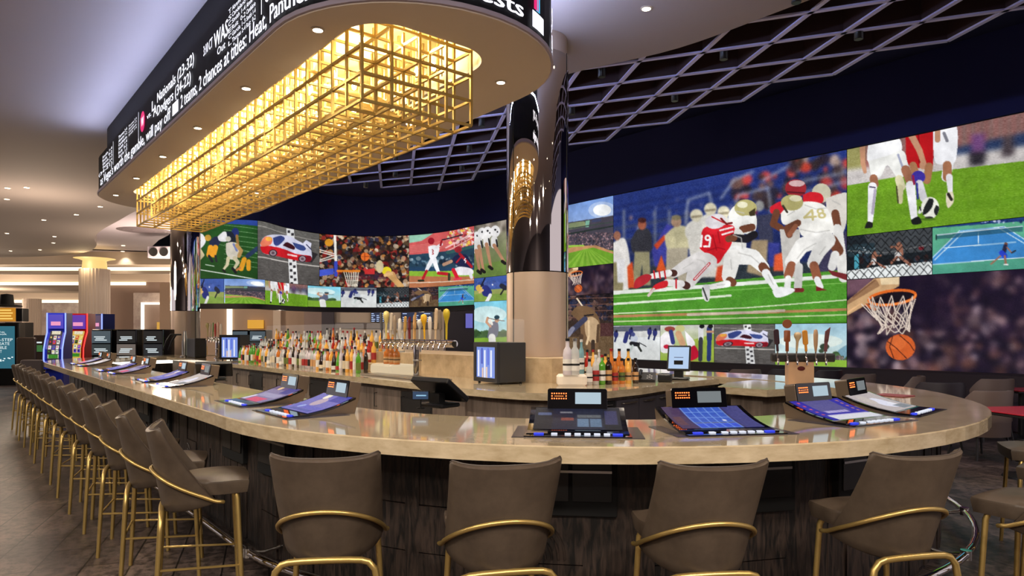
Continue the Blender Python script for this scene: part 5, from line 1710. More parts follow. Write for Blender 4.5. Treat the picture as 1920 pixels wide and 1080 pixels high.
def make_stool():
    root = thing('bar_stool', 'x', 'bar stool')
    # seat: crowned cushion
    mb = MB()
    nx, ny = 12, 12
    def sq(u, v):
        # squircle footprint
        x = u * math.sqrt(max(0, 1 - v * v * 0.12)) * 0.218
        y = 0.045 + v * math.sqrt(max(0, 1 - u * u * 0.12)) * 0.205
        k = min(1.0, max(0.0, (v + 1.0) / 1.25))
        x *= 0.70 + 0.32 * k * k * (3 - 2 * k)
        return x, y
    def lay(z, s, crown):
        out = []
        for j in range(ny + 1):
            for i in range(nx + 1):
                u, v = -1 + 2 * i / nx, -1 + 2 * j / ny
                x, y = sq(u, v)
                f = (1 - abs(u) ** 4) * (1 - abs(v) ** 4)
                out.append((x * s, 0.045 + (y - 0.045) * s, z + crown * f))
        return out
    topv, botv = lay(0.765, 0.985, 0.028), lay(0.69, 0.95, -0.012)
    midv = lay(0.752, 1.0, 0)
    n1 = len(topv)
    fs = []
    for j in range(ny):
        for i in range(nx):
            a = j * (nx + 1) + i
            fs.append((a, a + 1, a + nx + 2, a + nx + 1))
            fs.append((n1 + a, n1 + a + nx + 1, n1 + a + nx + 2, n1 + a + 1))
    rim = [i for i in range(nx + 1)] + [(j + 1) * (nx + 1) + nx for j in range(ny)] + [ny * (nx + 1) + nx - 1 - i for i in range(nx)] + [(ny - 1 - j) * (nx + 1) for j in range(ny - 1)]
    mrim = [midv[i] for i in rim]
    o = len(topv) + len(botv)
    R_ = len(rim)
    for k in range(R_):
        a, b = rim[k], rim[(k + 1) % R_]
        fs.append((b, a, o + k, o + (k + 1) % R_))
        fs.append((o + (k + 1) % R_, o + k, n1 + a, n1 + b))
    mb.add(topv + botv + mrim, fs, 0, True)
    seat = fix_normals(mb.build('seat', M_leather, root))
    # backrest
    mb = MB()
    A_, B_ = shell_grid(), shell_grid(thick=0.040)
    nu, nw = 16, 12
    va = [p for r in A_ for p in r]
    vb = [p for r in B_ for p in r]
    n1 = len(va)
    fs = []
    for j in range(nw):
        for i in range(nu):
            a = j * (nu + 1) + i
            fs.append((a, a + 1, a + nu + 2, a + nu + 1))
            fs.append((n1 + a, n1 + a + nu + 1, n1 + a + nu + 2, n1 + a + 1))
    rim = [i for i in range(nu + 1)] + [(j + 1) * (nu + 1) + nu for j in range(nw)] + [nw * (nu + 1) + nu - 1 - i for i in range(nu)] + [(nw - 1 - j) * (nu + 1) for j in range(nw - 1)]
    # soft rounded rim: one extra loop bulging outwards
    cen = Vector((0, -0.25, 0.86))
    mids = []
    for a in rim:
        m_ = (va[a] + vb[a]) / 2
        d = (m_ - cen); d.y = 0; d.normalize()
        mids.append(m_ + d * 0.012)
    o = 2 * n1
    R_ = len(rim)
    for k in range(R_):
        a, b = rim[k], rim[(k + 1) % R_]
        fs.append((b, a, o + k, o + (k + 1) % R_))
        fs.append((o + (k + 1) % R_, o + k, n1 + a, n1 + b))
    mb.add(va + vb + mids, fs, 0, True)
    back = fix_normals(mb.build('backrest', M_leather, root))
    mb = MB(); mb.tube(mids[-1:] + mids[nu + 0:nu + nw + nu + 1] , 0.0035, 5); mb.build('piping', mat('dark_piping', rgb(70, 58, 50), 0.5), back)
    # gold hoop over the back of the shell
    pts = []
    for k in range(23):
        u = -1 + 2 * k / 22
        z = 0.665 + 0.170 * math.cos(u * PI / 2) ** 0.85
        zb = 0.595 + 0.06 * abs(u) ** 2.2
        w = (z - zb) / (1.06 - zb)
        a = u * PI / 2
        pts.append(shell_pt(u, z, w) + Vector((math.sin(a), -math.cos(a), 0)) * 0.013)
    pts = [pts[0] + Vector((0.004, 0.05, -0.012)), pts[0] + Vector((-0.006, 0.03, -0.006))] + pts + [pts[-1] + Vector((0.006, 0.03, -0.006)), pts[-1] + Vector((-0.004, 0.05, -0.012))]
    MB().tube(catmull(pts, 2), 0.0105, 8).build('back_hoop', M_gold, root)
    # rear frame bridge and four legs
    MB().tube([(-0.155, -0.214, 0.606), (-0.10, -0.216, 0.610), (0, -0.218, 0.612), (0.10, -0.216, 0.610), (0.155, -0.214, 0.606)], 0.0155, 8).build('rear_bridge', M_gold, root)
    for s in (-1, 1):
        p = [(s * 0.150, -0.214, 0.607), (s * 0.185, -0.213, 0.597), (s * 0.212, -0.215, 0.565), (s * 0.222, -0.218, 0.51), (s * 0.238, -0.245, 0.0)]
        MB().tube(p, [0.0155] * 4 + [0.013], 8).build('leg', M_gold, root)
        p = [(s * 0.175, 0.165, 0.70), (s * 0.19, 0.175, 0.66), (s * 0.225, 0.205, 0.0)]
        MB().tube(p, [0.015, 0.015, 0.013], 8).build('leg', M_gold, root)
    mb = MB()
    zr = 0.28
    mb.tube([(-0.213, 0.193, zr), (0.213, 0.193, zr)], 0.009, 8); fr_ = mb.build('foot_bar', M_gold, root)
    for s in (-1, 1):
        MB().tube([(s * 0.215, 0.193, zr), (s * 0.229, -0.232, zr + 0.03)], 0.007, 6).build('side_bar', M_gold, root)
    MB().tube([(-0.229, -0.232, zr + 0.03), (0.229, -0.232, zr + 0.03)], 0.007, 6).build('rear_bar', M_gold, root)
    MB().box(-0.13, 0.13, -0.12, 0.19, 0.672, 0.70).build('seat_pan', M_matblack, root)
    return root

stool0 = make_stool()
stool_used = [False]
def place_stool(p, ang, lab, grp=None):
    if not stool_used[0]:
        o = stool0; stool_used[0] = True
    else:
        o = copy_tree(stool0)
    o.location = (p[0], p[1], 0)
    o.rotation_euler = (0, 0, ang)
    o['label'] = lab
    if grp: o['group'] = grp
    return o
def face(a_tv):   # yaw so that local +y points along direction (dt,dv)
    d = W(*a_tv)
    return math.atan2(d.y, d.x) - PI / 2
row_lab = ['taupe bar stool at the near end of the long row, seat fully in view'] + \
    ['taupe bar stool, %s from the near end of the long row' % n for n in ('second', 'third', 'fourth', 'fifth', 'sixth', 'seventh', 'eighth', 'ninth', 'tenth', 'eleventh', 'twelfth', 'thirteenth')] + ['taupe bar stool at the far end of the long row, by the kiosk']
for k in range(14):
    place_stool(W(4.24 + 0.765 * k, 1.14 + (0.02 if k == 0 else 0)), face((-0.26 - 0.05 * ((k * 7) % 3), 1)), row_lab[k], 'bar stools in the long row')
def view_yaw(p, off):
    """yaw of a stool seen square from behind, plus off degrees"""
    return math.atan2(p.y, p.x) - PI / 2 + math.radians(off)
near = [((605, 2.90), -9, 'taupe bar stool seen square from behind, next to the long row'),
        ((957, 2.75), 12, 'taupe bar stool seen from behind in front of the bingo screen game'),
        ((1352, 2.72), 24, 'taupe bar stool seen from behind, left of the turned right hand one'),
        ((1742, 2.95), 44, 'taupe bar stool turned left with gold hoop, near the right end of the counter')]
near[1] = (near[1][0], near[1][1], 'taupe bar stool seen from behind, in front of the black and silver bartop game')
for (px, Y), off, lab in near:
    pb = Vector(((px - HX) / F * Y, Y, 0))      # middle of the top of the back
    ya = view_yaw(pb, off)
    d = Vector((-math.sin(ya), math.cos(ya), 0))
    place_stool(pb + d * 0.29, ya, lab, 'bar stools round the near end')
for (px, py, zs, ang, lab) in ((1955, 937, 0.77, (1, 0.12), 'bar stool cut by the right edge, nearest of the three showing seats'),
                       (2010, 877, 0.77, (1, 0.0), 'bar stool cut by the right edge, middle of the three showing seats'),
                       (1955, 838, 0.77, (1, -0.5), 'bar stool cut by the right edge, furthest of the three showing seats')):
    p = PZ(px, py, zs)
    place_stool(p, face(ang), lab, 'bar stools on the lounge side')

# ================================================================ BARTOP GAMES
M_case = mat('bronze_case', rgb(120, 104, 88), 0.3, 0.5)
M_bezel = mat('gloss_black', rgb(10, 10, 14), 0.08, coat=0.5)
def ramp_screen(name, w, prof, fn, n=44, m=34, s=1.0):
    """curved game screen: fn(a, b) -> colour image array"""
    pass
def game_img(kind, w=70, h=50):
    im = np.zeros((h, w, 3))
    r = np.random.RandomState(kind + 3)
    b = np.linspace(0, 1, h)[:, None]; a = np.linspace(0, 1, w)[None, :]
    def rect(x0, x1, y0, y1, c, al=1.0):
        i0, i1, j0, j1 = int(y0 * h), max(int(y0 * h) + 1, int(y1 * h)), int(x0 * w), max(int(x0 * w) + 1, int(x1 * w))
        im[i0:i1, j0:j1] = im[i0:i1, j0:j1] * (1 - al) + np.array(c) * al
    def disc(x, y, rr, c, al=1.0):
        M = (((a - x) * w / h) ** 2 + (b - y) ** 2) < rr * rr
        im[M] = im[M] * (1 - al) + np.array(c) * al
    if kind == 0:      # black screen with faint blocks
        im[:] = (14, 18, 34); rect(0.22, 0.8, 0, 1, (16, 24, 52)); rect(0.32, 0.46, 0.40, 0.52, (130, 62, 56)); rect(0.5, 0.78, 0.28, 0.4, (150, 150, 140), 0.6)
        rect(0.5, 0.64, 0.45, 0.85, (120, 150, 180), 0.8); rect(0.65, 0.78, 0.45, 0.85, (110, 140, 170), 0.8); rect(0.82, 0.97, 0.12, 0.7, (60, 60, 110), 0.8); rect(0.05, 0.2, 0.2, 0.3, (120, 140, 200), 0.6); rect(0.3, 0.45, 0.16, 0.22, (120, 120, 130))
    elif kind == 1:    # blue grid
        im[:] = (54, 46, 104); rect(0, 0.2, 0, 1, (70, 50, 90)); rect(0.05, 0.15, 0.4, 0.8, (120, 70, 60), 0.5); rect(0.24, 0.74, 0, 0.66, (52, 92, 200)); rect(0.24, 0.74, 0.72, 0.98, (50, 84, 220)); rect(0.78, 1, 0, 1, (60, 62, 130))
        for k in range(6):
            rect(0.24 + k * 0.1, 0.245 + k * 0.1, 0, 0.98, (130, 170, 240), 0.8)
        for y in (0.0, 0.22, 0.44, 0.66, 0.72, 0.97):
            rect(0.24, 0.74, y, y + 0.015, (130, 170, 240), 0.8)
        rect(0.62, 0.66, 0.58, 0.62, (240, 240, 255))
    elif kind == 2:    # blue with pale lower part
        im[:] = (38, 36, 170); rect(0.2, 0.78, 0.05, 0.55, (88, 84, 150)); rect(0.25, 0.7, 0.5, 0.62, (150, 140, 200)); rect(0.12, 1, 0.74, 1, (226, 226, 236)); rect(0.15, 0.95, 0.7, 0.74, (180, 170, 220))
        for k in range(5):
            disc(0.1, 0.1 + k * 0.14, 0.03, (220, 90, 110)); disc(0.9, 0.1 + k * 0.12, 0.03, (200, 130, 120))
        for k in range(6):
            rect(0.28 + k * 0.07, 0.33 + k * 0.07, 0.52, 0.6, (190, 180, 230))
    elif kind == 3:    # pale flare
        im[:] = (196, 186, 186); disc(0.55, 0.55, 0.3, (232, 232, 250)); disc(0.3, 0.3, 0.22, (206, 196, 190)); rect(0.55, 0.95, 0.7, 0.95, (120, 130, 140), 0.8); rect(0.6, 0.8, 0.55, 0.7, (240, 240, 250), 0.8)
    elif kind == 4:    # purple and white with pink
        im[:] = (128, 120, 168); rect(0.0, 1, 0, 0.18, (90, 70, 130)); disc(0.3, 0.1, 0.1, (236, 200, 150)); rect(0.6, 0.95, 0.05, 0.35, (36, 46, 150)); rect(0.12, 0.9, 0.4, 0.62, (160, 156, 196)); rect(0.25, 0.8, 0.7, 0.98, (220, 70, 120)); rect(0, 0.15, 0.6, 0.95, (230, 220, 240))
    else:              # blue mountains
        im[:] = (110, 110, 196); disc(0.35, 0.12, 0.12, (255, 246, 226)); rect(0.6, 1, 0, 0.3, (44, 56, 170)); disc(0.45, 0.4, 0.2, (190, 170, 190)); rect(0.1, 0.95, 0.62, 0.8, (90, 96, 200)); rect(0.2, 0.9, 0.82, 0.95, (70, 86, 180)); disc(0.3, 0.7, 0.1, (150, 170, 230))
    im += r.randn(h, w, 1) * 6
    return np.clip(im, 0, 255)
M_game = screen_material('game_screen', 0.85)
M_led_r = glow('orange_led', (1.0, 0.16, 0.03, 1), 3.5)
M_lcd = glow('small_lcd', rgb(176, 200, 214), 0.9)
M_lcd_d = glow('small_lcd_dim', rgb(120, 130, 134), 0.8)
M_btn = glow('lit_button', rgb(226, 230, 244), 1.0)
M_btnb = glow('blue_button', rgb(40, 60, 220), 1.2)

def make_game(kind, lab, lcd, leds=True, paper=False):
    """bartop game; local +y towards the bar's middle (away from the player), x to the player's right"""
    t = thing('bartop_game', lab, 'gaming machine')
    W2 = 0.262
    # profile of the curved case: y from player edge to back, z
    prof = [(0.02, 0.006), (0.10, 0.010), (0.16, 0.020), (0.22, 0.030), (0.28, 0.045), (0.34, 0.063), (0.40, 0.084), (0.435, 0.098)]
    mb = MB()
    n = len(prof)
    vs = []
    for x in (-W2, W2):
        for y, z in prof:
            vs.append((x, y, z))
        vs.append((x, 0.455, 0.090)); vs.append((x, 0.43, 0.0)); vs.append((x, 0.15, 0.0))
    N = n + 3
    fs = [tuple(range(N - 1, -1, -1)), tuple(range(N, 2 * N))] + [(i, (i + 1) % N, (i + 1) % N + N, i + N) for i in range(N)]
    mb.add(vs, fs)
    case = fix_normals(mb.build('case', M_case, t))
    # thin black bezel lying on the curve
    mb = MB()
    vs = []
    P2 = [(y, z + 0.006) for y, z in prof]
    for y, z in P2:
        vs += [(-W2 - 0.004, y, z), (W2 + 0.004, y, z), (W2 + 0.004, y - 0.001, z - 0.012), (-W2 - 0.004, y - 0.001, z - 0.012)]
    fs = []
    for i in range(len(P2) - 1):
        a = 4 * i
        for k in range(4):
            fs.append((a + k, a + (k + 1) % 4, a + 4 + (k + 1) % 4, a + 4 + k))
    fs += [(3, 2, 1, 0), tuple(4 * (len(P2) - 1) + k for k in range(4))]
    mb.add(vs, fs)
    fix_normals(mb.build('bezel', M_bezel, t))
    # picture on the curve
    im = game_img(kind)
    h, w = im.shape[:2]
    yy = np.linspace(0.425, 0.115, h)
    zz_ = np.interp(yy, [p[0] for p in P2], [p[1] for p in P2]) + 0.002
    pos = np.zeros((h, w, 3)); pos[..., 0] = np.linspace(-W2 + 0.025, W2 - 0.025, w)[None, :]; pos[..., 1] = yy[:, None]; pos[..., 2] = zz_[:, None]
    colour_grid('curved_screen', pos, im, M_game, t)
    # flat key panel
    MB().box(-W2 - 0.012, W2 + 0.012, -0.045, 0.09, 0.0005, 0.008).build('key_panel', M_bezel, t)
    MB().box(-W2 - 0.075, W2 + 0.075, -0.05, 0.36, 0.0002, 0.003).build('inlay_plate', mat('slate_plate', rgb(60, 58, 70), 0.15), t)
    xs = [-0.20, -0.12, -0.05, 0.0, 0.05, 0.10, 0.15, 0.205]
    for k, x in enumerate(xs):
        hw = 0.026 if k in (0, 7) else 0.016
        MB().rbox(x - hw, x + hw, 0.0, 0.028, 0.008, 0.015, 0.004).build('button', M_btnb if k in (0, 7) else M_btn, t)
    for x in (-0.045, 0.01):
        MB().rbox(x - 0.016, x + 0.016, 0.045, 0.062, 0.008, 0.013, 0.003).build('button', M_btn, t)
    # top box
    Mx = Matrix.Translation((0.0, 0.43, 0.092)) @ Matrix.Rotation(math.radians(-10), 4, 'X')
    tb = MB().rbox(-0.170, 0.170, -0.012, 0.075, -0.02, 0.118, 0.012, axis='y', M=Mx)
    tbo = tb.build('top_box', M_case, t)
    MB().rbox(-0.170, 0.170, -0.018, -0.012, -0.02, 0.118, 0.012, axis='y', M=Mx, e=0.001).build('face', M_bezel, tbo)
    MB().box(-0.012, 0.135, -0.0205, -0.0185, 0.030, 0.096, M=Mx).build('small_display', lcd, tbo)
    if leds:
        mb = MB()
        for i in range(7):
            for j in range(3):
                if j == 1 and 0 < i < 6: continue
                x = -0.145 + i * 0.0135; z = 0.060 + j * 0.0145
                mb.box(x - 0.0035, x + 0.0035, -0.0205, -0.0185, z - 0.0035, z + 0.0035, M=Mx)
        mb.box(-0.131, -0.078, -0.0205, -0.0185, 0.073, 0.0755, M=Mx)
        mb.build('orange_lights', M_led_r, tbo)
    return t
games = {}
def place_game(kind, p, ang, lab, lcd=None, leds=True):
    key = (kind, id(lcd))
    lcd = lcd or M_lcd
    if kind not in games:
        g = make_game(kind, lab, lcd, leds); games[kind] = g
    else:
        g = copy_tree(games[kind]); g['label'] = lab
    g.location = (p.x, p.y, 1.0705)
    g.rotation_euler = (0, 0, ang)
    g['group'] = 'bartop games'
    return g
def q_front(p):
    """yaw facing outward from the bar's middle line, for a point on the counter"""
    t, v = TV(p.x, p.y)
    c = W(max(BT, min(BT1, t)), BV)
    d = Vector((c.x - p.x, c.y - p.y))
    return math.atan2(d.y, d.x) - PI / 2
ng = [(0, 1083, 817, 0, M_lcd, 'bartop game with dark screen of faint blocks, facing the camera'),
      (1, 1378, 813, 0, M_lcd_d, 'bartop game with blue grid screen, right of the dark screened one'),
      (2, 1645, 792, 0.0, M_lcd, 'bartop game with bright blue and white screen'),
      (3, 1735, 773, 0.0, M_lcd_d, 'bartop game with pale washed out screen nearest the right end of the counter')]
for kind, px, py, da, lcd, lab in ng:
    p = PZ(px, py, 1.075)
    place_game(kind, p, q_front(p) + da, lab, lcd)
for kind, t, lab in ((5, 4.42, 'bartop game with blue mountain screen, first beyond the near curve'), (4, 5.28, 'bartop game with purple and pink screen, second beyond the near curve'),
                     (3, 7.55, 'bartop game with pale screen, nearer of the middle pair'), (5, 8.45, 'bartop game, farther of the middle pair along the straight counter'),
                     (4, 10.3, 'bartop game, nearer of the third pair along the counter'), (5, 11.15, 'bartop game, farther of the third pair along the counter'),
                     (3, 13.1, 'bartop game, nearer of the last pair at the far end'), (4, 13.9, 'bartop game, farther of the last pair at the far end')):
    p = W(t, 1.66)
    place_game(kind, p, face((-0.02, 1)), lab)

# black service bays of the near games in the bar front
def bay(q, lab, w=0.5):
    Mx, _ = bar_M(q, 3.03)
    t = bpy.data.objects.new('machine_bay', None); COL.objects.link(t); t.parent = front; t['label'] = lab
    MB().rbox(-w / 2, w / 2, -0.02, 0.10, 0.62, 0.965, 0.01, axis='y', M=Mx).build('frame', M_matblack, t)
    MB().rbox(-w / 2 + 0.03, -0.01, -0.028, -0.02, 0.70, 0.93, 0.008, axis='y', M=Mx, e=0.002).build('panel', M_dgrey, t)
    MB().rbox(0.01, w / 2 - 0.03, -0.028, -0.02, 0.70, 0.93, 0.008, axis='y', M=Mx, e=0.002).build('panel', M_black, t)
    mb = MB()
    for x in (-0.12, 0.12):
        mb = MB(); mb.lathe([(0.013, 0), (0.013, 0.01), (0.006, 0.012)], 12, M=Mx @ Matrix.Translation((x, -0.028, 0.945)) @ Matrix.Rotation(PI / 2, 4, 'X')); mb.build('lock', M_steel, t)
    MB().box(-w / 2 + 0.03, w / 2 - 0.03, -0.034, -0.026, 0.855, 0.868, M=Mx).build('ledge_strip', M_steel, t)
    return t
for k, (qq, lab) in enumerate(((-2.62, 'black machine bay in the bar front under the dark screened game'), (-3.75, 'black machine bay in the bar front under the blue grid game'), (-4.65, 'black machine bay in the bar front under the blue and white game'),
                 (-0.15, 'black machine bay under the first game beyond the near curve'), (0.7, 'black machine bay under the purple and pink game'), (2.9, 'black machine bay under the nearer middle pair game'), (3.75, 'black machine bay under the farther middle pair game'))):
    bay(qq, lab)
# ================================================================ LIQUOR BOTTLES
GL = {
    'clear': (mat('clear_glass', rgb(222, 226, 228), 0.06, alpha=0.62, coat=0.6), 'clear'),
    'amber': (mat('backlit_amber_liquor', rgb(190, 108, 40), 0.08, coat=0.6, emit=rgb(190, 108, 40), es=0.08), 'amber'),  # faint emission imitates light reaching the liquor from beneath and behind
    'honey': (mat('backlit_honey_liquor', rgb(226, 168, 74), 0.08, coat=0.6, emit=rgb(226, 168, 74), es=0.10), 'honey coloured'),  # same imitated backlight, as a weak emission
    'green': (mat('green_glass', rgb(78, 150, 34), 0.06, coat=0.6), 'green'),
    'red': (mat('red_liquor', rgb(168, 34, 26), 0.08, coat=0.6), 'red'),
    'dark': (mat('dark_glass', rgb(40, 26, 20), 0.08, coat=0.6), 'dark'),
    'teal': (mat('teal_glass', rgb(126, 178, 190), 0.06, alpha=0.75, coat=0.6), 'pale teal'),
    'frost': (mat('frosted_glass', rgb(214, 206, 216), 0.3), 'frosted white'),
}
LBL = {'cream': mat('cream_label', rgb(226, 214, 190), 0.6), 'white': mat('white_label', rgb(236, 234, 230), 0.6), 'black': mat('black_label', rgb(30, 28, 28), 0.6),
       'red': mat('red_label', rgb(160, 40, 40), 0.6), 'olive': mat('olive_label', rgb(96, 110, 50), 0.6), 'tan': mat('tan_label', rgb(206, 160, 110), 0.6)}
CAP = {'black': M_black, 'gold': M_brass, 'white': M_white, 'red': mat('red_cap', rgb(150, 24, 30), 0.4), 'silver': M_steel}
SHAPES = {
    'tall': [(0.030, 0.0), (0.035, 0.006), (0.035, 0.19), (0.030, 0.215), (0.014, 0.24), (0.013, 0.285)],
    'squat': [(0.042, 0.0), (0.046, 0.008), (0.046, 0.13), (0.040, 0.165), (0.016, 0.19), (0.015, 0.225)],
    'sloped': [(0.040, 0.0), (0.043, 0.008), (0.040, 0.10), (0.028, 0.18), (0.014, 0.23), (0.013, 0.28)],
    'magnum': [(0.042, 0.0), (0.045, 0.01), (0.045, 0.20), (0.038, 0.245), (0.019, 0.275), (0.018, 0.335)],
    'block': [(0.029, 0.0), (0.033, 0.008), (0.033, 0.155), (0.028, 0.18), (0.015, 0.20), (0.014, 0.245)],
    'tallb': [(0.034, 0.0), (0.039, 0.006), (0.039, 0.22), (0.033, 0.25), (0.016, 0.28), (0.015, 0.34)],
    'slim': [(0.026, 0.0), (0.029, 0.006), (0.029, 0.21), (0.022, 0.25), (0.013, 0.27), (0.012, 0.33)],
}
bottle_cache = {}
def bottle(p, shape, glass, label, cap, lab, grp, parts=False, s=1.0):
    key = (shape, glass, label, cap, parts)
    if key not in bottle_cache:
        prof = SHAPES[shape]
        rb, hb = prof[1][0], prof[2][1]
        hn, rn = prof[-1][1], prof[-1][0]
        if parts:
            o = MB().lathe(prof, 18).build('bottle', GL[glass][0])
            MB().lathe([(rb + 0.0012, hb * 0.22), (rb + 0.0012, hb * 0.78)], 18).build('paper_label', LBL[label], o)
            MB().lathe([(rn + 0.003, hn - 0.004), (rn + 0.003, hn + 0.022), (0.0, hn + 0.024)], 12).build('cap', CAP[cap], o)
            MB().lathe([(rb + 0.0018, hb * 0.46), (rb + 0.0018, hb * 0.56)], 18).build('label_band', LBL['black' if label != 'black' else 'red'], o)
        else:
            mb = MB().lathe(prof, 10)
            mb.lathe([(rb + 0.0012, hb * 0.22), (rb + 0.0012, hb * 0.74)], 10, mi=1)
            mb.lathe([(rn + 0.003, hn - 0.01), (rn + 0.003, hn + 0.022), (0.0, hn + 0.024)], 8, mi=2)
            o = mb.build('bottle', [GL[glass][0], LBL[label], CAP[cap]])
        bottle_cache[key] = o
    else:
        o = copy_tree(bottle_cache[key])
    o.location = p; o.scale = (s, s, s); o.rotation_euler = (0, 0, random.Random(int(p[0] * 1000)).random() * 6)
    tag(o, lab, 'bottle', grp)
    return o
rb_ = random.Random(11)
cols_ = ['amber', 'honey', 'clear', 'honey', 'clear', 'honey', 'frost', 'dark', 'dark', 'clear', 'amber', 'red', 'clear', 'amber', 'green', 'frost']
for row, (v, z, n, grp) in enumerate(((4.20, 1.07, 46, 'front'), (4.33, 1.07, 43, 'second'), (4.58, 1.19, 45, 'third'), (4.88, 1.335, 40, 'back'))):
    for k in range(n):
        t = 8.25 + (13.05 - 8.25) * (k + 0.5 * (row % 2)) / n + rb_.uniform(-0.005, 0.005)
        if row == 2 and (t < 8.5 or t > 12.95): continue
        g = rb_.choice(cols_)
        if 12.2 < t < 12.6 and row < 2 and rb_.random() < 0.5: g = 'green'
        sh = rb_.choice(['tall', 'squat', 'sloped', 'tall', 'slim'])
        if n > 44 and sh == 'squat': sh = 'tall'
        lb = rb_.choice(list(LBL)); cp = rb_.choice(list(CAP))
        bottle(W(t, v + rb_.uniform(-0.012, 0.012), z), sh, g, lb, cp,
               '%s %s bottle, %s label, %s cap, %s row of the long display' % (GL[g][1], sh, lb, cp, grp), 'liquor bottles in the %s row of the long display' % grp)
for dx, g in ((-0.07, 'amber'), (0.07, 'amber'), (0.19, 'amber')):
    p = W(7.35 + 0.62 - dx, 4.50, 1.195)
    bottle(p, 'squat', 'amber', 'tan', 'gold', 'squat amber bottle on the glowing step beside the taps', 'amber bottles on the glowing step', True, 0.95)
rg = [(1064, 703, 1.185, 'magnum', 'frost', 'white', 'black', 'big frosted bottle with dark stopper on the pale step'),
      (1078, 703, 1.185, 'magnum', 'clear', 'white', 'silver', 'big clear bottle at the front of the pale step'),
      (1090, 701, 1.185, 'slim', 'teal', 'white', 'white', 'slim pale teal bottle at the right of the pale step'),
      (1105, 722, 1.07, 'block', 'clear', 'white', 'black', 'clear squat bottle, first of the front bottles right of the column'),
      (1117, 721.5, 1.07, 'tall', 'clear', 'red', 'white', 'clear tall bottle with red label, second right of the column'),
      (1129, 721, 1.07, 'tall', 'green', 'white', 'red', 'green glass bottle with white label'),
      (1141, 720.5, 1.07, 'tall', 'dark', 'tan', 'gold', 'dark bottle with tan label right of the green one'),
      (1153, 720, 1.07, 'block', 'amber', 'red', 'black', 'amber bottle with red label near the middle'),
      (1166, 719.5, 1.07, 'block', 'amber', 'olive', 'black', 'amber bottle with olive label'),
      (1178, 719, 1.07, 'block', 'honey', 'tan', 'black', 'honey coloured bottle with tan label'),
      (1191.5, 718.5, 1.07, 'block', 'dark', 'tan', 'black', 'dark whiskey bottle at the right end, tan label'),
      (1101, 716, 1.07, 'slim', 'red', 'cream', 'black', 'slim red bottle behind the clear squat one'),
      (1112, 716, 1.07, 'slim', 'honey', 'cream', 'red', 'slim honey coloured bottle in the rear, second from left'),
      (1123, 716, 1.07, 'slim', 'clear', 'white', 'white', 'slim clear bottle in the rear behind the green one'),
      (1135, 716, 1.07, 'tall', 'honey', 'olive', 'black', 'honey tall bottle in the rear behind the dark one'),
      (1146, 716, 1.07, 'tallb', 'amber', 'cream', 'red', 'big amber bottle with red cap in the rear'),
      (1161, 716, 1.07, 'tallb', 'amber', 'tan', 'black', 'big amber bottle with black cap in the rear'),
      (1178, 716, 1.07, 'tallb', 'honey', 'tan', 'black', 'big honey coloured bottle in the rear at the right')]
for x, y, z, sh, g, lb, cp, lab in rg:
    bottle(PZ(x, y, z), sh, g, lb, cp, lab, 'liquor bottles right of the mirrored column', True, 1.0 if sh != 'magnum' else 1.02)

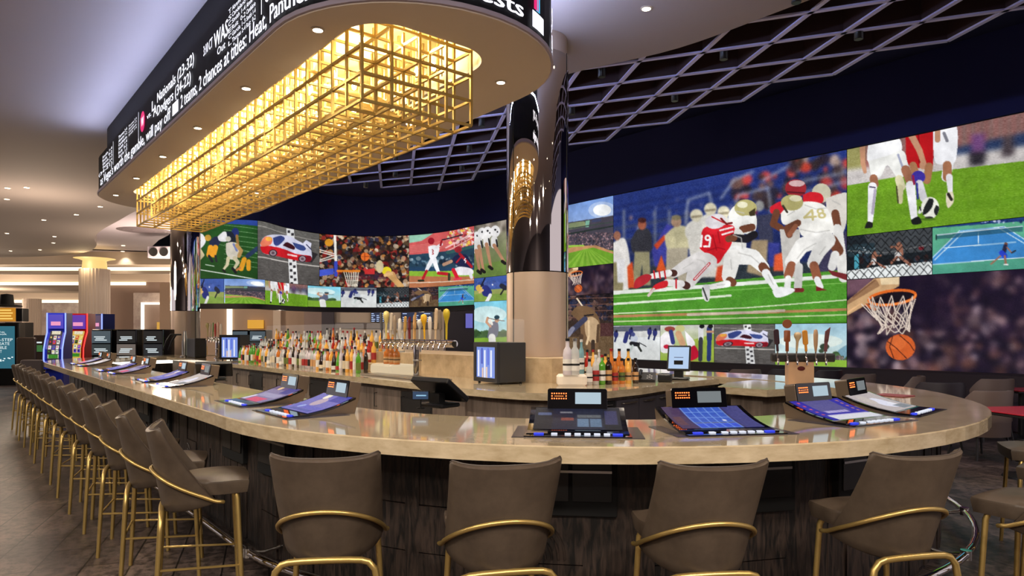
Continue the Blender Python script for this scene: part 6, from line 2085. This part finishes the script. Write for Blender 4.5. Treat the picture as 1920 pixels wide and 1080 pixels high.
# ================================================================ TAP TOWERS
def tap_tower(loc, rz, L, hs, lab, style='chrome'):
    t = thing('tap_tower', lab, 'beer taps', loc, rz)
    m = M_steel if style == 'chrome' else mat('copper_steel', rgb(232, 190, 152), 0.3, 0.35)
    if style == 'chrome':
        MB().lathe([(0.075, 0), (0.075, 0.012), (0.048, 0.02), (0.048, 0.38)], 24).build('column', M_chrome, t)
        MB().tube([(-L / 2, 0, 0.41), (L / 2, 0, 0.41)], 0.042, 16).build('manifold', M_chrome, t)
        mb = MB(); mb.lathe([(0.052, 0.19), (0.055, 0.20), (0.052, 0.21)], 24); mb.build('collar', M_steel, t)
        zb, zh = 0.41, 0.44
    else:
        MB().box(-0.125, 0.125, -0.07, 0.07, 0, 0.235).build('pedestal', m, t)
        MB().lathe([(0.038, 0), (0.036, 0.006), (0.0, 0.008)], 24, M=Matrix.Translation((0, -0.071, 0.17)) @ Matrix.Rotation(PI / 2, 4, 'X') @ Matrix.Diagonal((1, 0.62, 1, 1))).build('badge', mat('maroon_badge', rgb(90, 30, 30), 0.3), t)
        MB().rbox(-L / 2, L / 2 + 0.06, -0.045, 0.045, 0.235, 0.325, 0.02, axis='x').build('manifold', M_dgrey, t)
        zb, zh = 0.28, 0.325
    n = len(hs)
    for k, (hcol, hh, kind) in enumerate(hs):
        x = -L / 2 + L * (k + 0.5) / n
        fb = MB()
        fb.tube([(x, -0.03, zb), (x, -0.085, zb), (x, -0.10, zb - 0.02), (x, -0.105, zb - 0.075)], [0.014, 0.013, 0.012, 0.010], 8)
        fb.tube([(x, -0.07, zb), (x, -0.075, zh + 0.03)], 0.008, 8)
        fc = fb.build('faucet', M_chrome, t)
        hm = mat('tap_handle_%d_%d_%d' % hcol, rgb(*hcol), 0.4)
        mb = MB()
        Mx = Matrix.Translation((x, -0.075, zh + 0.02)) @ Matrix.Rotation(math.radians(4 * ((k % 3) - 1)), 4, 'Y')
        if kind == 'paddle':
            mb.rbox(-0.013, 0.013, -0.008, 0.008, 0, hh * 0.35, 0.006, M=Mx); mb.rbox(-0.026, 0.026, -0.011, 0.011, hh * 0.3, hh, 0.02, axis='y', M=Mx)
        elif kind == 'round':
            mb.lathe([(0.010, 0), (0.014, hh * 0.5), (0.022, hh * 0.62), (0.036, hh * 0.74), (0.040, hh * 0.85), (0.030, hh * 0.96), (0.0, hh)], 12, M=Mx)
        elif kind == 'blade':
            mb.prism([(-0.014, -0.012), (0.014, -0.012), (0.014, 0.012), (-0.014, 0.012)], 0, hh * 0.5, M=Mx)
            mb.add([Mx @ Vector(p) for p in ((-0.016, -0.012, hh * .4), (0.018, -0.012, hh * .4), (0.030, -0.012, hh), (-0.014, -0.012, hh * .82), (-0.016, 0.012, hh * .4), (0.018, 0.012, hh * .4), (0.030, 0.012, hh), (-0.014, 0.012, hh * .82))],
                   [(0, 1, 2, 3), (7, 6, 5, 4), (0, 4, 5, 1), (1, 5, 6, 2), (2, 6, 7, 3), (3, 7, 4, 0)])
        elif kind == 'disc':
            mb.rbox(-0.016, 0.016, -0.012, 0.012, 0, hh * 0.62, 0.008, M=Mx); mb.rbox(-0.030, 0.030, -0.014, 0.014, hh * 0.30, hh * 0.66, 0.012, axis='y', M=Mx)
            mb.lathe([(0.045, -0.012), (0.047, 0), (0.045, 0.012)], 20, M=Mx @ Matrix.Translation((0, 0, hh * 0.86)) @ Matrix.Rotation(PI / 2, 4, 'X'))
        else:
            mb.lathe([(0.010, 0), (0.020, hh * 0.3), (0.024, hh * 0.75), (0.018, hh * 0.95), (0.0, hh)], 10, M=Mx)
        mb.build('tap_handle', hm, fc)
    return t
hs1 = [((60, 60, 66), 0.34, 'paddle'), ((226, 206, 130), 0.36, 'round'), ((206, 190, 170), 0.33, 'paddle'), ((150, 130, 110), 0.30, 'stick'), ((226, 220, 210), 0.26, 'stick'), ((196, 150, 70), 0.28, 'paddle'), ((110, 30, 34), 0.27, 'blade'),
       ((206, 160, 100), 0.32, 'blade'), ((230, 228, 220), 0.24, 'round'), ((236, 180, 40), 0.30, 'round'), ((222, 210, 196), 0.27, 'stick'), ((216, 186, 150), 0.36, 'paddle'), ((110, 96, 84), 0.34, 'paddle'), ((196, 170, 40), 0.35, 'round')]
tap_tower(W(7.15, 4.42, 1.0705), ANG_U + PI, 1.60, hs1, 'long chrome tap tower with many mixed handles on the back bar')
tap_tower(W(15.1, 4.42, 1.0705), ANG_U + PI, 1.10, [((206, 190, 130), 0.30, 'round'), ((200, 180, 150), 0.28, 'paddle'), ((90, 130, 50), 0.30, 'paddle'), ((176, 60, 50), 0.28, 'stick'), ((210, 150, 130), 0.30, 'paddle'), ((226, 210, 190), 0.27, 'stick')],
          'chrome tap tower far down the back bar beside the glass fronted fridge')
cp_ = PZ(1507, 742, 1.068)
tap_tower(Vector((2.98, 7.08, 1.069)), math.radians(-8), 0.56, [((56, 30, 44), 0.23, 'paddle'), ((150, 84, 50), 0.33, 'disc'), ((206, 180, 140), 0.20, 'round'), ((222, 150, 50), 0.22, 'paddle'), ((186, 150, 116), 0.23, 'stick'), ((112, 66, 70), 0.25, 'blade')],
          'copper pedestal tap tower with six handles at the lounge side of the bar', 'copper')
tr = MB().rbox(-0.85, 0.85, -0.17, 0.10, 0, 0.022, 0.02)
o = tr.build('drip_tray', M_steel, loc=W(7.1, 4.155, 1.0705), rz=ANG_U)
tag(o, 'long steel drip tray on the counter under the taps', 'drip tray')
# black handled pourer and bottle dispenser at the far end of the back bar
wt = thing('wine_pourer', 'steel pourer with two curved black handles at the far end of the back bar', 'pourer', W(16.62, 4.15, 1.0705))
MB().lathe([(0.10, 0), (0.10, 0.02), (0.06, 0.03), (0.06, 0.34), (0.05, 0.40), (0.03, 0.58)], 16).build('body', M_steel, wt)
for s in (0, 1):
    MB().tube([(-0.05 - 0.10 * s, -0.06, 0.50), (-0.16 - 0.12 * s, -0.08, 0.50), (-0.24 - 0.12 * s, -0.10, 0.36), (-0.32 - 0.12 * s, -0.12, 0.14)], [0.016, 0.022, 0.022, 0.012], 8).build('handle', M_black, wt)
wd = thing('wine_dispenser', 'steel wine dispenser with upright bottles inside, beside the curved black handles', 'dispenser', W(16.05, 4.35, 1.0705), ANG_U)
MB().rbox(-0.32, 0.32, -0.02, 0.22, 0, 0.42, 0.03, axis='y').build('cabinet', M_dgrey, wd)
MB().rbox(-0.28, 0.28, -0.03, -0.018, 0.05, 0.37, 0.02, axis='y', e=0.001).build('glass_front', glow('dispenser_glass', rgb(130, 130, 150), 0.5), wd)
for k in range(5):
    MB().lathe([(0.022, 0.05), (0.022, 0.22), (0.008, 0.26), (0.008, 0.30)], 8, c=(-0.2 + k * 0.1, -0.05, 0)).build('bottle', GL['honey'][0], wd)

# ================================================================ COUNTERTOP FRIDGES
def fridge(loc, rz, w, d, h, lab):
    t = thing('mini_fridge', lab, 'fridge', loc, rz)
    MB().rbox(0, w, 0.03, d, 0.018, h, 0.012, axis='x').build('body', mat('fridge_black', rgb(40, 40, 42), 0.45), t)
    dr = thing('door', None, None)
    bpy.data.objects.remove(dr, do_unlink=True)
    mb = MB()
    e = 0.045
    for a in ((0, e, 0.0, 0.028, 0.018, h), (w - e, w, 0.0, 0.028, 0.018, h), (e, w - e, 0.0, 0.028, 0.018, 0.018 + e), (e, w - e, 0.0, 0.028, h - 0.05, h)):
        mb.box(*a)
    dr = mb.build('door', mat('fridge_door', rgb(30, 30, 34), 0.3), t)
    MB().box(e, w - e, 0.012, 0.016, 0.018 + e, h - 0.05).build('glass_pane', glow('fridge_glow', rgb(130, 160, 246), 0.8), dr)
    for k, (x, c, z0, z1) in enumerate(((0.12, (236, 240, 255), 0.07, 0.34), (0.3, (60, 80, 190), 0.2, 0.36), (0.45, (236, 240, 255), 0.06, 0.34), (0.62, (90, 110, 220), 0.19, 0.36), (0.78, (236, 240, 255), 0.07, 0.34), (0.55, (226, 200, 190), 0.06, 0.17), (0.34, (226, 196, 180), 0.06, 0.16))):
        xx = e + (w - 2 * e) * x
        MB().box(xx - 0.012, xx + 0.012, 0.006, 0.011, z0 * h / 0.42, z1 * h / 0.42).build('lit_can', glow('can_%d' % k, rgb(*c), 0.95), dr)
    for x, y in ((0.04, 0.05), (w - 0.04, 0.05), (0.04, d - 0.04), (w - 0.04, d - 0.04)):
        MB().lathe([(0.014, 0), (0.014, 0.02)], 10, c=(x, y, 0)).build('foot', M_black, t)
    return t
a = PZ(888, 716.8, 1.07); b = PZ(932, 722, 1.07)
ang = math.atan2(b.y - a.y, b.x - a.x)
fz = fridge((a.x, a.y, 1.0705), ang, (b - a).length, 0.36, 0.435, 'black glass door mini fridge on the back bar before the mirrored column')
MB().tube([(0.30, 0.37, 0.12), (0.38, 0.40, 0.14), (0.40, 0.40, 0.06), (0.34, 0.37, 0.012)], 0.005, 6).build('power_cord', M_black, fz)
fridge(W(13.85, 4.08, 1.0705), ANG_V - 0.8, 0.42, 0.40, 0.50, 'black fridge with lit glass front far down the back bar, left of the bottles')

# ================================================================ POINT OF SALE
def pos_terminal(loc, rz, lab, lit=True, tilt=18, tall=False):
    t = thing('pos_terminal', lab, 'till', loc, rz)
    MB().rbox(-0.12, 0.12, -0.10, 0.10, 0, 0.03, 0.03).build('base', M_black, t)
    MB().box(-0.05, 0.05, 0.0, 0.06, 0.02, 0.22 if tilt < 30 else 0.10).build('stand', M_black, t)
    Mx = Matrix.Translation((0, 0.0 if tilt < 30 else -0.10, 0.10 if tilt < 30 else 0.05)) @ Matrix.Rotation(math.radians(-tilt), 4, 'X')
    w, h = (0.13, 0.30) if tall else (0.19, 0.26)
    s = MB().rbox(-w, w, -0.02, 0.02, 0, h, 0.012, axis='y', M=Mx).build('screen_case', M_black, t)
    if lit:
        MB().box(-w + 0.018, w - 0.018, -0.0225, -0.0205, 0.022, h - 0.022, M=Mx).build('lit_screen', glow('pos_screen', rgb(176, 204, 238), 0.95), s)
        MB().box(-w * 0.4, w * 0.4, -0.0245, -0.0225, h * 0.5, h * 0.53, M=Mx).build('screen_text', glow('pos_text', rgb(90, 110, 150), 0.8), s)
    return t
pos_terminal(PZ(1272, 712, 1.07), math.radians(-22), 'black till with pale blue lit screen, right of the bottles', True, tall=True)
pz = PZ(822, 766, 1.07)
p_ = pos_terminal(W(3.90, 2.62, 1.0705) , math.radians(140), 'black till seen from behind on the inner counter edge, beside a small blue display', False, 54)
p_.location = (pz.x, pz.y + 0.12, 1.0705)
cd = thing('customer_display', 'small dark blue customer display beside the till on the inner counter edge', 'display', (PZ(786, 768, 1.07)) + Vector((0, 0.08, 0)), 0.0)
MB().lathe([(0.03, 0), (0.03, 0.005), (0.006, 0.008), (0.006, 0.06)], 12).build('stem', M_black, cd)
MB().rbox(-0.062, 0.062, -0.012, 0.012, 0.06, 0.125, 0.006, axis='y').build('case', M_black, cd)
MB().box(-0.054, 0.054, -0.0145, -0.0125, 0.066, 0.119).build('display', glow('cust_blue', rgb(20, 60, 96), 0.9), cd)
MB().box(-0.03, 0.04, -0.0165, -0.0145, 0.088, 0.096).build('lit_text', glow('cust_text', rgb(150, 200, 230), 1.0), cd)
pl = pos_terminal(W(7.0, 2.5, 1.0705), math.radians(200), 'black till turned away on the inner counter edge beyond the middle pair of games', False, 54)
pl.location = tuple(PZ(402, 713, 1.07) + Vector((0, 0, 0.0005)))
# phone
ph = thing('desk_phone', 'black desk phone with handset between the bottles and the till', 'phone', PZ(1213, 716, 1.0705), math.radians(-15))
mb = MB(); mb.add([(-0.09, -0.09, 0), (0.09, -0.09, 0), (0.09, 0.09, 0), (-0.09, 0.09, 0), (-0.09, -0.09, 0.03), (0.09, -0.09, 0.03), (0.09, 0.09, 0.10), (-0.09, 0.09, 0.10)], [(3, 2, 1, 0), (4, 5, 6, 7), (0, 1, 5, 4), (1, 2, 6, 5), (2, 3, 7, 6), (3, 0, 4, 7)])
mb.build('body', M_black, ph)
MB().tube([(-0.07, -0.07, 0.06), (-0.075, -0.02, 0.08), (-0.075, 0.04, 0.105), (-0.07, 0.08, 0.115)], [0.022, 0.014, 0.014, 0.022], 8).build('handset', M_black, ph)
mb = MB()
for i in range(3):
    for j in range(4):
        MB().box(0.0 + i * 0.022, 0.015 + i * 0.022, -0.06 + j * 0.025, -0.045 + j * 0.025, 0.042 + j * 0.0097, 0.049 + j * 0.0097).build('key', M_white, ph) if (i + j) % 2 == 0 else None
pr = thing('receipt_printer', 'low black receipt printer on the back bar right of the phone', 'printer', PZ(1247, 716, 1.0705), math.radians(-20))
MB().rbox(-0.07, 0.07, -0.08, 0.08, 0, 0.09, 0.02, axis='x').build('body', M_black, pr)
MB().box(-0.04, 0.04, -0.02, 0.03, 0.088, 0.094).build('paper_slot', M_dgrey, pr)
nb = MB().rbox(-0.10, 0.10, -0.13, 0.13, 0, 0.008, 0.01).build('menu', mat('maroon_menu', rgb(128, 48, 56), 0.5), loc=PZ(1676, 742, 1.0708), rz=0.6)
tag(nb, 'maroon menu lying on the counter behind the last bartop game', 'menu')

# ================================================================ SLOT MACHINES
def slot_img(kind, w=26, h=40):
    r = np.random.RandomState(kind)
    im = np.zeros((h, w, 3)) + np.array([(226, 190, 90), (60, 50, 60), (206, 170, 90)][kind % 3])
    pal = [(220, 60, 60), (90, 60, 200), (70, 130, 40), (240, 220, 120), (240, 240, 230), (40, 30, 40), (230, 120, 160)]
    for i in range(5):
        for j in range(3):
            c = pal[r.randint(7)]
            y, x = int(h * (0.18 + i * 0.16)), int(w * (0.1 + j * 0.30))
            im[y:y + 5, x:x + 6] = c; im[y + 1:y + 3, x + 1:x + 4] = pal[r.randint(7)]
    im[0:5, 4:-4] = (240, 230, 200); im[-8:-3, 3:-3] = (60, 140, 40)
    im += r.randn(h, w, 1) * 10
    return np.clip(im, 0, 255)
def tall_slot(px, Y, w, zt, col, edge, top_c, lab, kind, rz=0.0):
    t = thing('slot_machine', lab, 'slot machine', ((px - HX) / F * Y, Y, 0), rz)
    MB().rbox(-w / 2, w / 2, 0.0, 0.55, 0, 0.72, 0.04).build('base', mat('slot_body_' + kind, rgb(*col), 0.3), t)
    mb = MB()
    prof = [(0.02, 0.72), (-0.03, 0.95), (-0.02, 1.2), (0.06, 1.45), (0.14, 1.62), (0.14, zt), (0.50, zt), (0.50, 0.72)]
    vs = [(x, y, z) for x in (-w / 2, w / 2) for y, z in prof]
    N = len(prof)
    mb.add(vs, [tuple(range(N)), tuple(range(2 * N - 1, N - 1, -1))] + [(i, i + N, (i + 1) % N + N, (i + 1) % N) for i in range(N)])
    fix_normals(mb.build('cabinet', mat('slot_body_' + kind, rgb(*col), 0.3), t))
    im = slot_img({'b': 1, 'r': 0, 'c': 2}[kind])
    h, wd_ = im.shape[:2]
    zz_ = np.linspace(1.66, 0.92, h); yy = np.interp(zz_, [0.72, 0.95, 1.2, 1.45, 1.62, 1.7], [0.02, -0.03, -0.02, 0.06, 0.14, 0.14]) - 0.012
    pos = np.zeros((h, wd_, 3)); pos[..., 0] = np.linspace(-w / 2 + 0.07, w / 2 - 0.07, wd_)[None, :]; pos[..., 1] = yy[:, None]; pos[..., 2] = zz_[:, None]
    colour_grid('reel_screen', pos, im, M_game, t)
    MB().box(-w / 2 + 0.04, w / 2 - 0.04, 0.10, 0.13, 1.72, zt - 0.04).build('top_screen', glow('slot_top_' + kind, rgb(*top_c), 0.9), t)
    MB().box(-w / 2 + 0.10, w / 2 - 0.10, 0.085, 0.10, 1.80, 1.90).build('top_lettering', glow('slot_letters', rgb(236, 150, 190), 1.0), t)
    for s in (-1, 1):
        pts = [(s * (w / 2 + 0.005), y - 0.02, z) for y, z in prof[:6]]
        MB().tube(pts, 0.018, 6).build('edge_light', glow('slot_edge_' + kind, edge, 1.6), t)
    MB().box(-w / 2, w / 2, -0.16, 0.02, 0.70, 0.80).build('button_deck', mat('slot_body_' + kind, rgb(*col), 0.3), t)
    return t
tall_slot(101, 17.3, 0.42, 2.12, (24, 40, 160), (0.25, 0.35, 1.0, 1), (60, 50, 190), 'tall blue edged slot machine left of the red one', 'b', 0.15)
tall_slot(142, 18.5, 0.46, 2.14, (170, 16, 20), (1.0, 0.05, 0.04, 1), (90, 40, 170), 'tall red edged slot machine', 'r')
tall_slot(176, 19.6, 0.36, 2.16, (20, 26, 90), (0.25, 0.35, 1.0, 1), (80, 60, 90), 'tall dark blue slot machine right of the red one', 'c', -0.5)
def black_slot(px, Y, deck, lab, tone):
    t = thing('slot_machine', lab, 'slot machine', ((px - HX) / F * Y, Y, 0))
    w = 0.50
    MB().rbox(-w / 2, w / 2, 0, 0.6, 0, 1.70, 0.03).build('cabinet', M_bezel, t)
    a = MB().box(-w / 2 + 0.02, w / 2 - 0.02, -0.02, -0.005, 1.36, 1.66).build('upper_screen', glow('slot_upper_%d' % tone, rgb(*((70, 86, 96) if tone == 0 else (16, 18, 22))), 0.9), t)
    b = MB().box(-w / 2 + 0.02, w / 2 - 0.02, -0.02, -0.005, 1.06, 1.33).build('lower_screen', glow('slot_lower_%d' % tone, rgb(*((44, 56, 60), (110, 100, 94), (30, 34, 40))[tone]), 0.9), t)
    r = random.Random(px)
    for par, z0 in ((a, 1.50), (b, 1.20)):
        mb = MB()
        for k in range(3):
            x = -0.17 + r.uniform(0, 0.05); L = r.uniform(0.10, 0.22)
            mb.box(x, x + L + 0.08, -0.026, -0.021, z0 - k * 0.04, z0 - k * 0.04 + 0.022)
        mb.build('lettering', glow('white_screen_text', rgb(220, 232, 236), 1.0), par)
    MB().box(-w / 2, w / 2, -0.22, 0.0, 0.80, 0.92).build('button_deck', M_bezel, t)
    MB().box(-w / 2 + 0.05, w / 2 - 0.05, -0.232, -0.222, 0.93, 0.96).build('deck_light', glow('deck_light_%d' % tone, deck, 1.8), t)
    return t
black_slot(190, 17.0, (0.5, 0.5, 0.55, 1), 'black slot machine with teal grey screens, nearest the red one', 0)
black_slot(237, 17.0, (0.1, 0.9, 0.2, 1), 'black slot machine with green lit deck', 1)
black_slot(287, 17.0, (0.35, 0.15, 1.0, 1), 'black slot machine with purple lit deck', 2)
for px, lab in ((450, 'black slot machine seen under the video wall, left of the pair'), (483, 'black slot machine seen under the video wall, right of the pair')):
    black_slot(px, 21.0, (0.2, 0.2, 0.25, 1), lab, 0)
g = thing('slot_machine', 'plain dark slot machine with green lit screen, left of the blue edged one', 'slot machine', ((73 - HX) / F * 18.6, 18.6, 0))
MB().rbox(-0.16, 0.26, 0, 0.5, 0, 1.55, 0.03).build('cabinet', mat('brown_case', rgb(44, 34, 30), 0.4), g)
MB().box(-0.12, 0.10, -0.015, 0, 1.10, 1.28).build('screen', glow('green_screen', rgb(60, 120, 60), 0.7), g)
MB().box(-0.10, 0.08, -0.015, 0, 1.33, 1.37).build('lettering', glow('white_screen_text', rgb(220, 232, 236), 1.0), g)
def slot_chair(px, Y, zt, lab, m):
    p = P(px, 700, Y)
    t = thing('slot_chair', lab, 'chair', (p.x, p.y, 0))
    MB().rbox(-0.24, 0.24, -0.04, 0.04, 0.62, zt, 0.05, axis='y').build('backrest', m, t)
    MB().rbox(-0.24, 0.24, 0.02, 0.46, 0.52, 0.62, 0.05).build('seat', m, t)
    MB().lathe([(0.26, 0), (0.25, 0.02), (0.04, 0.05), (0.035, 0.53)], 20, c=(0, 0.2, 0)).build('pedestal', M_dgrey, t)
slot_chair(50, 17.3, 1.50, 'high dark brown slot chair left of the plain dark machine', mat('dark_brown_vinyl', rgb(46, 36, 30), 0.45))
slot_chair(60, 15.0, 1.02, 'low dark grey slot chair by the far end of the stools', mat('grey_vinyl', rgb(84, 74, 74), 0.5))
# kiosk with teal screen
kz = thing('info_kiosk', 'tall black kiosk with teal lit screen and white text at the left edge', 'kiosk', ((0 - HX) / F * 21.0, 21.0, 0), 0.12)
MB().rbox(-0.62, 0.54, 0, 0.35, 0, 1.92, 0.04).build('housing', M_black, kz)
MB().box(-0.56, 0.42, -0.012, 0.0, 0.52, 1.82).build('screen', glow('teal_screen', rgb(44, 104, 122), 1.0), kz)
for k, (s_, z, h_, x0, x1) in enumerate((('Mobile', 1.62, 0.05, -0.5, 0.14), ('Sportsbook', 1.55, 0.06, -0.5, 0.20), ('STEP-BY-STEP', 1.36, 0.09, -0.53, 0.37), ('TO CREATE', 1.24, 0.09, -0.42, 0.28), ('A MOBILE', 1.12, 0.09, -0.38, 0.20), ('ACCOUNT', 1.00, 0.09, -0.36, 0.06))):
    vs, fs = text_mesh(s_, 1.0)
    xa, xb = min(v[0] for v in vs), max(v[0] for v in vs)
    MB().add([((v[0] - xa) / (xb - xa) * (x1 - x0) + x0, -0.016, z + v[1] / 0.72 * h_) for v in vs], fs).build('screen_lettering', glow('kiosk_text', rgb(226, 240, 240), 1.1), kz)
mb = MB()
for k in range(12):
    rr = random.Random(k); x = -0.3 + rr.random() * 0.66; z = 0.66 + rr.random() * 0.2
    MB().box(x, x + 0.05, -0.016, -0.013, z, z + 0.03).build('screen_spark', glow('kiosk_text', rgb(226, 240, 240), 1.1), kz)
tz = thing('lit_topper', 'small gold lit sign under a black hat shape behind the kiosk', 'sign', ((0 - HX) / F * 21.6, 21.9, 0))
MB().box(-0.06, 0.5, 0, 0.5, 0, 1.95).build('cabinet', M_black, tz)
MB().box(-0.5, 0.28, -0.02, 0.0, 1.98, 2.42).build('gold_panel', glow('gold_panel', rgb(196, 130, 36), 1.0), tz)
MB().rbox(0.28, 0.5, -0.02, 0.3, 1.98, 2.40, 0.03).build('side_box', M_black, tz)
mb = MB()
for k in range(4):
    MB().box(-0.4 + 0.03 * k, 0.2 - 0.05 * (k % 2), -0.03, -0.022, 2.05 + k * 0.09, 2.09 + k * 0.09).build('gold_bar', glow('gold_bar', rgb(246, 206, 110), 1.1), tz)
MB().lathe([(0.42, 2.46), (0.40, 2.50), (0.20, 2.54), (0.17, 2.85), (0.0, 2.88)], 20, c=(-0.08, 0.1, 0)).build('black_hat', M_matblack, tz)

# ================================================================ LOUNGE BEYOND THE BAR
M_tub = mat('lounge_taupe', rgb(112, 94, 84), 0.5)
M_tubd = mat('lounge_charcoal', rgb(44, 36, 42), 0.5)
def tub_chair(p, rz, m, lab, w=0.60, zt=0.93):
    t = thing('lounge_chair', lab, 'chair', (p.x, p.y, 0), rz)
    MB().rbox(-w / 2 + 0.05, w / 2 - 0.05, -0.05, 0.48, 0.30, 0.46, 0.06).build('seat', m, t)
    n = 16
    for_ = MB()
    vs = []
    for j, (z, gr) in enumerate(((0.30, 0.0), (0.6, 0.01), (zt - 0.02, 0.03), (zt, 0.02))):
        for side_ in (0, 1):
            for k in range(n + 1):
                a = PI + PI * k / n
                rr = w / 2 + gr - 0.06 * side_
                zz_ = z if j < 2 else z - 0.16 * max(0, math.sin(a) + 0.55) / 0.55 * (1 if math.sin(a) > -0.55 else 0)
                vs.append((rr * math.cos(a), 0.12 + rr * 0.8 * math.sin(a), zz_))
    M_ = n + 1
    fs = []
    for j in range(3):
        for k in range(n):
            a = j * 2 * M_ + k; fs.append((a, a + 1, a + 1 + 2 * M_, a + 2 * M_))
            b = a + M_; fs.append((b + 1, b, b + 2 * M_, b + 1 + 2 * M_))
    for k in range(n):
        a = 6 * M_ + k; fs.append((a, a + 1, a + 1 + M_, a + M_)); fs.append((k + 1, k, k + M_, k + 1 + M_))
    for k in (0, n):
        for j in range(3):
            a = j * 2 * M_ + k; fs.append((a, a + 2 * M_, a + 3 * M_, a + M_))
    for_.add(vs, fs, 0, True)
    fix_normals(for_.build('backrest', m, t))
    for x in (-1, 1):
        for y in (0.0, 0.42):
            MB().tube([(x * (w / 2 - 0.1), y, 0.31), (x * (w / 2 - 0.06), y + (0.03 if y else -0.04), 0)], 0.014, 6).build('leg', M_dgrey, t)
    return t
for px, py, zt, rz, m, lab in ((1440, 710, .93, 0.15, M_tub, 'taupe lounge chair just left of the copper tap tower'), (1612, 701, .93, 0.1, M_tub, 'taupe lounge chair behind the last bartop game'),
                           (1398, 692, .93, 0.0, M_tub, 'small looking taupe lounge chair near the video wall, left of the copper taps'), (1860, 732, .88, 0.1, M_tub, 'taupe lounge chair at the nearer red table'),
                           (1868, 710, .93, 0.1, M_tub, 'taupe lounge chair at the farther red table'), (1716, 705, .93, 0.9, M_tub, 'taupe lounge chair turned sideways beyond the counter'),
                           (1765, 717, .93, -0.3, M_tubd, 'wide charcoal lounge chair seen above the counter edge'),
                           (1555, 694, .93, 0.3, M_tubd, 'charcoal lounge chair right of the copper tap tower'), (1472, 692, .93, 0.0, M_tubd, 'charcoal lounge chair behind the copper tap handles'),
                           (1338, 694, .93, 0.1, M_tubd, 'charcoal lounge chair behind the lit till')):
    tub_chair(PZ(px, py, zt), rz, m, lab, zt=zt)
M_red = mat('red_table_top', rgb(186, 44, 58), 0.25)
def table(p, w, d, rz, lab, m=M_red):
    t = thing('lounge_table', lab, 'table', (p.x, p.y, 0), rz)
    MB().rbox(-w / 2, w / 2, -d / 2, d / 2, 0.735, 0.75, 0.03).build('tabletop', m, t)
    MB().rbox(-w / 2 + 0.005, w / 2 - 0.005, -d / 2 + 0.005, d / 2 - 0.005, 0.705, 0.735, 0.03).build('edge_band', M_dgrey, t)
    MB().lathe([(0.28, 0), (0.27, 0.02), (0.04, 0.05), (0.035, 0.68), (0.14, 0.705)], 20).build('pedestal', M_black, t)
    return t
table(Vector((5.75, 7.55, 0)), 1.0, 0.8, 0.15, 'red topped table in the lounge nearest the right edge')
table(Vector((7.77, 10.42, 0)), 0.6, 0.55, 0.15, 'red topped table in the lounge, farther one by the right edge')
table(Vector((3.4, 11.4, 0)), 0.9, 0.7, 0.1, 'small red topped table near the video wall')
table(Vector((4.75, 10.9, 0)), 0.9, 0.7, 0.1, 'black topped table beyond the copper taps', M_black)
bq = thing('banquette', 'long dark upholstered banquette along the foot of the video wall', 'banquette', W(4.6, 13.65), ANG_U)
MB().rbox(-6.5, 9.0, -0.02, 0.42, 0.0, 0.45, 0.04).build('seat', mat('plum_vinyl', rgb(52, 40, 48), 0.45), bq)
MB().rbox(-6.5, 9.0, -0.30, -0.04, 0.0, 0.92, 0.08).build('backrest', mat('plum_vinyl', rgb(52, 40, 48), 0.45), bq)
for x, y, e in ((4.5, 9.5, 45), (8.0, 7.0, 45), (6.5, 3.5, 60)):
    lamp('lounge_spot_lamp', 'SPOT', (x, y, 4.9), e * 3, (0.86, 0.80, 1.0), spot_size=2.2, spot_blend=0.8, shadow_soft_size=0.1)
